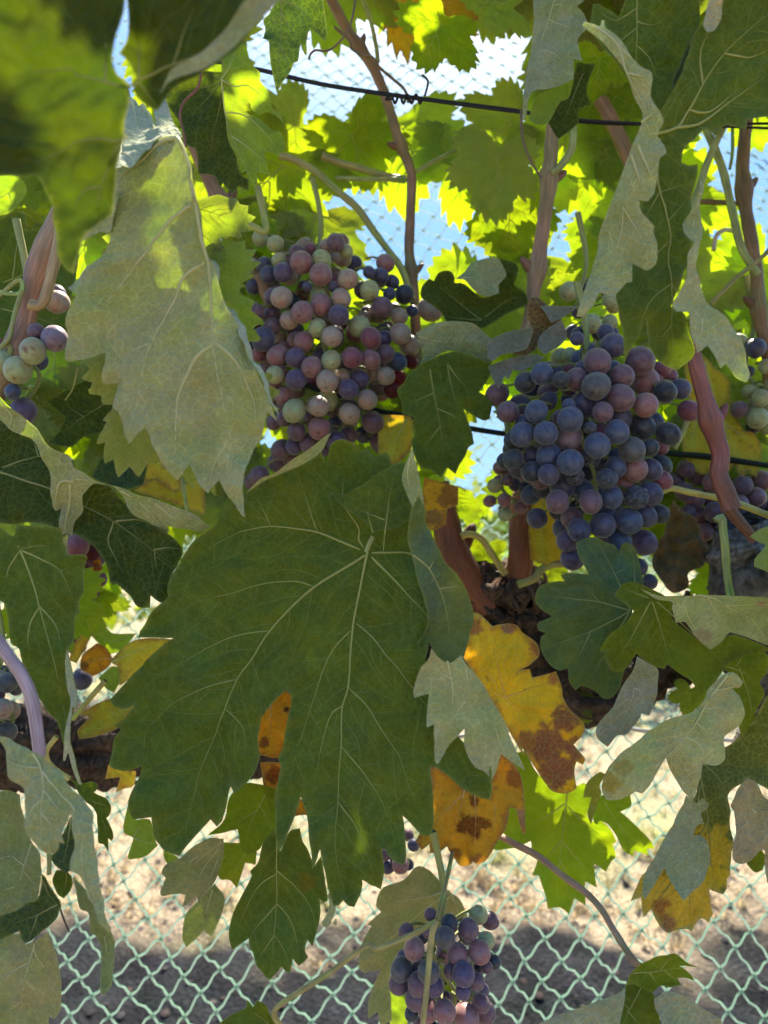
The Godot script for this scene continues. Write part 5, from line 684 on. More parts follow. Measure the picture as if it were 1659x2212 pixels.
	berries(b, "n", [60.5,-40.1,19.3,7.1,46.3,-59.2,-12.9,6.3,-48,-97.5,-26,6.4])
	berries(b, "d", [-36.2,-75.3,35.4,8.1,-33.9,-28.3,25.7,6.2,-38.2,-19.7,19.8,5.6,66.1,-50.7,15.1,4.4,35.7,-28.7,32.3,4.2,44,-29.7,27.6,5.5,51.6,-31.7,20.2,5.2,49.8,-42.7,29.1,4.7,11.2,-39.8,36.5,3.8,-5.6,-41.2,41.2,3.3,31.1,-136.4,-5.2,6.2,33.8,-39.4,-38.2,6.5,23.5,-52.4,-34.1,6,-0.7,-112,-37.7,5.9,21.8,-69.4,-40.1,6.2,-50.3,-25.7,-11.3,5.9,-32.9,-2.7,-23.7,5.8,-50.1,-45.8,-8.7,6.4,-35.5,-100.5,-34,6.8,-57.9,-57.8,-12.2,7.1,23.7,-5.3,-21.5,6.4,9.6,-127,-14.3,6.1,-35.9,-20.1,-5.1,6.7])
	berries(b, "b", [54.9,-87.7,20.8,6.9,-24.3,-32.9,-24.4,6.7])
	berries(b, "R", [56.3,-98.5,14.9,6,51.5,-108,22.9,5.9,65.1,-86.8,15.2,4.8])
	stalks(b)
	b = bunch("bunch of ripe blue-black grapes, some shrivelled, under the dark folded leaf", Vector3(0.125,1.092,-0.475), Vector3(0,-0.108,0))
	berries(b, "dg", [-4.7,-20.5,38.3,8.2,15.5,-56.6,38.9,7.5,-14.1,-61.6,-38.4,6.6,31.2,-6,-38.7,6])
	berries(b, "m", [9.6,-27,36.7,8.1,26.4,-2.5,19.4,8.4,-13,-14.9,27,6.9,-1.9,-5.4,30.8,7.6,12.2,-13.7,31.1,7,-26.5,-86.2,37.8,6.7,-8.2,-86.2,40,6.7,-14.4,-95.6,21.2,6.5,-52.5,-33.5,24.4,6.5,-55.3,-19.5,0,7.3,-23.1,-37.6,31.2,4.8,-2,-35.9,42.3,6.2,-25,-52.8,-8.1,5.7,-31,-39.4,-4.9,6.2,46.1,-65.3,-38.7,6.9,26.6,-97.1,-15.5,5.9,47.2,-20.8,-35.4,6.6,-2.8,-50.4,-10.2,5.7,24.1,-40.7,-13.7,5.8,24.3,-29.1,-20.1,5.7,-27.5,-37.9,-21.4,5.6,-25.2,-63.4,-19.7,6.6,-19.9,-15.7,-19.6,6.7,-26.3,-25.3,-34.2,6.1,40.8,-36.3,-28.2,6.6,5.9,-4.8,-39.9,6.5,-26.8,-71.5,-7.3,6.8,-6.1,-11.8,-19.6,5.7,-17.7,-0.2,-28.2,6.8,31.5,-5.1,-25.9,6.9])
	berries(b, "p", [33.6,-13,8.4,8.4,25.4,-30.6,32.6,7.2,20,-67.3,31.2,7,15.9,-74.8,21.7,5.7,-13.4,-43.6,-28.8,6.4,12,-13.9,-34.3,6.5])
	berries(b, "d", [10.4,6.4,19.9,7.4,-7.8,-29.3,25.2,7.9,-38.4,-58.9,23.1,6.3,-20.4,-76.8,23.1,7.6,12.3,-36.9,25.4,7.7,57.8,-16.1,0,6.8,31.1,-67,25,6.1,30.7,-81.2,25.2,6.9,0.6,-99.8,33.1,7.3,-12.7,-102.5,32.1,7,28.8,-94,21.2,6.9,-42.8,-39.8,23.1,5.7,-32.1,-70.9,40.3,6.3,9.9,17.6,6.4,5.1,-10.3,10.9,17.7,4.1,-7.8,-7.4,20.4,4.9,39,-135,0,4.7,32.3,-125.8,0,5.2,16.6,-5.1,-27.8,6.2,-6,-52.2,-39.6,5.9,27.6,-90.4,-35.4,6,-40.2,-25.2,-7,6.9,16.5,-92,-13.1,5.8,-38.3,-22.8,-33.4,5.6,-18.5,-5,-6.5,5.8,11.2,-80.5,-18.5,5.9,27.6,-36.9,-29.6,6.1,-1.1,-17.7,-36.8,6.7,20.4,-20,-5.4,5.7,-28.8,-95.9,-8.9,6.7,-36.4,-62.6,-32.9,6.7,6.9,-45.3,-38.8,6.4,-8.8,-71.8,-20,6,-22.4,-22.7,-6.9,6,-16.7,-62,-10,6.6,-13,-81.5,-33.8,5.7,5.8,-81.8,-38,6.3,3.3,6.8,-4.7,6.9,-39.7,-53.6,-22.3,6.2,42.1,-6.5,-36,5.8,-10.4,-32.9,-38.8,6.3,38,-64.9,-6.1,6.2,20.3,-83.3,-29,6.8,19.8,-108.4,-24,5.7,-29.2,-51.1,-39.3,6.7])
	berries(b, "b", [-20.5,-40.2,43.1,7.6,-33.7,-47.5,40.8,7,-38.2,-34.7,36.5,6.5,-45.9,-47.6,34.1,6.9,-30.8,-59.6,34.3,7.3,-20.7,-64.2,44,7.4,-5.7,-54.8,44.7,7.1,6,-47,42.4,7,7.4,-66.4,35.2,6.2,-7.3,-79.5,20.3,6.4,4.9,-83.4,35.7,6.5,16.8,-97.1,28.7,7.5,5.6,-94.8,21.2,6.5,13.2,-109.9,22.7,7.3,-33.6,-11.7,28.9,6.3,-19.7,-31.3,36.5,3.9,32.7,-50.8,-20.2,6.2,46.6,-34.9,-15,6.8,19.8,-1.6,-14,6.1,6.7,-66.3,-27.9,6.4,-8.4,-102.1,-28,6.6,34,-81.2,-37,5.9,-27.3,-80.4,-35.3,6.5,-15.4,-9.3,-35.9,6,49.5,-87.3,-31.9,5.7,21.6,-57.4,-6.8,5.8,1.7,-107.5,-35.9,5.7,4,7.7,-30.7,6.8,-7.8,-31.9,-12.1,6.9,5.1,-58,-7.3,6.1,-26.7,-9.3,-40.1,6.1,18.9,-43.2,-23.2,5.7,-22.6,-51,-21.5,6.6,1,-69.8,-39.9,6.3,9,-82.3,-7.2,5.6,2.4,-54,-22.8,6.5,13.9,-61.7,-17.1,5.7,36.1,-87.9,-9.2,6.3])
	berries(b, "pv", [-18.2,-49.4,32.2,7.5,-0.2,-22.4,-17.5,6.6])
	berries(b, "w", [-8.2,-60.1,34.1,5.6,-15.8,-71.8,34.9,5.9,0.3,-73.3,42.4,6.6,-9.5,-44.7,43.2,4.3,19.8,-83.8,34,7.8])
	berries(b, "n", [26.5,-41.8,23.4,7.7,40.8,-46.4,25.7,6.9,42,-20.6,18.1,6.6,27.4,-55.1,34.7,5.1,39.8,-93.2,15.1,5.8,-50.3,-61.4,30.4,6,-53.4,-61.8,19.7,4.9,-49,-50,22.2,5.7,-39.4,-68.8,30.7,6.4,-24,-16.3,35.1,4.7,-41.3,-15.3,19.7,6.6,28.3,-103.8,-34.7,6.8,-0.4,-90.8,-25.9,6.6,8,-0.2,-17.7,6.5,50.9,-76.9,-40.4,5.7,-14,-90.3,-9.1,6.9,-21.7,-76.8,-25.5,6.1,3.9,-38,-22.8,5.9,18,-64.3,-34.6,6.8,53.1,-61.9,-19.7,6.6,-43.9,-52,-6,6.3,-7.8,-92.4,-35.4,5.7])
	berries(b, "r", [63.2,-29.5,0,6.8,39.4,-73.1,19.8,5.7,42.8,-10.6,2.1,3.4,46.9,-3.6,0,5.1,53.8,-7.3,-7.2,5.2,53.5,-49.5,-24,6,-8,-3.5,-12,6.1,21.1,11,-35,6.2,-3.6,-100.5,-12.6,6.7,23,-15.5,-31.8,5.6,10.8,-43,-6.1,6.9,39.5,-78.6,-15.9,5.7,29.1,-71.7,-12.2,6.5])
	berries(b, "v", [32.3,-110.5,8.5,8,-16.9,-109.2,21.5,6.5,-12.2,-119.8,14.7,7.1,-14.7,-109.1,8.5,6.2,12.8,-20.7,-18.4,6.5,44.5,-20.9,-14.5,5.8,36.6,-51.2,-37.1,6.3,9.4,-28.4,-34.3,6.1])
	stalks(b)
	b = bunch("small bunch of dusky pink and slate grapes below the orange leaf", Vector3(0.032,0.78,-0.41), Vector3(0,-0.052,0))
	berries(b, "dg", [-10.2,-4.9,33.7,5.4,-1.9,9.9,29.7,5.1,-23.2,-9.7,23.4,5.6,26.3,-31.4,-22.5,4.4,-21.5,-32.9,-24.8,4.3,15.3,-21.6,-27.1,4,15.7,-43.7,-12.6,4.6])
	berries(b, "v", [7,-6.5,32.9,5.5,-7,-16.2,26.5,5.1,6.9,-15.8,31.5,3.9,22.8,-46.9,-19.9,4.1,-21,-20.4,-4.9,4.4,-10.1,-62.9,-30.5,4.4,-7.8,-71.8,-31.1,4.5])
	berries(b, "p", [15.7,0.2,25.3,5.7,4.9,-1.7,24.3,5.1,-17,2.7,27.2,5.5,-2,-27.6,28.4,5.7,9.5,-35,21.9,6.5,-9.5,-31.1,22.4,4.9,-14.2,-43.2,15.1,3.6,-1.9,-43.4,18.2,4.2,-16.4,-36.1,-7.3,4.2,0.7,-18.5,-5.8,4.6,5.7,-37.5,-24.4,4.1,-7.3,-32.6,-22.2,4.2,12.2,-41.6,-20.5,4.3])
	berries(b, "m", [10.6,9.7,22,5.4,20,-38.1,13,5.7,-15.5,-13,30.3,5,-24.5,-19.7,19.3,5.2,-16,-22.8,26,5.3,-13.9,-12.6,19.6,5.1,25,-0.1,-4.8,4.7,19.6,-8.7,23.2,3.2,13.9,-12.8,28.4,4.1,17.1,-28.2,21.2,4.2,-20.7,4.6,15.1,4,-8.1,13.6,15.3,3.3,-9.7,10.6,26.1,3.2,0.6,-7.9,27.6,3.2,7.1,-50,11.2,3.8,17.4,-55.7,0,4.4,9.5,-56.4,-23.6,4.2,4.5,-45.8,-31.2,3.9,2,-23.2,-23,4.5,-0.3,-59.2,-23,4.3,15.5,-7.5,-8.7,3.9,1.8,-51.6,-18.6,4.5,-4.3,-39.4,-19.2,4.4,-13.8,-46.7,-17.8,4,6.8,-15.5,-25.3,4.3,5.3,-63.5,-30.1,4.2,-2,-10.7,-8.8,4.3,3.1,-7.8,-16.5,4,-9.3,-45.4,-7.2,4.2,-8.4,-38.8,-29.1,4.3])
	berries(b, "g", [18.3,5.5,0,5.1,20.3,0.3,15.7,4.5])
	berries(b, "n", [1,12.9,21.9,4.2,24.2,-10.2,16.4,3.8,16.2,-11.1,19.2,2.8,-18,-34.4,19.3,3.7,-12.1,5,20.8,2.8,-7.6,-45.8,13.3,3.8,13,-13.9,-16.6,4,-10.7,-23,-4.2,4,-1.2,-16.4,-18.4,4.7])
	stalks(b)
	b = bunch("few greenish and brown-pink grapes hanging left of the blue bunch", Vector3(0.087,1.027,-0.53), Vector3(0,-0.032,0))
	berries(b, "g", [-13,-9.4,15.6,5.1,-6.2,-28.5,15.5,4.8])
	berries(b, "p", [-7.2,-19,19.3,4.6,9.2,-17.6,15.7,5.1,5.8,-23.9,9.6,4.7,-8.5,2.9,6.7,4.7,-6.1,-5.2,-11.8,4.4,-12.5,-19.4,-12,4.2,-3.3,-24.9,-6,4.1])
	berries(b, "d", [7.4,-10.2,10.8,4.2,2.1,-8.1,4.2,4.3])
	berries(b, "m", [-4.7,-5.8,17.5,4.1])
	berries(b, "r", [-1,3.2,0.5,4.8,6.1,-7.7,-13.1,4.1])
	stalks(b)
	b = bunch("small green and mauve grapes at the frame edge by the upright cane", Vector3(0.274,1.125,-0.57), Vector3(0,-0.061,0))
	berries(b, "m", [-17.5,-51,14,6.4,4.4,-5.5,8.5,6.2,12.6,-48,-14.3,5.3])
	berries(b, "g", [-5,-57.2,15.5,7.6,-4.2,-43.3,18.7,6.3,-8.4,-37.2,9.9,5.2,-14.8,-0.6,8.1,6.2,0.1,-20.5,17.2,5.5,5.9,-50.5,10.4,6.8,6.8,-62.1,6.1,6.2,-0.8,-45.7,1.7,5.6,5.9,-34.4,15.1,6.1])
	berries(b, "d", [-6.3,-7,15.6,7.3,14,-35.1,-11.1,6.4])
	berries(b, "n", [-12.8,-24.4,19.2,4.1,1.4,-61.2,-4.5,5.5,1.6,-49.8,-9.1,5.6])
	stalks(b)
	b = bunch("green unripe grapes half hidden behind the pale folded strip", Vector3(0.142,1.16,-0.54), Vector3(0,-0.051,0))
	berries(b, "g", [-17.5,-11.5,21.8,6.6,-4.5,-35.2,29.6,7,9.6,-17.9,22.8,4.8,-19.7,-52.2,4.7,6.5,14.4,-20.1,14.4,4.6,-15.6,-53.4,16.4,5.5,11,-31.2,18.1,5.2])
	berries(b, "d", [3.7,-38.5,20.2,5.7,-9.6,-40.5,19.5,6.3,21.4,-31.5,-14,5.4,-6.5,-30.7,-14,5.2,22.6,-0.7,-24.8,5.2,-3.7,-17.4,-6.6,5.4,5.4,3.8,-17.1,5,19.7,-36.9,-26.3,5.8])
	stalks(b)
	b = bunch("blurred brownish-pink bunch in shade behind the pink cane", Vector3(0.26,1.042,-0.6), Vector3(0,-0.06,0))
	berries(b, "m", [-35,-9.9,26.7,6.6,-38.6,-27.4,32.6,7,-14.6,-30.8,19.2,7.7,-18.8,-42,37.9,7.4,3,-22.6,35.3,7,15.5,-44.5,24.4,7.6,38.8,-49.8,0,7.9,-3.4,-47,27.8,7.5,-35.6,-43.3,31.3,6.3,-7.2,-54.6,16.6,7.2,-17.5,-81.1,-4.8,6.1,-3.2,-69.5,-7.8,7.5,-39.2,-18.2,18.2,6.4,7,-57.2,13.1,7.7,27.4,-18.5,-21,6.8,18,-28.3,-16.3,6.8,-6.6,-21.5,-20.2,7.4,34.2,-27.4,-30.2,6.4,5.1,-12.9,-14.1,6.1,4.2,1.1,-14.4,6.3,-9.4,-43.3,-29.8,7.2])
	berries(b, "p", [-24.1,-14.6,21.1,7.1,-20.3,-20.3,38.5,7.4,-28,-32.1,24.5,7.6,15.3,-31,30,7.8,23.9,-18.4,22.5,7.6,-23.1,-44.5,18.7,7.2,0,-36,36.6,7.2,28.4,-39.5,18.4,7.7,-21.7,-56.9,27.2,6.9,-14.2,-70.5,0,6.6,20.7,-59.9,8.2,7.8,33.5,-39.9,-23.5,7.5,20.9,-5.8,-27.6,6.4,39.7,-45.5,-36,6.9,-10.6,-58.2,-7.6,6.5,14.1,-48,-22.3,7,1.5,-29,-32.6,6.5,45.4,-32.7,-26.7,7.2,29.1,-19.5,-7.3,6.8])
	berries(b, "d", [-1.2,-31.9,14.5,7.1,-16.1,-51,7.7,6.5,13.1,-35.9,-31.2,6.4])
	stalks(b)
	b = bunch("pale green and mauve grapes with a scarred berry on the reddish cane", Vector3(-0.185,1.102,-0.4), Vector3(0,-0.044,0))
	berries(b, "pv", [20.2,-15.2,15,6.4,-25.1,-22.8,-14.2,5.6])
	berries(b, "gs", [11.6,-22.5,19.8,6.4])
	berries(b, "g", [2.7,-31.3,16.6,7.3,-7.7,-26,10.6,6.2,-14.8,-32.2,3.1,6.1,-17.4,-20.6,4.8,6.1])
	berries(b, "k", [15.1,7.1,0,6.3])
	berries(b, "v", [11.1,13.4,-8.4,5.4,0.2,-50.6,5.9,7.1])
	berries(b, "m", [10.7,-11.7,14.1,4.2])
	berries(b, "b", [-0.8,-41.7,14.5,4.2,-1.4,-20.6,-13.6,5.8])
	stalks(b)
	b = bunch("dark red grapes and embers of light between leaves near the old wood", Vector3(-0.226,0.988,-0.57), Vector3(0,-0.063,0))
	berries(b, "r", [9.7,-12,27.4,8.9,3.6,-64.4,3,5.6,9.7,-24.9,9.2,5.5,-2.6,-20.1,8.6,6.2,-4.7,-55.9,12.4,6.4,15.1,-46.2,13.9,5.4,-16.9,-23.3,-14.8,6.3,-3.5,-0.4,-23.4,5.9,11,-39.1,-11.4,6,5,-11.4,-5.9,5.3,-10.8,-41.7,-17.4,6.3,-14.4,-10.9,-14.7,6.2,-7.9,-26.4,-20.8,5.3])
	berries(b, "R", [15.6,-17.3,15.4,5.9,15.2,-30.5,29.5,5.9])
	berries(b, "m", [-0.6,-11.3,16.5,6.1,3.5,-65.2,14.8,6.7,-4.9,-77.1,0,6.3,-4.1,-88.2,-7.2,7,14,-52.2,23.5,5.8,5.2,-45.3,22.1,6,-2.4,-24.1,-4.2,5.7,1.2,-56,-18.2,5.9,9.4,-23,-14.3,5.9,3.4,-51.5,-4.6,6.2,-4.6,-6,-10.6,5.9,0.9,-37.3,-22.2,5.4,-14.2,-53.4,-11,5.3])
	berries(b, "d", [2.5,-111.5,0,7.5,6,-72.7,-3.6,5.5])
	stalks(b)
	b = bunch("grey-brown grapes in the dark at the frame edge above the cordon", Vector3(-0.208,0.911,-0.42), Vector3(0,-0.032,0))
	berries(b, "dg", [10.4,-0.4,15.7,5.5,8.8,-27.2,13.2,5.2,10.5,-5,6.9,4.1,-0.1,-18.7,12.2,5.4,-5.6,-1.5,-12.2,4.6,-9.7,-28.2,-11.5,4.8])
	berries(b, "k", [2.8,-0.1,9.1,4.5,9.4,-13.3,19.8,5.5,2.1,-20.3,-3.9,5.5])
	berries(b, "m", [3.5,-7.7,14.1,4.5,-11.7,-11.2,-17.8,4.6])
	berries(b, "g", [-7.2,-0.2,0,5.5])
	stalks(b)
	b = bunch("two or three dark grapes peeping under the large flat leaf", Vector3(0.01,0.787,-0.5), Vector3(0,-0.02,0))
	berries(b, "p", [0.3,-10.1,13.2,5.6,-1.1,-10.4,-10.8,3.8])
	berries(b, "d", [-7.6,-13.3,8.6,4.5,8.9,-0.1,7.3,3.9,-3.3,-8.6,2.5,4.4,6.1,-21.4,-11.7,3.7])
	berries(b, "m", [5.4,3.2,0,4,-8.6,-3.8,10.8,4.3])
	stalks(b)


# ------------------------------------------------------------------ helpers
func numbered(called: String) -> String:
	taken[called] = taken.get(called, -1) + 1
	return called if taken[called] == 0 else "%s_%03d" % [called, taken[called]]


func thing(called: String, label: String, category: String, group := "") -> Node3D:
	var o := Node3D.new(); o.name = numbered(called); add_child(o)
	o.set_meta("label", label); o.set_meta("category", category)
	if group: o.set_meta("group", group)
	return o


func part(called: String, mesh: Mesh, m: Material, parent: Node3D) -> MeshInstance3D:
	var o := MeshInstance3D.new(); o.mesh = mesh
	if m: o.material_override = m
	o.name = called
	parent.add_child(o, true)
	if parent == self: o.name = numbered(called)
	else: rename_child(o, called, parent)
	return o


func rename_child(o: Node3D, called: String, parent: Node3D) -> void:
	var counts: Dictionary = parent.get_meta("counts", {})
	counts[called] = counts.get(called, -1) + 1
	parent.set_meta("counts", counts)
	o.name = called if counts[called] == 0 else "%s_%03d" % [called, counts[called]]


func linear(v: Vector3, a := 1.0) -> Color:
	return Color(v.x, v.y, v.z, a)


func shade(v: Vector3) -> Color:
	return Color(v.x, v.y, v.z).linear_to_srgb()


func points3(a: Array) -> PackedVector3Array:
	var out := PackedVector3Array()
	for i in range(0, a.size(), 3): out.append(Vector3(a[i], a[i + 1], a[i + 2]) * MM)
	return out


func curve3(p: PackedVector3Array, step: float) -> PackedVector3Array:
	var c := Curve3D.new()
	for i in p.size():
		var t := (p[mini(i + 1, p.size() - 1)] - p[maxi(i - 1, 0)]) / 6.0
		c.add_point(p[i], -t, t)
	c.bake_interval = step
	return c.get_baked_points()


# a tube along a path; radius(i, n) and a colour for each ring
func tube(path: PackedVector3Array, radii: PackedFloat32Array, colors: PackedColorArray, sides: int, bump := 0.0, ridge := 0.0) -> ArrayMesh:
	var v := PackedVector3Array(); var nn := PackedVector3Array(); var c := PackedColorArray(); var uv := PackedVector2Array(); var idx := PackedInt32Array()
	var side := Vector3.ZERO
	var run := 0.0
	for i in path.size():
		var dir := (path[mini(i + 1, path.size() - 1)] - path[maxi(i - 1, 0)]).normalized()
		if side == Vector3.ZERO: side = dir.cross(Vector3(.3, .5, 1)).normalized()
		side = (side - dir * side.dot(dir)).normalized()
		var other := dir.cross(side)
		if i > 0: run += path[i].distance_to(path[i - 1])
		for k in sides + 1:
			var a := TAU * (k % sides) / sides
			var n := side * cos(a) + other * sin(a)
			var r := radii[i]
			if bump > 0.0: r *= 1.0 + bump * wave.get_noise_3dv((path[i] + n * radii[i]) * 60.0) + ridge * (0.5 - absf(fine.get_noise_3d(cos(a) * 3.2, sin(a) * 3.2, run * 9.0)) * 2.0)
			var streak := 1.0 + (0.45 * fine.get_noise_3d(cos(a) * 2.5, sin(a) * 2.5, run * 14.0) if bump > 0.0 else 0.0)
			v.append(path[i] + n * r); nn.append(n); c.append(Color(colors[i].r * streak, colors[i].g * streak, colors[i].b * streak, colors[i].a)); uv.append(Vector2(float(k) / sides, run * 20.0))
	for i in path.size() - 1:
		for k in sides:
			var a := i * (sides + 1) + k
			var b := a + sides + 1
			idx.append_array([a, b, a + 1, a + 1, b, b + 1])
	return commit([[v, nn, c, uv, idx]], bump > 0.0)


func commit(surfaces: Array, renormal := false) -> ArrayMesh:
	var m := ArrayMesh.new()
	for s in surfaces:
		var a := []; a.resize(Mesh.ARRAY_MAX)
		a[Mesh.ARRAY_VERTEX] = s[0]; a[Mesh.ARRAY_NORMAL] = s[1]; a[Mesh.ARRAY_COLOR] = s[2]; a[Mesh.ARRAY_TEX_UV] = s[3]; a[Mesh.ARRAY_INDEX] = s[4]
		if renormal: a[Mesh.ARRAY_NORMAL] = normals(s[0], s[4], s[1])
		m.add_surface_from_arrays(Mesh.PRIMITIVE_TRIANGLES, a)
	return m


func normals(v: PackedVector3Array, idx: PackedInt32Array, like: PackedVector3Array) -> PackedVector3Array:
	var n := PackedVector3Array(); n.resize(v.size())
	for i in range(0, idx.size(), 3):
		var w := (v[idx[i + 2]] - v[idx[i]]).cross(v[idx[i + 1]] - v[idx[i]])
		n[idx[i]] += w; n[idx[i + 1]] += w; n[idx[i + 2]] += w
	for i in n.size():
		n[i] = n[i].normalized() if n[i].length_squared() > 0.0 else like[i]
		if n[i].dot(like[i]) < 0.0: n[i] = -n[i]
	return n


# ------------------------------------------------------------------ materials
func make_materials() -> void:
	var cells := FastNoiseLite.new()
	cells.noise_type = FastNoiseLite.TYPE_CELLULAR; cells.cellular_return_type = FastNoiseLite.RETURN_DISTANCE2_SUB; cells.cellular_jitter = 0.95
	cells.frequency = 0.045; cells.seed = 4; cells.fractal_type = FastNoiseLite.FRACTAL_NONE
	var coarse := cells.get_seamless_image(512, 512)
	cells.frequency = 0.13; cells.seed = 17
	var small := cells.get_seamless_image(512, 512)
	var spots := FastNoiseLite.new(); spots.frequency = 0.05; spots.seed = 23; spots.fractal_octaves = 3
	var dots := spots.get_seamless_image(512, 512)
	var net := Image.create(512, 512, false, Image.FORMAT_RGBA8)
	var rough := Image.create(512, 512, false, Image.FORMAT_L8)
	var felt := Image.create(512, 512, false, Image.FORMAT_RGBA8)
	for y in 512:
		for x in 512:
			var a := coarse.get_pixel(x, y).r
			var b := small.get_pixel(x, y).r
			var s := dots.get_pixel(x, y).r
			var line := maxf(1.0 - smoothstep(0.05, 0.20, a), 0.5 * (1.0 - smoothstep(0.04, 0.2, b)))
			var spot := smoothstep(0.88, 0.93, s) * 0.5
			var col := Color(0.70, 0.72, 0.40).lerp(Color(0.82, 0.84, 0.74), clampf(spot * 3.0 - line, 0.0, 1.0))
			col.a = clampf(line * 0.24 + spot, 0.0, 0.85)
			net.set_pixel(x, y, col)
			var h := smoothstep(0.0, 0.5, a) * 0.7 + smoothstep(0.0, 0.5, b) * 0.3
			rough.set_pixel(x, y, Color(h, h, h))
			var fuzz := 0.90 + 0.06 * (s - 0.5) + 0.07 * (1.0 - smoothstep(0.02, 0.16, a)) + 0.05 * (b - 0.3)
			fuzz = clampf(fuzz, 0.0, 1.0)
			felt.set_pixel(x, y, Color(fuzz, fuzz, fuzz, 1.0))
	var blade := StandardMaterial3D.new()
	blade.vertex_color_use_as_albedo = true
	blade.roughness = 0.44; blade.metallic_specular = 0.42
	blade.backlight_enabled = true; blade.backlight = Color(1.30, 1.56, 0.16).linear_to_srgb()
	blade.detail_enabled = true; blade.detail_albedo = ImageTexture.create_from_image(net); blade.detail_uv_layer = BaseMaterial3D.DETAIL_UV_1
	blade.heightmap_enabled = true; blade.heightmap_texture = ImageTexture.create_from_image(rough); blade.heightmap_scale = 0.07
	mats.blade = blade
	var smooth: StandardMaterial3D = blade.duplicate(); smooth.detail_enabled = false
	mats.near_blade = smooth
	var dry: StandardMaterial3D = blade.duplicate()
	dry.backlight = Color(0.75, 0.6, 0.12).linear_to_srgb(); dry.roughness = 0.65; dry.metallic_specular = 0.2
	mats.dry_blade = dry
	var wool := StandardMaterial3D.new()
	wool.vertex_color_use_as_albedo = true
	wool.albedo_texture = ImageTexture.create_from_image(felt)
	wool.transparency = BaseMaterial3D.TRANSPARENCY_ALPHA
	wool.roughness = 0.95; wool.metallic_specular = 0.2
	wool.backlight_enabled = true; wool.backlight = Color(0.5, 0.5, 0.45).linear_to_srgb()
	wool.rim_enabled = true; wool.rim = 0.25; wool.rim_tint = 0.3
	wool.heightmap_enabled = true; wool.heightmap_texture = blade.heightmap_texture; wool.heightmap_scale = -0.06
	mats.wool = wool
	var plain := StandardMaterial3D.new()
	plain.vertex_color_use_as_albedo = true; plain.roughness = 0.6
	var fibre := NoiseTexture2D.new(); fibre.width = 256; fibre.height = 256; fibre.seamless = true
	var fn := FastNoiseLite.new(); fn.frequency = 0.03; fn.fractal_octaves = 4; fn.seed = 15; fibre.noise = fn
	var tint := Gradient.new(); tint.set_color(0, Color(.74, .71, .69)); tint.set_color(1, Color.WHITE); fibre.color_ramp = tint
	plain.albedo_texture = fibre; plain.uv1_scale = Vector3(3, 0.35, 1)
	plain.heightmap_enabled = true; plain.heightmap_texture = fibre; plain.heightmap_scale = 0.07
	mats.stem = plain
	var vein := StandardMaterial3D.new()
	vein.vertex_color_use_as_albedo = true; vein.roughness = 0.6
	vein.backlight_enabled = true; vein.backlight = Color(1.0, 1.05, 0.4).linear_to_srgb()
	mats.vein_top = vein
	var rib: StandardMaterial3D = vein.duplicate()
	mats.vein_under = rib
	var bark := StandardMaterial3D.new()
	bark.vertex_color_use_as_albedo = true; bark.roughness = 0.95
	var grain := NoiseTexture2D.new(); grain.width = 512; grain.height = 512; grain.seamless = true
	var gn := FastNoiseLite.new(); gn.frequency = 0.02; gn.fractal_octaves = 5; gn.seed = 6
	grain.noise = gn
	bark.albedo_texture = grain; bark.uv1_scale = Vector3(3, 1.2, 1)
	var bands := Gradient.new(); bands.set_color(0, Color(.42, .40, .38)); bands.set_color(1, Color.WHITE); grain.color_ramp = bands
	bark.heightmap_enabled = true; bark.heightmap_texture = grain; bark.heightmap_scale = 0.4
	mats.bark = bark
	var berry := StandardMaterial3D.new()
	berry.vertex_color_use_as_albedo = true; berry.roughness = 0.42; berry.metallic_specular = 0.4
	berry.rim_enabled = true; berry.rim = 0.45; berry.rim_tint = 0.35
	mats.berry = berry
	var glow: StandardMaterial3D = berry.duplicate()
	glow.backlight_enabled = true; glow.backlight = Color(1.2, 0.9, 0.5).linear_to_srgb()
	mats.glow = glow
	var cord := StandardMaterial3D.new()
	cord.albedo_color = shade(Vector3(.045, .18, .09)); cord.roughness = 0.7; cord.metallic_specular = 0.2
	cord.backlight_enabled = true; cord.backlight = Color(0.8, 0.9, 0.85).linear_to_srgb()
	mats.net = cord


# ------------------------------------------------------------------ leaves
func vine(label: String) -> Node3D:
	return thing("grapevine", label, "grapevine", "grapevines of the near row")


func new_leaf(parent: Node3D, label: String) -> Node3D:
	var o := Node3D.new(); o.name = "leaf"; parent.add_child(o, true); rename_child(o, "leaf", parent)
	o.set_meta("label", label)
	return o


func rounded(p: PackedVector2Array, step: float) -> PackedVector2Array:
	var out := PackedVector2Array()
	var n := p.size()
	for i in n:
		var a := p[(i + n - 1) % n]; var b := p[i]; var c := p[(i + 1) % n]; var d := p[(i + 2) % n]
		var t1 := (c - a) * 0.5 if (b - a).normalized().dot((c - b).normalized()) > 0.45 else Vector2.ZERO
		var t2 := (d - b) * 0.5 if (c - b).normalized().dot((d - c).normalized()) > 0.45 else Vector2.ZERO
		var long := b.distance_to(c)
		if t1 == Vector2.ZERO: t1 = (c - b)
		if t2 == Vector2.ZERO: t2 = (c - b)
		t1 = t1.limit_length(long * 1.2); t2 = t2.limit_length(long * 1.2)
		var k := maxi(1, int(round(long / step)))
		for j in k:
			var s := float(j) / k; var s2 := s * s; var s3 := s2 * s
			out.append(b * (2 * s3 - 3 * s2 + 1) + t1 * (s3 - 2 * s2 + s) + c * (-2 * s3 + 3 * s2) + t2 * (s3 - s2))
	return out


func resample(p: PackedVector2Array, step: float) -> PackedVector2Array:
	var c := Curve2D.new()
	for i in p.size():
		var t := (p[mini(i + 1, p.size() - 1)] - p[maxi(i - 1, 0)]) / 6.0
		c.add_point(p[i], -t, t)
	c.bake_interval = step
	return c.get_baked_points()


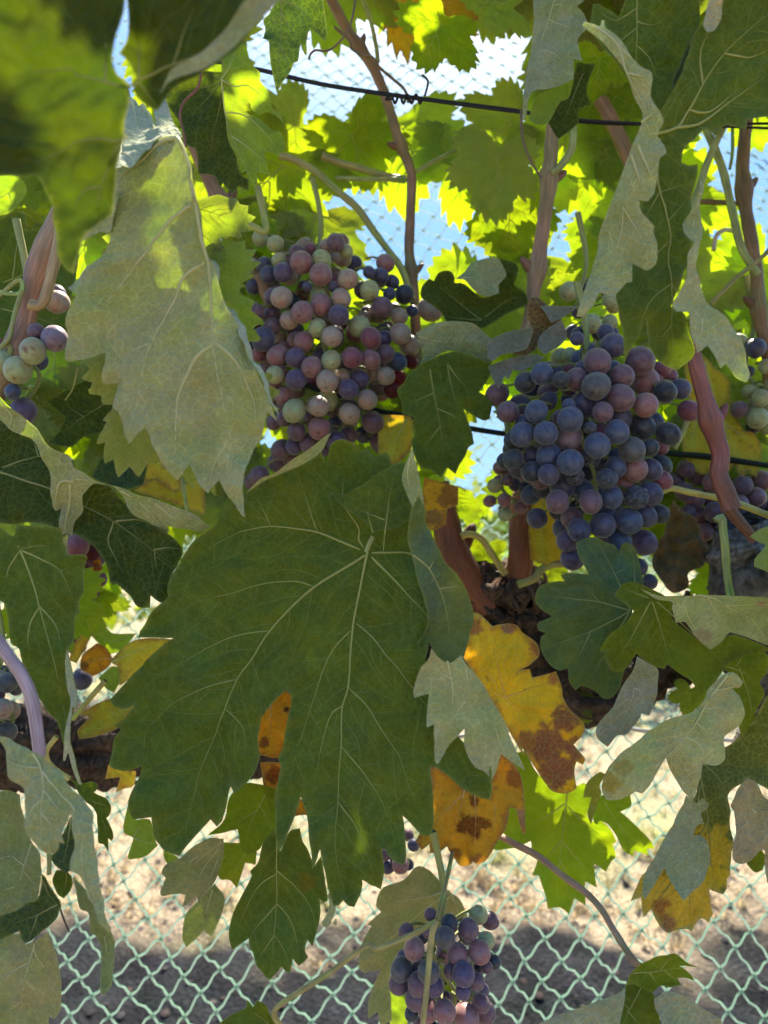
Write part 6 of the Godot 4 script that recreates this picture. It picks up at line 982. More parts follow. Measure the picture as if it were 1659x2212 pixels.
# one blade or folded flap of a leaf: outline and veins in millimetres in its own plane
func panel(leaf: Node3D, origin: Vector3, eu: Vector3, ev: Vector3, side: String, tone: String, far: float, outline: Array, vein_lists: Array, bend: Array, patches: Array) -> void:
	var frame := Transform3D(Basis(eu, ev, eu.cross(ev)), origin)
	var first := leaf.get_child_count() == 0
	if first: leaf.transform = frame
	var o := Node3D.new()
	var poly := PackedVector2Array()
	for i in range(0, outline.size(), 2): poly.append(Vector2(outline[i], outline[i + 1]))
	var veins := []
	for l in vein_lists:
		var p := PackedVector2Array()
		for i in range(0, l.size(), 2): p.append(Vector2(l[i], l[i + 1]))
		veins.append(resample(p, 2.0))
	var built := sheet(poly, veins, side == "under", tone, far, bend, patches, rng.randf() * 100.0)
	var flap := MeshInstance3D.new(); flap.mesh = built[0]
	var called := "blade" if side == "top" else "underside"
	if not first: called = "folded_lobe" if side == "under" else "lobe"
	flap.name = called
	leaf.add_child(flap, true); rename_child(flap, called, leaf)
	flap.transform = leaf.transform.affine_inverse() * frame
	if built[1]:
		var net := MeshInstance3D.new(); net.mesh = built[1]; net.name = "vein_network"
		net.material_override = mats.vein_under if side == "under" else mats.vein_top
		leaf.add_child(net, true); rename_child(net, "vein_network", leaf)
		net.transform = flap.transform
	o.free()


func sheet(poly: PackedVector2Array, veins: Array, under: bool, tone: String, far: float, bend: Array, patches: Array, salt: float) -> Array:
	var lo := poly[0]; var hi := poly[0]
	for q in poly: lo = lo.min(q); hi = hi.max(q)
	var size := hi - lo
	var step := clampf(maxf(size.x, size.y) / 60.0, 0.8, 2.3)
	if far > 0.5: step = clampf(step * 1.4, 1.5, 5.0)
	var edge := rounded(poly, step)
	# side veins grow out of the given ones
	var net := []
	for l in veins: net.append(l)
	var hash := {}
	for l in net: fill_hash(hash, l)
	if far < 0.5:
		for l in veins:
			var between := 13.0
			var at := 5.0
			var flip := 1.0
			while at < l.size() * 2.0 - 3.0:
				var i := int(at / 2.0)
				if i + 1 >= l.size(): break
				var dir: Vector2 = (l[mini(i + 1, l.size() - 1)] - l[maxi(i - 1, 0)]).normalized()
				var branch := grow(l[i], dir.rotated(flip * rng.randf_range(0.75, 1.05)), -flip * 0.022, edge, hash)
				if branch.size() > 3: net.append(branch); fill_hash(hash, branch)
				flip = -flip
				at += between * rng.randf_range(0.3, 0.8)
	# points
	var pts := PackedVector2Array(edge)
	var n_edge := edge.size()
	var near := {}
	for q in edge: near[Vector2i((q / step).floor())] = true
	var row := 0
	var y := lo.y
	while y < hi.y:
		var x := lo.x + (step * 0.5 if row % 2 else 0.0)
		while x < hi.x:
			var q := Vector2(x, y) + Vector2(rng.randf_range(-.12, .12), rng.randf_range(-.12, .12)) * step
			if not near.has(Vector2i((q / step).floor())) and Geometry2D.is_point_in_polygon(q, edge): pts.append(q)
			x += step
		y += step * 0.866
		row += 1
	var tri := Geometry2D.triangulate_delaunay(pts)
	var look: Array = TONES[tone]
	var autumn := tone in ["yellow", "orange", "yellowlit", "darkyellow"]
	var margin := {}
	var curled := far < 0.5
	var curl := rng.randf_range(1.2, 2.6) * (1.0 if rng.randf() < 0.5 else -1.0) * clampf(half_of(size) / 60.0, 0.3, 1.0)
	if autumn or curled:
		for q in edge:
			var cell := Vector2i((q / 5.0).floor())
			if not margin.has(cell): margin[cell] = PackedVector2Array()
			margin[cell].append(q)
	var quilt: float = bend[2] if bend.size() > 2 else 1.0
	var axis := Vector2.from_angle(deg_to_rad(bend[1]))
	var half := size.length() * 0.5
	var stems := PackedVector2Array()
	if quilt > 0.95 and veins.size() > 2:
		for k in mini(6, veins.size()):
			for i in range(0, veins[k].size(), 3): stems.append(veins[k][i])
	var depth := PackedFloat32Array(); depth.resize(pts.size())
	var top := PackedColorArray(); top.resize(pts.size())
	var low := PackedColorArray(); low.resize(pts.size())
	var uv := PackedVector2Array(); uv.resize(pts.size())
	var verts := PackedVector3Array(); verts.resize(pts.size())
	for i in pts.size():
		var q := pts[i]
		var away := vein_distance(hash, q)
		var rim := 100.0
		if autumn or curled:
			var home := Vector2i((q / 5.0).floor())
			for dx in [-1, 0, 1]:
				for dy in [-1, 0, 1]:
					var found: Variant = margin.get(home + Vector2i(dx, dy))
					if found != null:
						for e in found: rim = minf(rim, e.distance_to(q))
		depth[i] = (curl * (0.4 + 1.6 * wave.get_noise_3d(q.x / 20.0, q.y / 20.0, salt + 50.0)) * exp(-rim / 3.5) if curled else 0.0) + height(q, away, bend[0], axis, half, quilt, under, salt) + valley(q, stems, under)
		verts[i] = Vector3(q.x, q.y, depth[i]) * MM
		uv[i] = q / 80.0 + Vector2(salt, salt * 0.37)
		var mottle := wave.get_noise_3d(q.x / 16.0, q.y / 16.0, salt) * 0.55 + fine.get_noise_3d(q.x / 4.0, q.y / 4.0, salt) * 0.3
		var t: Vector3 = look[0] * (1.0 + 0.28 * mottle)
		t = t.lerp(t * Vector3(.78, .98, 1.9), clampf(wave.get_noise_3d(q.x / 45.0, q.y / 45.0, salt + 90.0) * 1.3, 0.0, 0.9))
		t = t.lerp(t * Vector3(1.25, 1.06, .8), clampf(wave.get_noise_3d(q.x / 30.0, q.y / 30.0, salt + 40.0) * 1.4, 0.0, 1.0))
		var u: Vector3 = look[1] * (1.0 + 0.3 * mottle)
		u = u.lerp(u * Vector3(.82, .95, .75), clampf(0.5 + wave.get_noise_3d(q.x / 22.0, q.y / 22.0, salt + 60.0), 0.0, 1.0))
		if away < 2.0: t *= 1.0 + 0.12 * (1.0 - away / 2.0)
		for k in range(0, patches.size(), 6):
			var reach: float = q.distance_to(Vector2(patches[k], patches[k + 1])) / patches[k + 2] + 0.55 * fine.get_noise_3d(q.x / 9.0, q.y / 9.0, salt + 9.0) + 0.25 * wave.get_noise_3d(q.x / 2.5, q.y / 2.5, salt)
			var share := 1.0 - smoothstep(0.72, 1.05, reach)
			if share > 0.0:
				var stain := Vector3(patches[k + 3], patches[k + 4], patches[k + 5]) * (1.0 + 0.35 * mottle)
				t = t.lerp(stain, share); u = u.lerp(stain * 1.1, share)
		if autumn:
			t = t.lerp(t * Vector3(.82, 1.12, 1.3), exp(-away * away / 14.0) * 0.7)
			var dry := 1.0 - smoothstep(0.3, 1.0, rim / (2.6 + 5.0 * fine.get_noise_3d(q.x / 12.0, q.y / 12.0, salt + 77.0)) if rim < 90.0 else 1.0)
			t = t.lerp(Vector3(.36, .14, .045), dry * 0.6); u = u.lerp(Vector3(.34, .15, .06), dry * 0.8)
			t *= 1.0 - 0.55 * smoothstep(0.56, 0.7, fine.get_noise_3d(q.x / 2.2, q.y / 2.2, salt + 3.0))
		if i < n_edge:
			t = t.lerp(Vector3(.42, .40, .18), 0.45); u = u.lerp(Vector3(.45, .44, .27), 0.35)
		top[i] = linear(t); low[i] = linear(u, look[2])
	var idx := PackedInt32Array(); var back := PackedInt32Array()
	for i in range(0, tri.size(), 3):
		var a := tri[i]; var b := tri[i + 1]; var c := tri[i + 2]
		if a < n_edge and b < n_edge and c < n_edge or a < n_edge or b < n_edge or c < n_edge:
			if not Geometry2D.is_point_in_polygon((pts[a] + pts[b] + pts[c]) / 3.0, edge): continue
		if (pts[b] - pts[a]).cross(pts[c] - pts[a]) < 0.0:
			var swap := b; b = c; c = swap
		idx.append_array([a, c, b]); back.append_array([a, b, c])
	var ahead := PackedVector3Array(); ahead.resize(pts.size()); ahead.fill(Vector3.BACK)
	var n := normals(verts, idx, ahead)
	var front := PackedVector3Array(); var rear := PackedVector3Array(); var nr := PackedVector3Array()
	front.resize(pts.size()); rear.resize(pts.size()); nr.resize(pts.size())
	for i in pts.size():
		front[i] = verts[i] + n[i] * 0.00013; rear[i] = verts[i] - n[i] * 0.00013; nr[i] = -n[i]
	var mesh: ArrayMesh
	if under: mesh = commit([[rear, nr, top, uv, back], [front, n, low, uv, idx]])
	else: mesh = commit([[front, n, top, uv, idx], [rear, nr, low, uv, back]])
	mesh.surface_set_material(0, mats.near_blade if far < 0.25 else mats.dry_blade if autumn or tone == "turning" or tone.begins_with("dead") else mats.blade); mesh.surface_set_material(1, mats.wool)
	if net.is_empty(): return [mesh, null]
	# veins stand a little proud of the blade
	var v := PackedVector3Array(); var vn := PackedVector3Array(); var vc := PackedColorArray(); var vu := PackedVector2Array(); var vi := PackedInt32Array()
	for k in net.size():
		var l: PackedVector2Array = net[k]
		var main := k < veins.size()
		var thick := (0.66 if k < 6 else 0.36) if main else 0.13
		thick *= clampf(half / 75.0, 0.5, 1.0)
		if under: thick *= 1.35
		var blade_color: Vector3 = look[1] if under else look[0]
		var pale: Vector3 = (blade_color * 0.35 + Vector3(.52, .49, .30)) if under else (blade_color * 0.5 + Vector3(.44, .40, .16))
		if l.size() < 3: continue
		for i in l.size():
			var q := l[i]
			var dir := (l[mini(i + 1, l.size() - 1)] - l[maxi(i - 1, 0)]).normalized()
			var across := dir.orthogonal()
			var r := thick * lerpf(1.0, 0.12 if main else 0.35, float(i) / l.size()) * (1.0 if k < 2 or i > 2 else 0.55 + 0.15 * i)
			var w := height(q, 1.6, bend[0], axis, half, quilt, under, salt) + valley(q, stems, under) + 0.12
			for s in 6:
				var a := TAU * s / 6.0
				var off := Vector3(across.x * cos(a), across.y * cos(a), sin(a) * 0.75)
				v.append((Vector3(q.x, q.y, w) + off * r) * MM); vn.append(off.normalized()); vc.append(linear(blade_color.lerp(pale, (0.95 - 0.6 * i / l.size()) if main and k < 7 else (0.7 - 0.5 * i / l.size()) if main else 0.45))); vu.append(Vector2.ZERO)
			if i > 0:
				var at := v.size() - 12
				for s in 6:
					var a := at + s; var b := at + (s + 1) % 6
					vi.append_array([a, b, a + 6, b, b + 6, a + 6])
	return [mesh, commit([[v, vn, vc, vu, vi]])]


func height(q: Vector2, away: float, cup: float, axis: Vector2, half: float, quilt: float, under: bool, salt: float) -> float:
	var s := q.dot(axis) / half
	var w := cup * s * s * 1.6 + 1.7 * wave.get_noise_3d(q.x / 38.0, q.y / 38.0, salt) * minf(1.0, half / 40.0) * (2.3 if under else 1.9)
	w += (0.8 if under else 0.6) * wave.get_noise_3d(q.x / 11.0, q.y / 11.0, salt + 7.0) * (minf(quilt, 1.6) if quilt < 2.5 else quilt * 2.5)
	w -= quilt * 0.75 * exp(-away * away / 9.0) * (-1.0 if under else 1.0)
	return w


func valley(q: Vector2, stems: PackedVector2Array, under: bool) -> float:
	if stems.is_empty(): return 0.0
	var best := 1e9
	for p in stems: best = minf(best, p.distance_squared_to(q))
	return -2.4 * exp(-best / 70.0) * (-0.6 if under else 1.0)


func half_of(size: Vector2) -> float:
	return size.length() * 0.5


func fill_hash(hash: Dictionary, l: PackedVector2Array) -> void:
	for q in l:
		var key := Vector2i((q / 6.0).floor())
		if not hash.has(key): hash[key] = PackedVector2Array()
		hash[key].append(q)


func vein_distance(hash: Dictionary, q: Vector2) -> float:
	var key := Vector2i((q / 6.0).floor())
	var best := 36.0
	for dx in [-1, 0, 1]:
		for dy in [-1, 0, 1]:
			var cell: Variant = hash.get(key + Vector2i(dx, dy))
			if cell == null: continue
			for p in cell: best = minf(best, p.distance_squared_to(q))
	return sqrt(best)


func grow(from: Vector2, dir: Vector2, turn: float, edge: PackedVector2Array, hash: Dictionary) -> PackedVector2Array:
	var out := PackedVector2Array([from])
	var q := from
	for i in 24:
		q += dir * 1.6
		dir = dir.rotated(turn + rng.randf_range(-.14, .14))
		if not Geometry2D.is_point_in_polygon(q, edge): break
		if i > 2 and vein_distance(hash, q) < 1.3:
			out.append(q)
			break
		out.append(q)
	return out


# a whole five-lobed vine leaf of unit half width (millimetres scaled later), petiole at the origin, tip towards -y
func lobed_outline(seedling: int) -> PackedVector2Array:
	var r := RandomNumberGenerator.new(); r.seed = seedling
	var lobes := [[0.0, 1.1, .62], [1.0, 1.0, .60], [-1.0, 1.0, .60], [2.0, .82, .62], [-2.0, .82, .62]]
	for l in lobes: l[0] += r.randf_range(-.08, .08); l[1] *= r.randf_range(.92, 1.08); l[2] *= r.randf_range(.95, 1.2)
	var out := PackedVector2Array()
	var teeth := 34
	for i in teeth * 4:
		var a := lerpf(-2.86, 2.86, float(i) / (teeth * 4 - 1))
		var rad := 0.18
		for l in lobes:
			var d: float = absf(a - l[0]) / l[2]
			rad = maxf(rad, l[1] * (1.0 - 0.50 * pow(minf(d, 1.6), 1.8)))
		rad *= 1.0 + (0.085 if i % 4 == 1 else 0.045 if i % 4 == 2 else -0.035 if i % 4 == 0 else 0.0) * r.randf_range(.7, 1.4)
		out.append(Vector2(sin(a), -cos(a)) * rad * 60.0)
	return out


func make_generic() -> void:
	for i in 7:
		var poly := lobed_outline(100 + i * 7)
		var veins := []
		for a in [0.0, 1.02, -1.02, 2.0, -2.0]:
			var tip := Vector2(sin(a), -cos(a)) * (58.0 if absf(a) < 1.5 else 38.0)
			veins.append(resample(PackedVector2Array([Vector2.ZERO, tip * 0.5 + tip.orthogonal() * 0.04, tip]), 2.5))
			for s in [1.0, -1.0]:
				for k in [0.28, 0.5, 0.7]:
					var b: Vector2 = tip * k
					veins.append(resample(PackedVector2Array([b, b + tip.rotated(s * 0.62) * (0.62 - k * 0.5) * 0.55, b + tip.rotated(s * 0.5) * (0.72 - k * 0.6)]), 3.0))
		for tone in ["mid", "olive"] if i < 6 else ["yellow"]:
			var built := sheet(poly, veins, false, tone, 0.6, [5.0 + i * 2.0, i * 50.0, 1.4], [], i * 13.0)
			generic.append(built)


func place_leaf(parent: Node3D, where: Vector3, radius: float, turn: float, under: bool, tilt := 0.45) -> void:
	var built: Array = generic[rng.randi() % (generic.size() - (1 if rng.randf() < 0.95 else 0))]
	var o := Node3D.new(); o.name = "leaf"
	parent.add_child(o, true); rename_child(o, "leaf", parent)
	var basis := Basis(Vector3.FORWARD, deg_to_rad(turn))
	if under: basis = basis * Basis(Vector3.UP, PI)
	basis = Basis(Vector3.RIGHT, rng.randf_range(-tilt, tilt)) * Basis(Vector3.UP, rng.randf_range(-tilt, tilt)) * basis
	var k := radius / 0.050
	o.transform = Transform3D(basis.scaled_local(Vector3.ONE * k), where - basis * Vector3(0, -0.018 * k, 0))
	var blade := MeshInstance3D.new(); blade.mesh = built[0]; blade.name = "blade"; o.add_child(blade)
	var net := MeshInstance3D.new(); net.mesh = built[1]; net.name = "vein_network"; net.material_override = mats.vein_top; o.add_child(net)


func canopy() -> void:
	# unseen leaves above the frame, placed to shade the foreground
	for i in 170:
		var y := rng.randf_range(1.38, 1.78)
		var where := Vector3(rng.randf_range(-.6, .64), y, rng.randf_range(.49, .80) - 0.7375 * y)
		var open := false
		for g in SUN_GAPS:   # breaks in the canopy through which a beam falls
			var across: float = where.x - g.x - 0.125 * (where.y - g.y)
			var along: float = where.z + 0.7375 * where.y - g.z
			if Vector2(across, along * 0.8).length() < 0.066 + g.w: open = true
		if open or where.z < -.82 or absf(where.y - 1.0) < absf(where.z) * 0.665 + 0.045: continue
		var v := vine_left if where.x < -.2 else vine_mid if where.x < .2 else vine_right
		place_leaf(v, where, rng.randf_range(.05, .07), rng.randf_range(-60, 60), rng.randf() < .5, 0.6)
	for q in ADDED_SHADE_LEAVES: place_leaf(vine_left if q.x < -.12 else vine_mid, q, .066 if q.y > 1.53 else .043, rng.randf_range(-60, 60), rng.randf() < .5, 0.5)
	place_leaf(vine_left, Vector3(-.092, 1.088, -.336), .037, 10.0, true, 0.1)  # this and the next two: leaves added behind the pale leaf to shade it
	place_leaf(vine_left, Vector3(-.093, 1.125, -.336), .028, 40.0, true, 0.1)
	place_leaf(vine_left, Vector3(-.086, 1.045, -.336), .037, -20.0, true, 0.1)
	for i in 26:
		var s := -1.0 if i % 2 else 1.0
		var z := rng.randf_range(-.7, -.34)
		var where := Vector3(s * (-z * 0.5 + rng.randf_range(.06, .2)), rng.randf_range(.85, 1.5), z)
		place_leaf(vine_left if s < 0 else vine_right, where, rng.randf_range(.05, .075), rng.randf_range(-60, 60), rng.randf() < .5, 0.8)


# ------------------------------------------------------------------ stems, wood, wires
func stem(parent: Node3D, called: String, label: String, pts: Array, r0: float, r1: float, color: String, nodes: int) -> void:
	var p := curve3(points3(pts), maxf(0.002, r0 * 0.0012))
	var radii := PackedFloat32Array(); var colors := PackedColorArray()
	var base: Vector3 = STEMS[color]
	var salt := rng.randf() * 50.0
	for i in p.size():
		var t := float(i) / maxi(1, p.size() - 1)
		var r := lerpf(r0, r1, t) * MM
		for k in nodes:
			var d: float = (t - (k + 0.6) / (nodes + 0.3)) * p.size() * 0.0022 / (r * 1.3)
			r *= 1.0 + 0.42 * exp(-d * d)
		radii.append(r * (1.0 + 0.06 * wave.get_noise_2d(i * 0.25, salt)))
		var c := base * (1.0 + 0.3 * wave.get_noise_2d(i * 0.12, salt + 5.0))
		c = c.lerp(c * Vector3(0.8, 1.15, 0.8), clampf(wave.get_noise_2d(i * 0.05, salt + 9.0) * 1.5, 0.0, 1.0))
		colors.append(linear(c))
	var o := part(called, tube(p, radii, colors, 16 if r0 > 1.2 else 7, 0.10, 0.08), mats.stem, parent)
	if label: o.set_meta("label", label)
	for k in nodes:
		var i := clampi(int((k + 0.6) / (nodes + 0.3) * p.size()), 1, p.size() - 2)
		var dir := (p[i + 1] - p[i - 1]).normalized()
		var out := dir.cross(Vector3(0.2, 0, 1)).normalized() * (1.0 if k % 2 else -1.0)
		var r := radii[i]
		var bud := PackedVector3Array(); var br := PackedFloat32Array(); var bc := PackedColorArray()
		for j in 8:
			var t := j / 7.0
			bud.append(p[i] + out * r * 0.75 + (out * 0.8 + dir * 0.7 * signf(dir.y + 0.01)) * t * r * 1.5); br.append(r * 0.5 * sqrt(maxf(0.02, 1.0 - t * t))); bc.append(linear(base * Vector3(.7, .6, .55)))
		part("bud", tube(bud, br, bc, 8, 0.1, 0.1), mats.stem, parent)


func wood(parent: Node3D, called: String, pts: Array, girth: Array, base: Vector3, salt: int) -> void:
	var raw := points3(pts)
	var p := curve3(raw, 0.004)
	var radii := PackedFloat32Array(); var colors := PackedColorArray()
	for i in p.size():
		var t := float(i) / (p.size() - 1) * (girth.size() - 1)
		var k := mini(int(t), girth.size() - 2)
		var r: float = lerpf(girth[k], girth[k + 1], t - k) * MM
		radii.append(r * (1.0 + 0.18 * wave.get_noise_2d(i * 0.12, salt)))
		colors.append(linear(base * (1.3 + 0.7 * fine.get_noise_2d(i * 0.2, salt))))
	part(called, tube(p, radii, colors, 40, 0.22, 0.5), mats.bark, parent)
	# loose strips of bark
	for s in (22 if called == "cordon" else 7):
		var i0 := rng.randi_range(0, maxi(0, p.size() - 12))
		var n := rng.randi_range(8, 30)
		var a0 := rng.randf_range(0.0, TAU)
		var strip := PackedVector3Array(); var sr := PackedFloat32Array(); var sc := PackedColorArray()
		var tint := base * rng.randf_range(0.7, 2.2)
		for j in n:
			var i := mini(i0 + j, p.size() - 1)
			if i0 + j >= p.size(): break
			var dir := (p[mini(i + 1, p.size() - 1)] - p[maxi(i - 1, 0)]).normalized()
			var u := dir.cross(Vector3(.3, .5, 1)).normalized()
			var w := dir.cross(u)
			var a := a0 + 0.04 * j
			strip.append(p[i] + (u * cos(a) + w * sin(a)) * radii[i] * (1.12 + 0.05 * sin(j * 0.5 + a0)))
			sr.append(0.0016 * sin(PI * (j + 0.5) / n) + 0.0004); sc.append(linear(tint))
		if strip.size() > 3: part("bark_strip", tube(strip, sr, sc, 5), mats.stem, parent)


func wire(called: String, label: String, pts: Array, r: float, color: Vector3) -> void:
	var p := curve3(points3(pts), 0.01)
	var radii := PackedFloat32Array(); var colors := PackedColorArray()
	for i in p.size(): radii.append(r * MM); colors.append(linear(color))
	if not mats.has("wire"):
		var m := StandardMaterial3D.new(); m.vertex_color_use_as_albedo = true; m.roughness = 0.75; m.metallic_specular = 0.2
		mats.wire = m
	var o := part(called, tube(p, radii, colors, 8), mats.wire, self)
	o.set_meta("label", label); o.set_meta("category", "wire"); o.set_meta("group", "trellis wires")


func wire_tie(where: Vector3) -> void:
	var o := thing("wire_tie", "small dark twisted tie holding a cane to the twin wires against the sky", "tie")
	o.position = where
	var loop := PackedVector3Array(); var r := PackedFloat32Array(); var c := PackedColorArray()
	for i in 40:
		var a := i * 0.62
		loop.append(Vector3(-0.011 + i * 0.00055, cos(a) * 0.0026, sin(a) * 0.0026)); r.append(0.0009); c.append(linear(Vector3(.035, .03, .03)))
	part("coil", tube(loop, r, c, 6), mats.wire, o)
	for s in [-1, 1]:
		var tail := PackedVector3Array([Vector3(s * .012, 0.002, 0), Vector3(s * .014, s * .006 + .004, .003), Vector3(s * .010, s * .008 + .006, .004)])
		part("tail", tube(curve3(tail, .001), PackedFloat32Array(_same(0.0008, curve3(tail, .001).size())), PackedColorArray(_same(Color(.03, .03, .03), curve3(tail, .001).size())), 5), mats.wire, o)


func _same(x: Variant, n: int) -> Array:
	var a := []; a.resize(n); a.fill(x)
	return a


# ------------------------------------------------------------------ grapes
func berry_mesh(tone: String, variant: int) -> ArrayMesh:
	var key := "%s%d" % [tone, variant]
	if grape_meshes.has(key): return grape_meshes[key]
	var rings := 14; var seg := 22
	if tone == "w": rings = 26; seg = 40
	var v := PackedVector3Array(); var n := PackedVector3Array(); var c := PackedColorArray(); var uv := PackedVector2Array(); var idx := PackedInt32Array()
	var base: Vector3 = BERRY[tone]
	var salt := variant * 9.0 + tone.unicode_at(0) * 1.7
	var tall := 1.0 + 0.05 * variant
	for i in rings + 1:
		var la := PI * i / rings
		for k in seg + 1:
			var lo := TAU * (k % seg) / seg
			var d := Vector3(sin(la) * cos(lo), cos(la), sin(la) * sin(lo))
			var r := 1.0 + 0.018 * wave.get_noise_3dv(d * 1.3 + Vector3.ONE * salt)
			if tone == "w": r = 0.92 - 0.22 * absf(wave.get_noise_3dv(d * 2.6 + Vector3.ONE * salt)) * 2.0 + 0.10 * fine.get_noise_3dv(d * 5.0)
			v.append(Vector3(d.x, d.y * tall, d.z) * r); n.append(d); uv.append(Vector2(float(k) / seg, float(i) / rings))
			var bloom := clampf(0.5 + 0.9 * wave.get_noise_3dv(d * 1.5 + Vector3.ONE * (salt + 20.0)), 0.0, 1.0)
			var worn := smoothstep(0.12, 0.3, fine.get_noise_3dv(d * Vector3(2.2, 3.5, 2.2) + Vector3.ONE * (salt + 3.0)))
			var col := base * 0.8
			var dusty := base.lerp(Vector3(.30, .30, .33), 0.11)
			col = col.lerp(dusty, 0.3 + 0.7 * bloom)
			col = col.lerp(base * Vector3(.75, .5, .5), worn * 0.7)
			if tone in ["g", "k", "gs", "p"]: col = col.lerp(base * Vector3(1.15, .62, .62), clampf(wave.get_noise_3dv(d * 1.0 + Vector3.ONE * (salt + 31.0)) * 1.1, 0.0, 0.6))
			if tone == "gs": col = col.lerp(Vector3(.14, .06, .03), smoothstep(0.80, 0.92, d.z - 0.8 * absf(d.y) + 0.35 * fine.get_noise_3dv(d * 6.0)))
			if d.y < -0.985: col *= 0.35
			c.append(linear(col))
	for i in rings:
		for k in seg:
			var a := i * (seg + 1) + k; var b := a + seg + 1
			idx.append_array([a, b, a + 1, a + 1, b, b + 1])
	var m := commit([[v, n, c, uv, idx]], tone == "w")
	grape_meshes[key] = m
	return m


func bunch(label: String, where: Vector3, axis: Vector3) -> Node3D:
	var o := thing("grape_bunch", label, "grapes", "grape bunches hanging on the vines")
	o.position = where
	o.set_meta("axis", axis)
	berry_list = []
	return o


func berries(b: Node3D, tone: String, a: Array) -> void:
	var axis: Vector3 = b.get_meta("axis")
	for i in range(0, a.size(), 4):
		var where := Vector3(a[i], a[i + 1], a[i + 2]) * MM
		var r: float = a[i + 3] * MM
		var t := clampf(where.dot(axis) / axis.length_squared() - 0.08, 0.0, 1.0)
		var out := (where - axis * t).normalized()
		var down := (out + Vector3(0, -0.6, 0) + Vector3(rng.randf_range(-.35, .35), rng.randf_range(-.35, .35), rng.randf_range(-.35, .35))).normalized()
		var up := -down
		var x := up.cross(Vector3(.2, .1, 1)).normalized().rotated(up, rng.randf() * TAU)
		if tone == "gs": up = Vector3.UP; x = Vector3.RIGHT
		var o := part("grape", berry_mesh(tone, rng.randi() % 3), mats.glow if tone == "R" else mats.berry, b)
		o.transform = Transform3D(Basis(x, up, x.cross(up)).scaled_local(Vector3(rng.randf_range(.94, 1.04), rng.randf_range(.94, 1.08), rng.randf_range(.94, 1.04)) * r), where)
		berry_list.append([where + up * r * 0.95, axis * t, r])


func stalks(b: Node3D) -> void:
	var axis: Vector3 = b.get_meta("axis")
	var side := axis.cross(Vector3.BACK).normalized() * 0.006
	var main := curve3(PackedVector3Array([-axis.normalized() * 0.05 + side, -axis.normalized() * 0.015, axis * 0.3 + side, axis * 0.7 - side, axis]), 0.004)
	var r := PackedFloat32Array(); var c := PackedColorArray()
	for i in main.size(): r.append(lerpf(0.0021, 0.0008, float(i) / main.size())); c.append(linear(Vector3(.30, .34, .10)))
	part("rachis", tube(main, r, c, 8, 0.1, 0.1), mats.stem, b)
	for s in berry_list:
		var from: Vector3 = s[0]; var to: Vector3 = s[1]
		to = from + (to - from).limit_length(0.011)
		var bow := curve3(PackedVector3Array([from, from.lerp(to, 0.4) + Vector3(0, 0.001, 0), to]), 0.003)
		var rr := PackedFloat32Array(); var cc := PackedColorArray()
		for i in bow.size():
			rr.append(0.0011 if i < 1 else 0.00075); cc.append(linear(Vector3(.29, .32, .09)))
		part("pedicel", tube(bow, rr, cc, 5), mats.stem, b)
	b.remove_meta("axis")


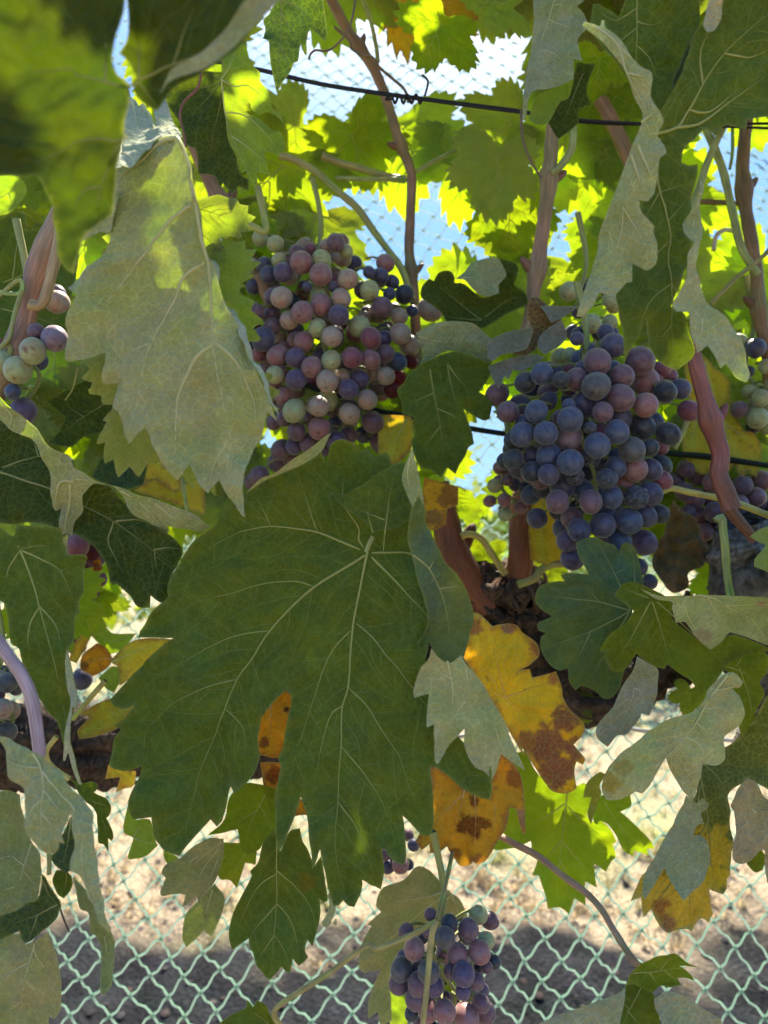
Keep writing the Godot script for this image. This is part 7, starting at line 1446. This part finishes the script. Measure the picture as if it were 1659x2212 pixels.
# ------------------------------------------------------------------ ground, netting, far row
func ground() -> void:
	var v := PackedVector3Array(); var n := PackedVector3Array(); var c := PackedColorArray(); var uv := PackedVector2Array(); var idx := PackedInt32Array()
	var xs := []; var zs := []
	for i in 121: xs.append(-3.0 + i * 0.05)
	for e in [-4, -6, -10, -20, -60, -200]: xs.push_front(e)
	for e in [4, 6, 10, 20, 60, 200]: xs.append(e)
	for i in 110: zs.append(0.5 - i * 0.05)
	for e in [-5.6, -7, -10, -20, -60, -200]: zs.append(e)
	for e in [2, 8, 60, 200]: zs.push_front(e)
	for z in zs:
		for x in xs:
			var y := 0.03 * wave.get_noise_2d(x * 1.3, z * 1.3) + 0.018 * fine.get_noise_2d(x * 7.0, z * 7.0)
			v.append(Vector3(x, y, z)); n.append(Vector3.UP); uv.append(Vector2(x, z))
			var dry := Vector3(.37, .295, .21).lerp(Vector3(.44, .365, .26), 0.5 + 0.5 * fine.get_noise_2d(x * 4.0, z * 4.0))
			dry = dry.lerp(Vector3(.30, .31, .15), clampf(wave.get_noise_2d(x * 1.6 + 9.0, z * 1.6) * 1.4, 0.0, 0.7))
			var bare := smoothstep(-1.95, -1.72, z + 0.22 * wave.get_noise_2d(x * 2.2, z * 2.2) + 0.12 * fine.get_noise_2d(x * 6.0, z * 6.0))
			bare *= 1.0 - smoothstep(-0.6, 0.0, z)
			var dark_ground := Vector3(.028, .03, .034) * (1.0 + 0.8 * fine.get_noise_2d(x * 9.0, z * 9.0))  # dark grey ground tone mixed into the near strip
			c.append(linear(dry.lerp(dark_ground, bare)))
	var w := xs.size()
	for i in zs.size() - 1:
		for k in w - 1:
			var a := i * w + k; var b := a + w
			idx.append_array([a, b, a + 1, a + 1, b, b + 1])
	var m := StandardMaterial3D.new(); m.vertex_color_use_as_albedo = true; m.roughness = 0.95; m.metallic_specular = 0.1
	var t := NoiseTexture2D.new(); t.width = 512; t.height = 512; t.seamless = true
	var tn := FastNoiseLite.new(); tn.frequency = 0.06; tn.fractal_octaves = 4; tn.seed = 31; t.noise = tn
	var ramp := Gradient.new(); ramp.set_color(0, Color(.62, .6, .58)); ramp.set_color(1, Color.WHITE); t.color_ramp = ramp
	m.albedo_texture = t; m.uv1_scale = Vector3(2.3, 2.3, 1)
	m.heightmap_enabled = true; m.heightmap_texture = t; m.heightmap_scale = 2.0
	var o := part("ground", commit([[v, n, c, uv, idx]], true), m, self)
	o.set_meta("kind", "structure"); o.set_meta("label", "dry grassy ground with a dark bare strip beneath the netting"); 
	# dry grass
	var tuft := PackedVector3Array(); var tn2 := PackedVector3Array(); var tc := PackedColorArray(); var tu := PackedVector2Array(); var ti := PackedInt32Array()
	for k in 9:
		var a := TAU * k / 9.0 + rng.randf() * 0.5
		var lean := rng.randf_range(0.3, 1.3)
		var h := rng.randf_range(0.5, 1.0)
		var out := Vector3(cos(a), 0, sin(a)); var across := Vector3(-sin(a), 0, cos(a)) * 0.035
		var p0 := out * 0.05; var p1 := out * 0.25 * lean + Vector3(0, h * 0.6, 0); var p2 := out * 0.6 * lean + Vector3(0, h * (1.0 - 0.3 * lean), 0)
		var at := tuft.size()
		for q in [p0 - across, p0 + across, p1 - across * 0.7, p1 + across * 0.7, p2]:
			tuft.append(q); tn2.append((out + Vector3.UP).normalized()); tc.append(Color.WHITE); tu.append(Vector2.ZERO)
		ti.append_array([at, at + 1, at + 2, at + 1, at + 3, at + 2, at + 2, at + 3, at + 4])
	var mesh := commit([[tuft, tn2, tc, tu, ti]])
	var gm := StandardMaterial3D.new(); gm.vertex_color_use_as_albedo = true; gm.roughness = 0.9
	gm.backlight_enabled = true; gm.backlight = Color(1.0, 0.95, 0.75).linear_to_srgb()
	mesh.surface_set_material(0, gm)
	var places := []
	for i in 4200:
		var z := -1.6 - 4.6 * pow(rng.randf(), 1.5)
		var x := rng.randf_range(-1, 1) * (0.5 - z * 0.62)
		var bare := smoothstep(-1.95, -1.72, z + 0.22 * wave.get_noise_2d(x * 2.2, z * 2.2) + 0.12 * fine.get_noise_2d(x * 6.0, z * 6.0))
		if rng.randf() < bare * 1.05: continue
		places.append(Vector2(x, z))
	var mm := MultiMesh.new(); mm.transform_format = MultiMesh.TRANSFORM_3D; mm.use_colors = true; mm.mesh = mesh; mm.instance_count = places.size()
	for i in places.size():
		var q: Vector2 = places[i]
		var y := 0.03 * wave.get_noise_2d(q.x * 1.3, q.y * 1.3) + 0.018 * fine.get_noise_2d(q.x * 7.0, q.y * 7.0)
		var s := rng.randf_range(0.02, 0.055)
		mm.set_instance_transform(i, Transform3D(Basis(Vector3.UP, rng.randf() * TAU).scaled(Vector3(s * 1.5, s, s * 1.5)), Vector3(q.x, y - 0.004, q.y)))
		var green := clampf(wave.get_noise_2d(q.x * 1.6 + 9.0, q.y * 1.6) * 2.0 + 0.1, 0.0, 1.0)
		mm.set_instance_color(i, linear(Vector3(.52, .42, .30).lerp(Vector3(.36, .40, .17), green) * rng.randf_range(.7, 1.25)))
	var g := MultiMeshInstance3D.new(); g.name = "dry_grass"; g.multimesh = mm; add_child(g)
	g.set_meta("kind", "stuff"); g.set_meta("label", "dry straw-coloured grass with greener patches behind the netting")
	# stones and clods on the bare strip
	var stone := SphereMesh.new(); stone.radius = 1.0; stone.height = 1.3; stone.radial_segments = 7; stone.rings = 4
	var sm := StandardMaterial3D.new(); sm.vertex_color_use_as_albedo = true; sm.roughness = 0.95; sm.metallic_specular = 0.1; stone.material = sm
	var ms := MultiMesh.new(); ms.transform_format = MultiMesh.TRANSFORM_3D; ms.use_colors = true; ms.mesh = stone; ms.instance_count = 700
	for i in 700:
		var q := Vector2(rng.randf_range(-1.5, 1.5), rng.randf_range(-2.2, -1.1))
		var s := rng.randf_range(.003, .011)
		ms.set_instance_transform(i, Transform3D(Basis.from_euler(Vector3(rng.randf(), rng.randf() * 6, rng.randf())).scaled(Vector3(s, s * .7, s * 1.3)), Vector3(q.x, 0.03 * wave.get_noise_2d(q.x * 1.3, q.y * 1.3) + 0.018 * fine.get_noise_2d(q.x * 7.0, q.y * 7.0), q.y)))
		ms.set_instance_color(i, linear(Vector3(.035, .032, .033).lerp(Vector3(.08, .055, .05), pow(rng.randf(), 3.0)) * rng.randf_range(.5, 1.5)))
	var so := MultiMeshInstance3D.new(); so.name = "clods"; so.multimesh = ms; add_child(so)
	so.set_meta("kind", "stuff"); so.set_meta("label", "small clods and fallen bits on the bare dark strip")


func netting(called: String, label: String, z: float, lean: float, x0: float, x1: float, y0: float, y1: float, cell: float, r: float, salt: int) -> void:
	var v := PackedVector3Array(); var n := PackedVector3Array(); var c := PackedColorArray(); var uv := PackedVector2Array(); var idx := PackedInt32Array()
	var cols := int((x1 - x0) / cell); var rows := int((y1 - y0) / (cell * 0.5))
	var node := func(i: int, k: int) -> Vector3:
		var x := x0 + (i + (0.5 if k % 2 else 0.0)) * cell; var y := y0 + k * cell * 0.46
		var bow := wave.get_noise_2d(x * 1.2 + salt, y * 1.2) * 0.05 + wave.get_noise_2d(x * 4.0, y * 4.0 + salt) * 0.012
		return Vector3(x + 0.3 * cell * wave.get_noise_3d(x * 9.0, y * 9.0, salt) + 0.10 * wave.get_noise_2d(y * 0.9, salt), y + 0.3 * cell * wave.get_noise_3d(x * 9.0, y * 9.0, salt + 30.0) - 0.05 * sin(x * 2.2 + salt), z - lean * y + bow)
	var sides := 5
	for k in rows:
		for i in cols:
			var a: Vector3 = node.call(i, k)
			for s in [0, 1]:
				var j: int = i + (s if k % 2 else s - 1)
				if j < 0 or j > cols: continue
				var b: Vector3 = node.call(j, k + 1)
				var lift := Vector3(0, -0.06 * cell, 0) if s else Vector3(0, 0.06 * cell, 0)
				var path := [a, a.lerp(b, 0.33) + lift, a.lerp(b, 0.67) - lift, b]
				var dir := (b - a).normalized()
				var u := dir.cross(Vector3.BACK).normalized()
				for t in 4:
					var rr := r * (1.35 if t == 0 or t == 3 else 1.0)
					for q in sides:
						var an := TAU * q / sides
						var off := u * cos(an) + Vector3.BACK * sin(an)
						v.append(path[t] + off * rr); n.append(off); c.append(Color.WHITE); uv.append(Vector2.ZERO)
					if t > 0:
						var at := v.size() - sides * 2
						for q in sides:
							var e := at + q; var g := at + (q + 1) % sides
							idx.append_array([e, g, e + sides, g, g + sides, e + sides])
	var o := thing(called, label, "netting", "bird nets behind the vines")
	part("mesh_lattice", commit([[v, n, c, uv, idx]]), mats.net, o)


func distant_row() -> void:
	var far := rng
	var leafy := lobed_outline(5)
	var v := PackedVector3Array(); var n := PackedVector3Array(); var c := PackedColorArray(); var uv := PackedVector2Array(); var idx := PackedInt32Array()
	var small := PackedVector2Array()
	for i in range(0, leafy.size(), 5): small.append(leafy[i] / 60.0)
	v.append(Vector3(0, 0, 0.1)); n.append(Vector3.BACK); c.append(Color.WHITE); uv.append(Vector2.ZERO)
	for q in small: v.append(Vector3(q.x, q.y, -0.15 * q.length_squared())); n.append(Vector3.BACK); c.append(Color.WHITE); uv.append(q)
	for i in small.size(): idx.append_array([0, 1 + (i + 1) % small.size(), 1 + i])
	var mesh := commit([[v, n, c, uv, idx]])
	var m := StandardMaterial3D.new(); m.vertex_color_use_as_albedo = true; m.roughness = 0.5
	m.backlight_enabled = true; m.backlight = Color(1.1, 1.3, 0.3).linear_to_srgb()
	mesh.surface_set_material(0, m)
	for k in 4:
		var x0 := -2.4 + k * 1.6
		var o := thing("distant_grapevine", ["distant low vine behind the leaves of the old cordon at the left edge", "distant vine behind the large flat leaf, beyond both nets", "distant vine seen past the netting under the blue grapes", "distant vine beyond the netting behind the gnarled grey trunk"][k], "grapevine", "vines of the far row")
		o.position = Vector3(x0, 0, -4.6)
		var trunk := curve3(PackedVector3Array([Vector3(0, -.02, 0), Vector3(.04, .35, .02), Vector3(-.02, .8, 0)]), .05)
		part("trunk", tube(trunk, PackedFloat32Array(_same(0.04, trunk.size())), PackedColorArray(_same(linear(Vector3(.12, .09, .07)), trunk.size())), 10, .2, .3), mats.bark, o)
		var mm := MultiMesh.new(); mm.transform_format = MultiMesh.TRANSFORM_3D; mm.use_colors = true; mm.mesh = mesh; mm.instance_count = 420
		for i in 420:
			var q := Vector3(far.randfn(0, .55), 0.85 + far.randfn(0, .22), far.randfn(0, .2))
			q.y = clampf(q.y, .35, 1.45)
			mm.set_instance_transform(i, Transform3D(Basis.from_euler(Vector3(far.randf_range(-1.2, .4), far.randf_range(-1.4, 1.4), far.randf_range(-.7, .7))).scaled(Vector3.ONE * far.randf_range(.05, .085)), q))
			mm.set_instance_color(i, linear(Vector3(.2, .28, .05).lerp(Vector3(.4, .36, .05), pow(far.randf(), 3.0)) * far.randf_range(.7, 1.2)))
		var f := MultiMeshInstance3D.new(); f.name = "foliage"; f.multimesh = mm; o.add_child(f); f.set_meta("kind", "stuff")
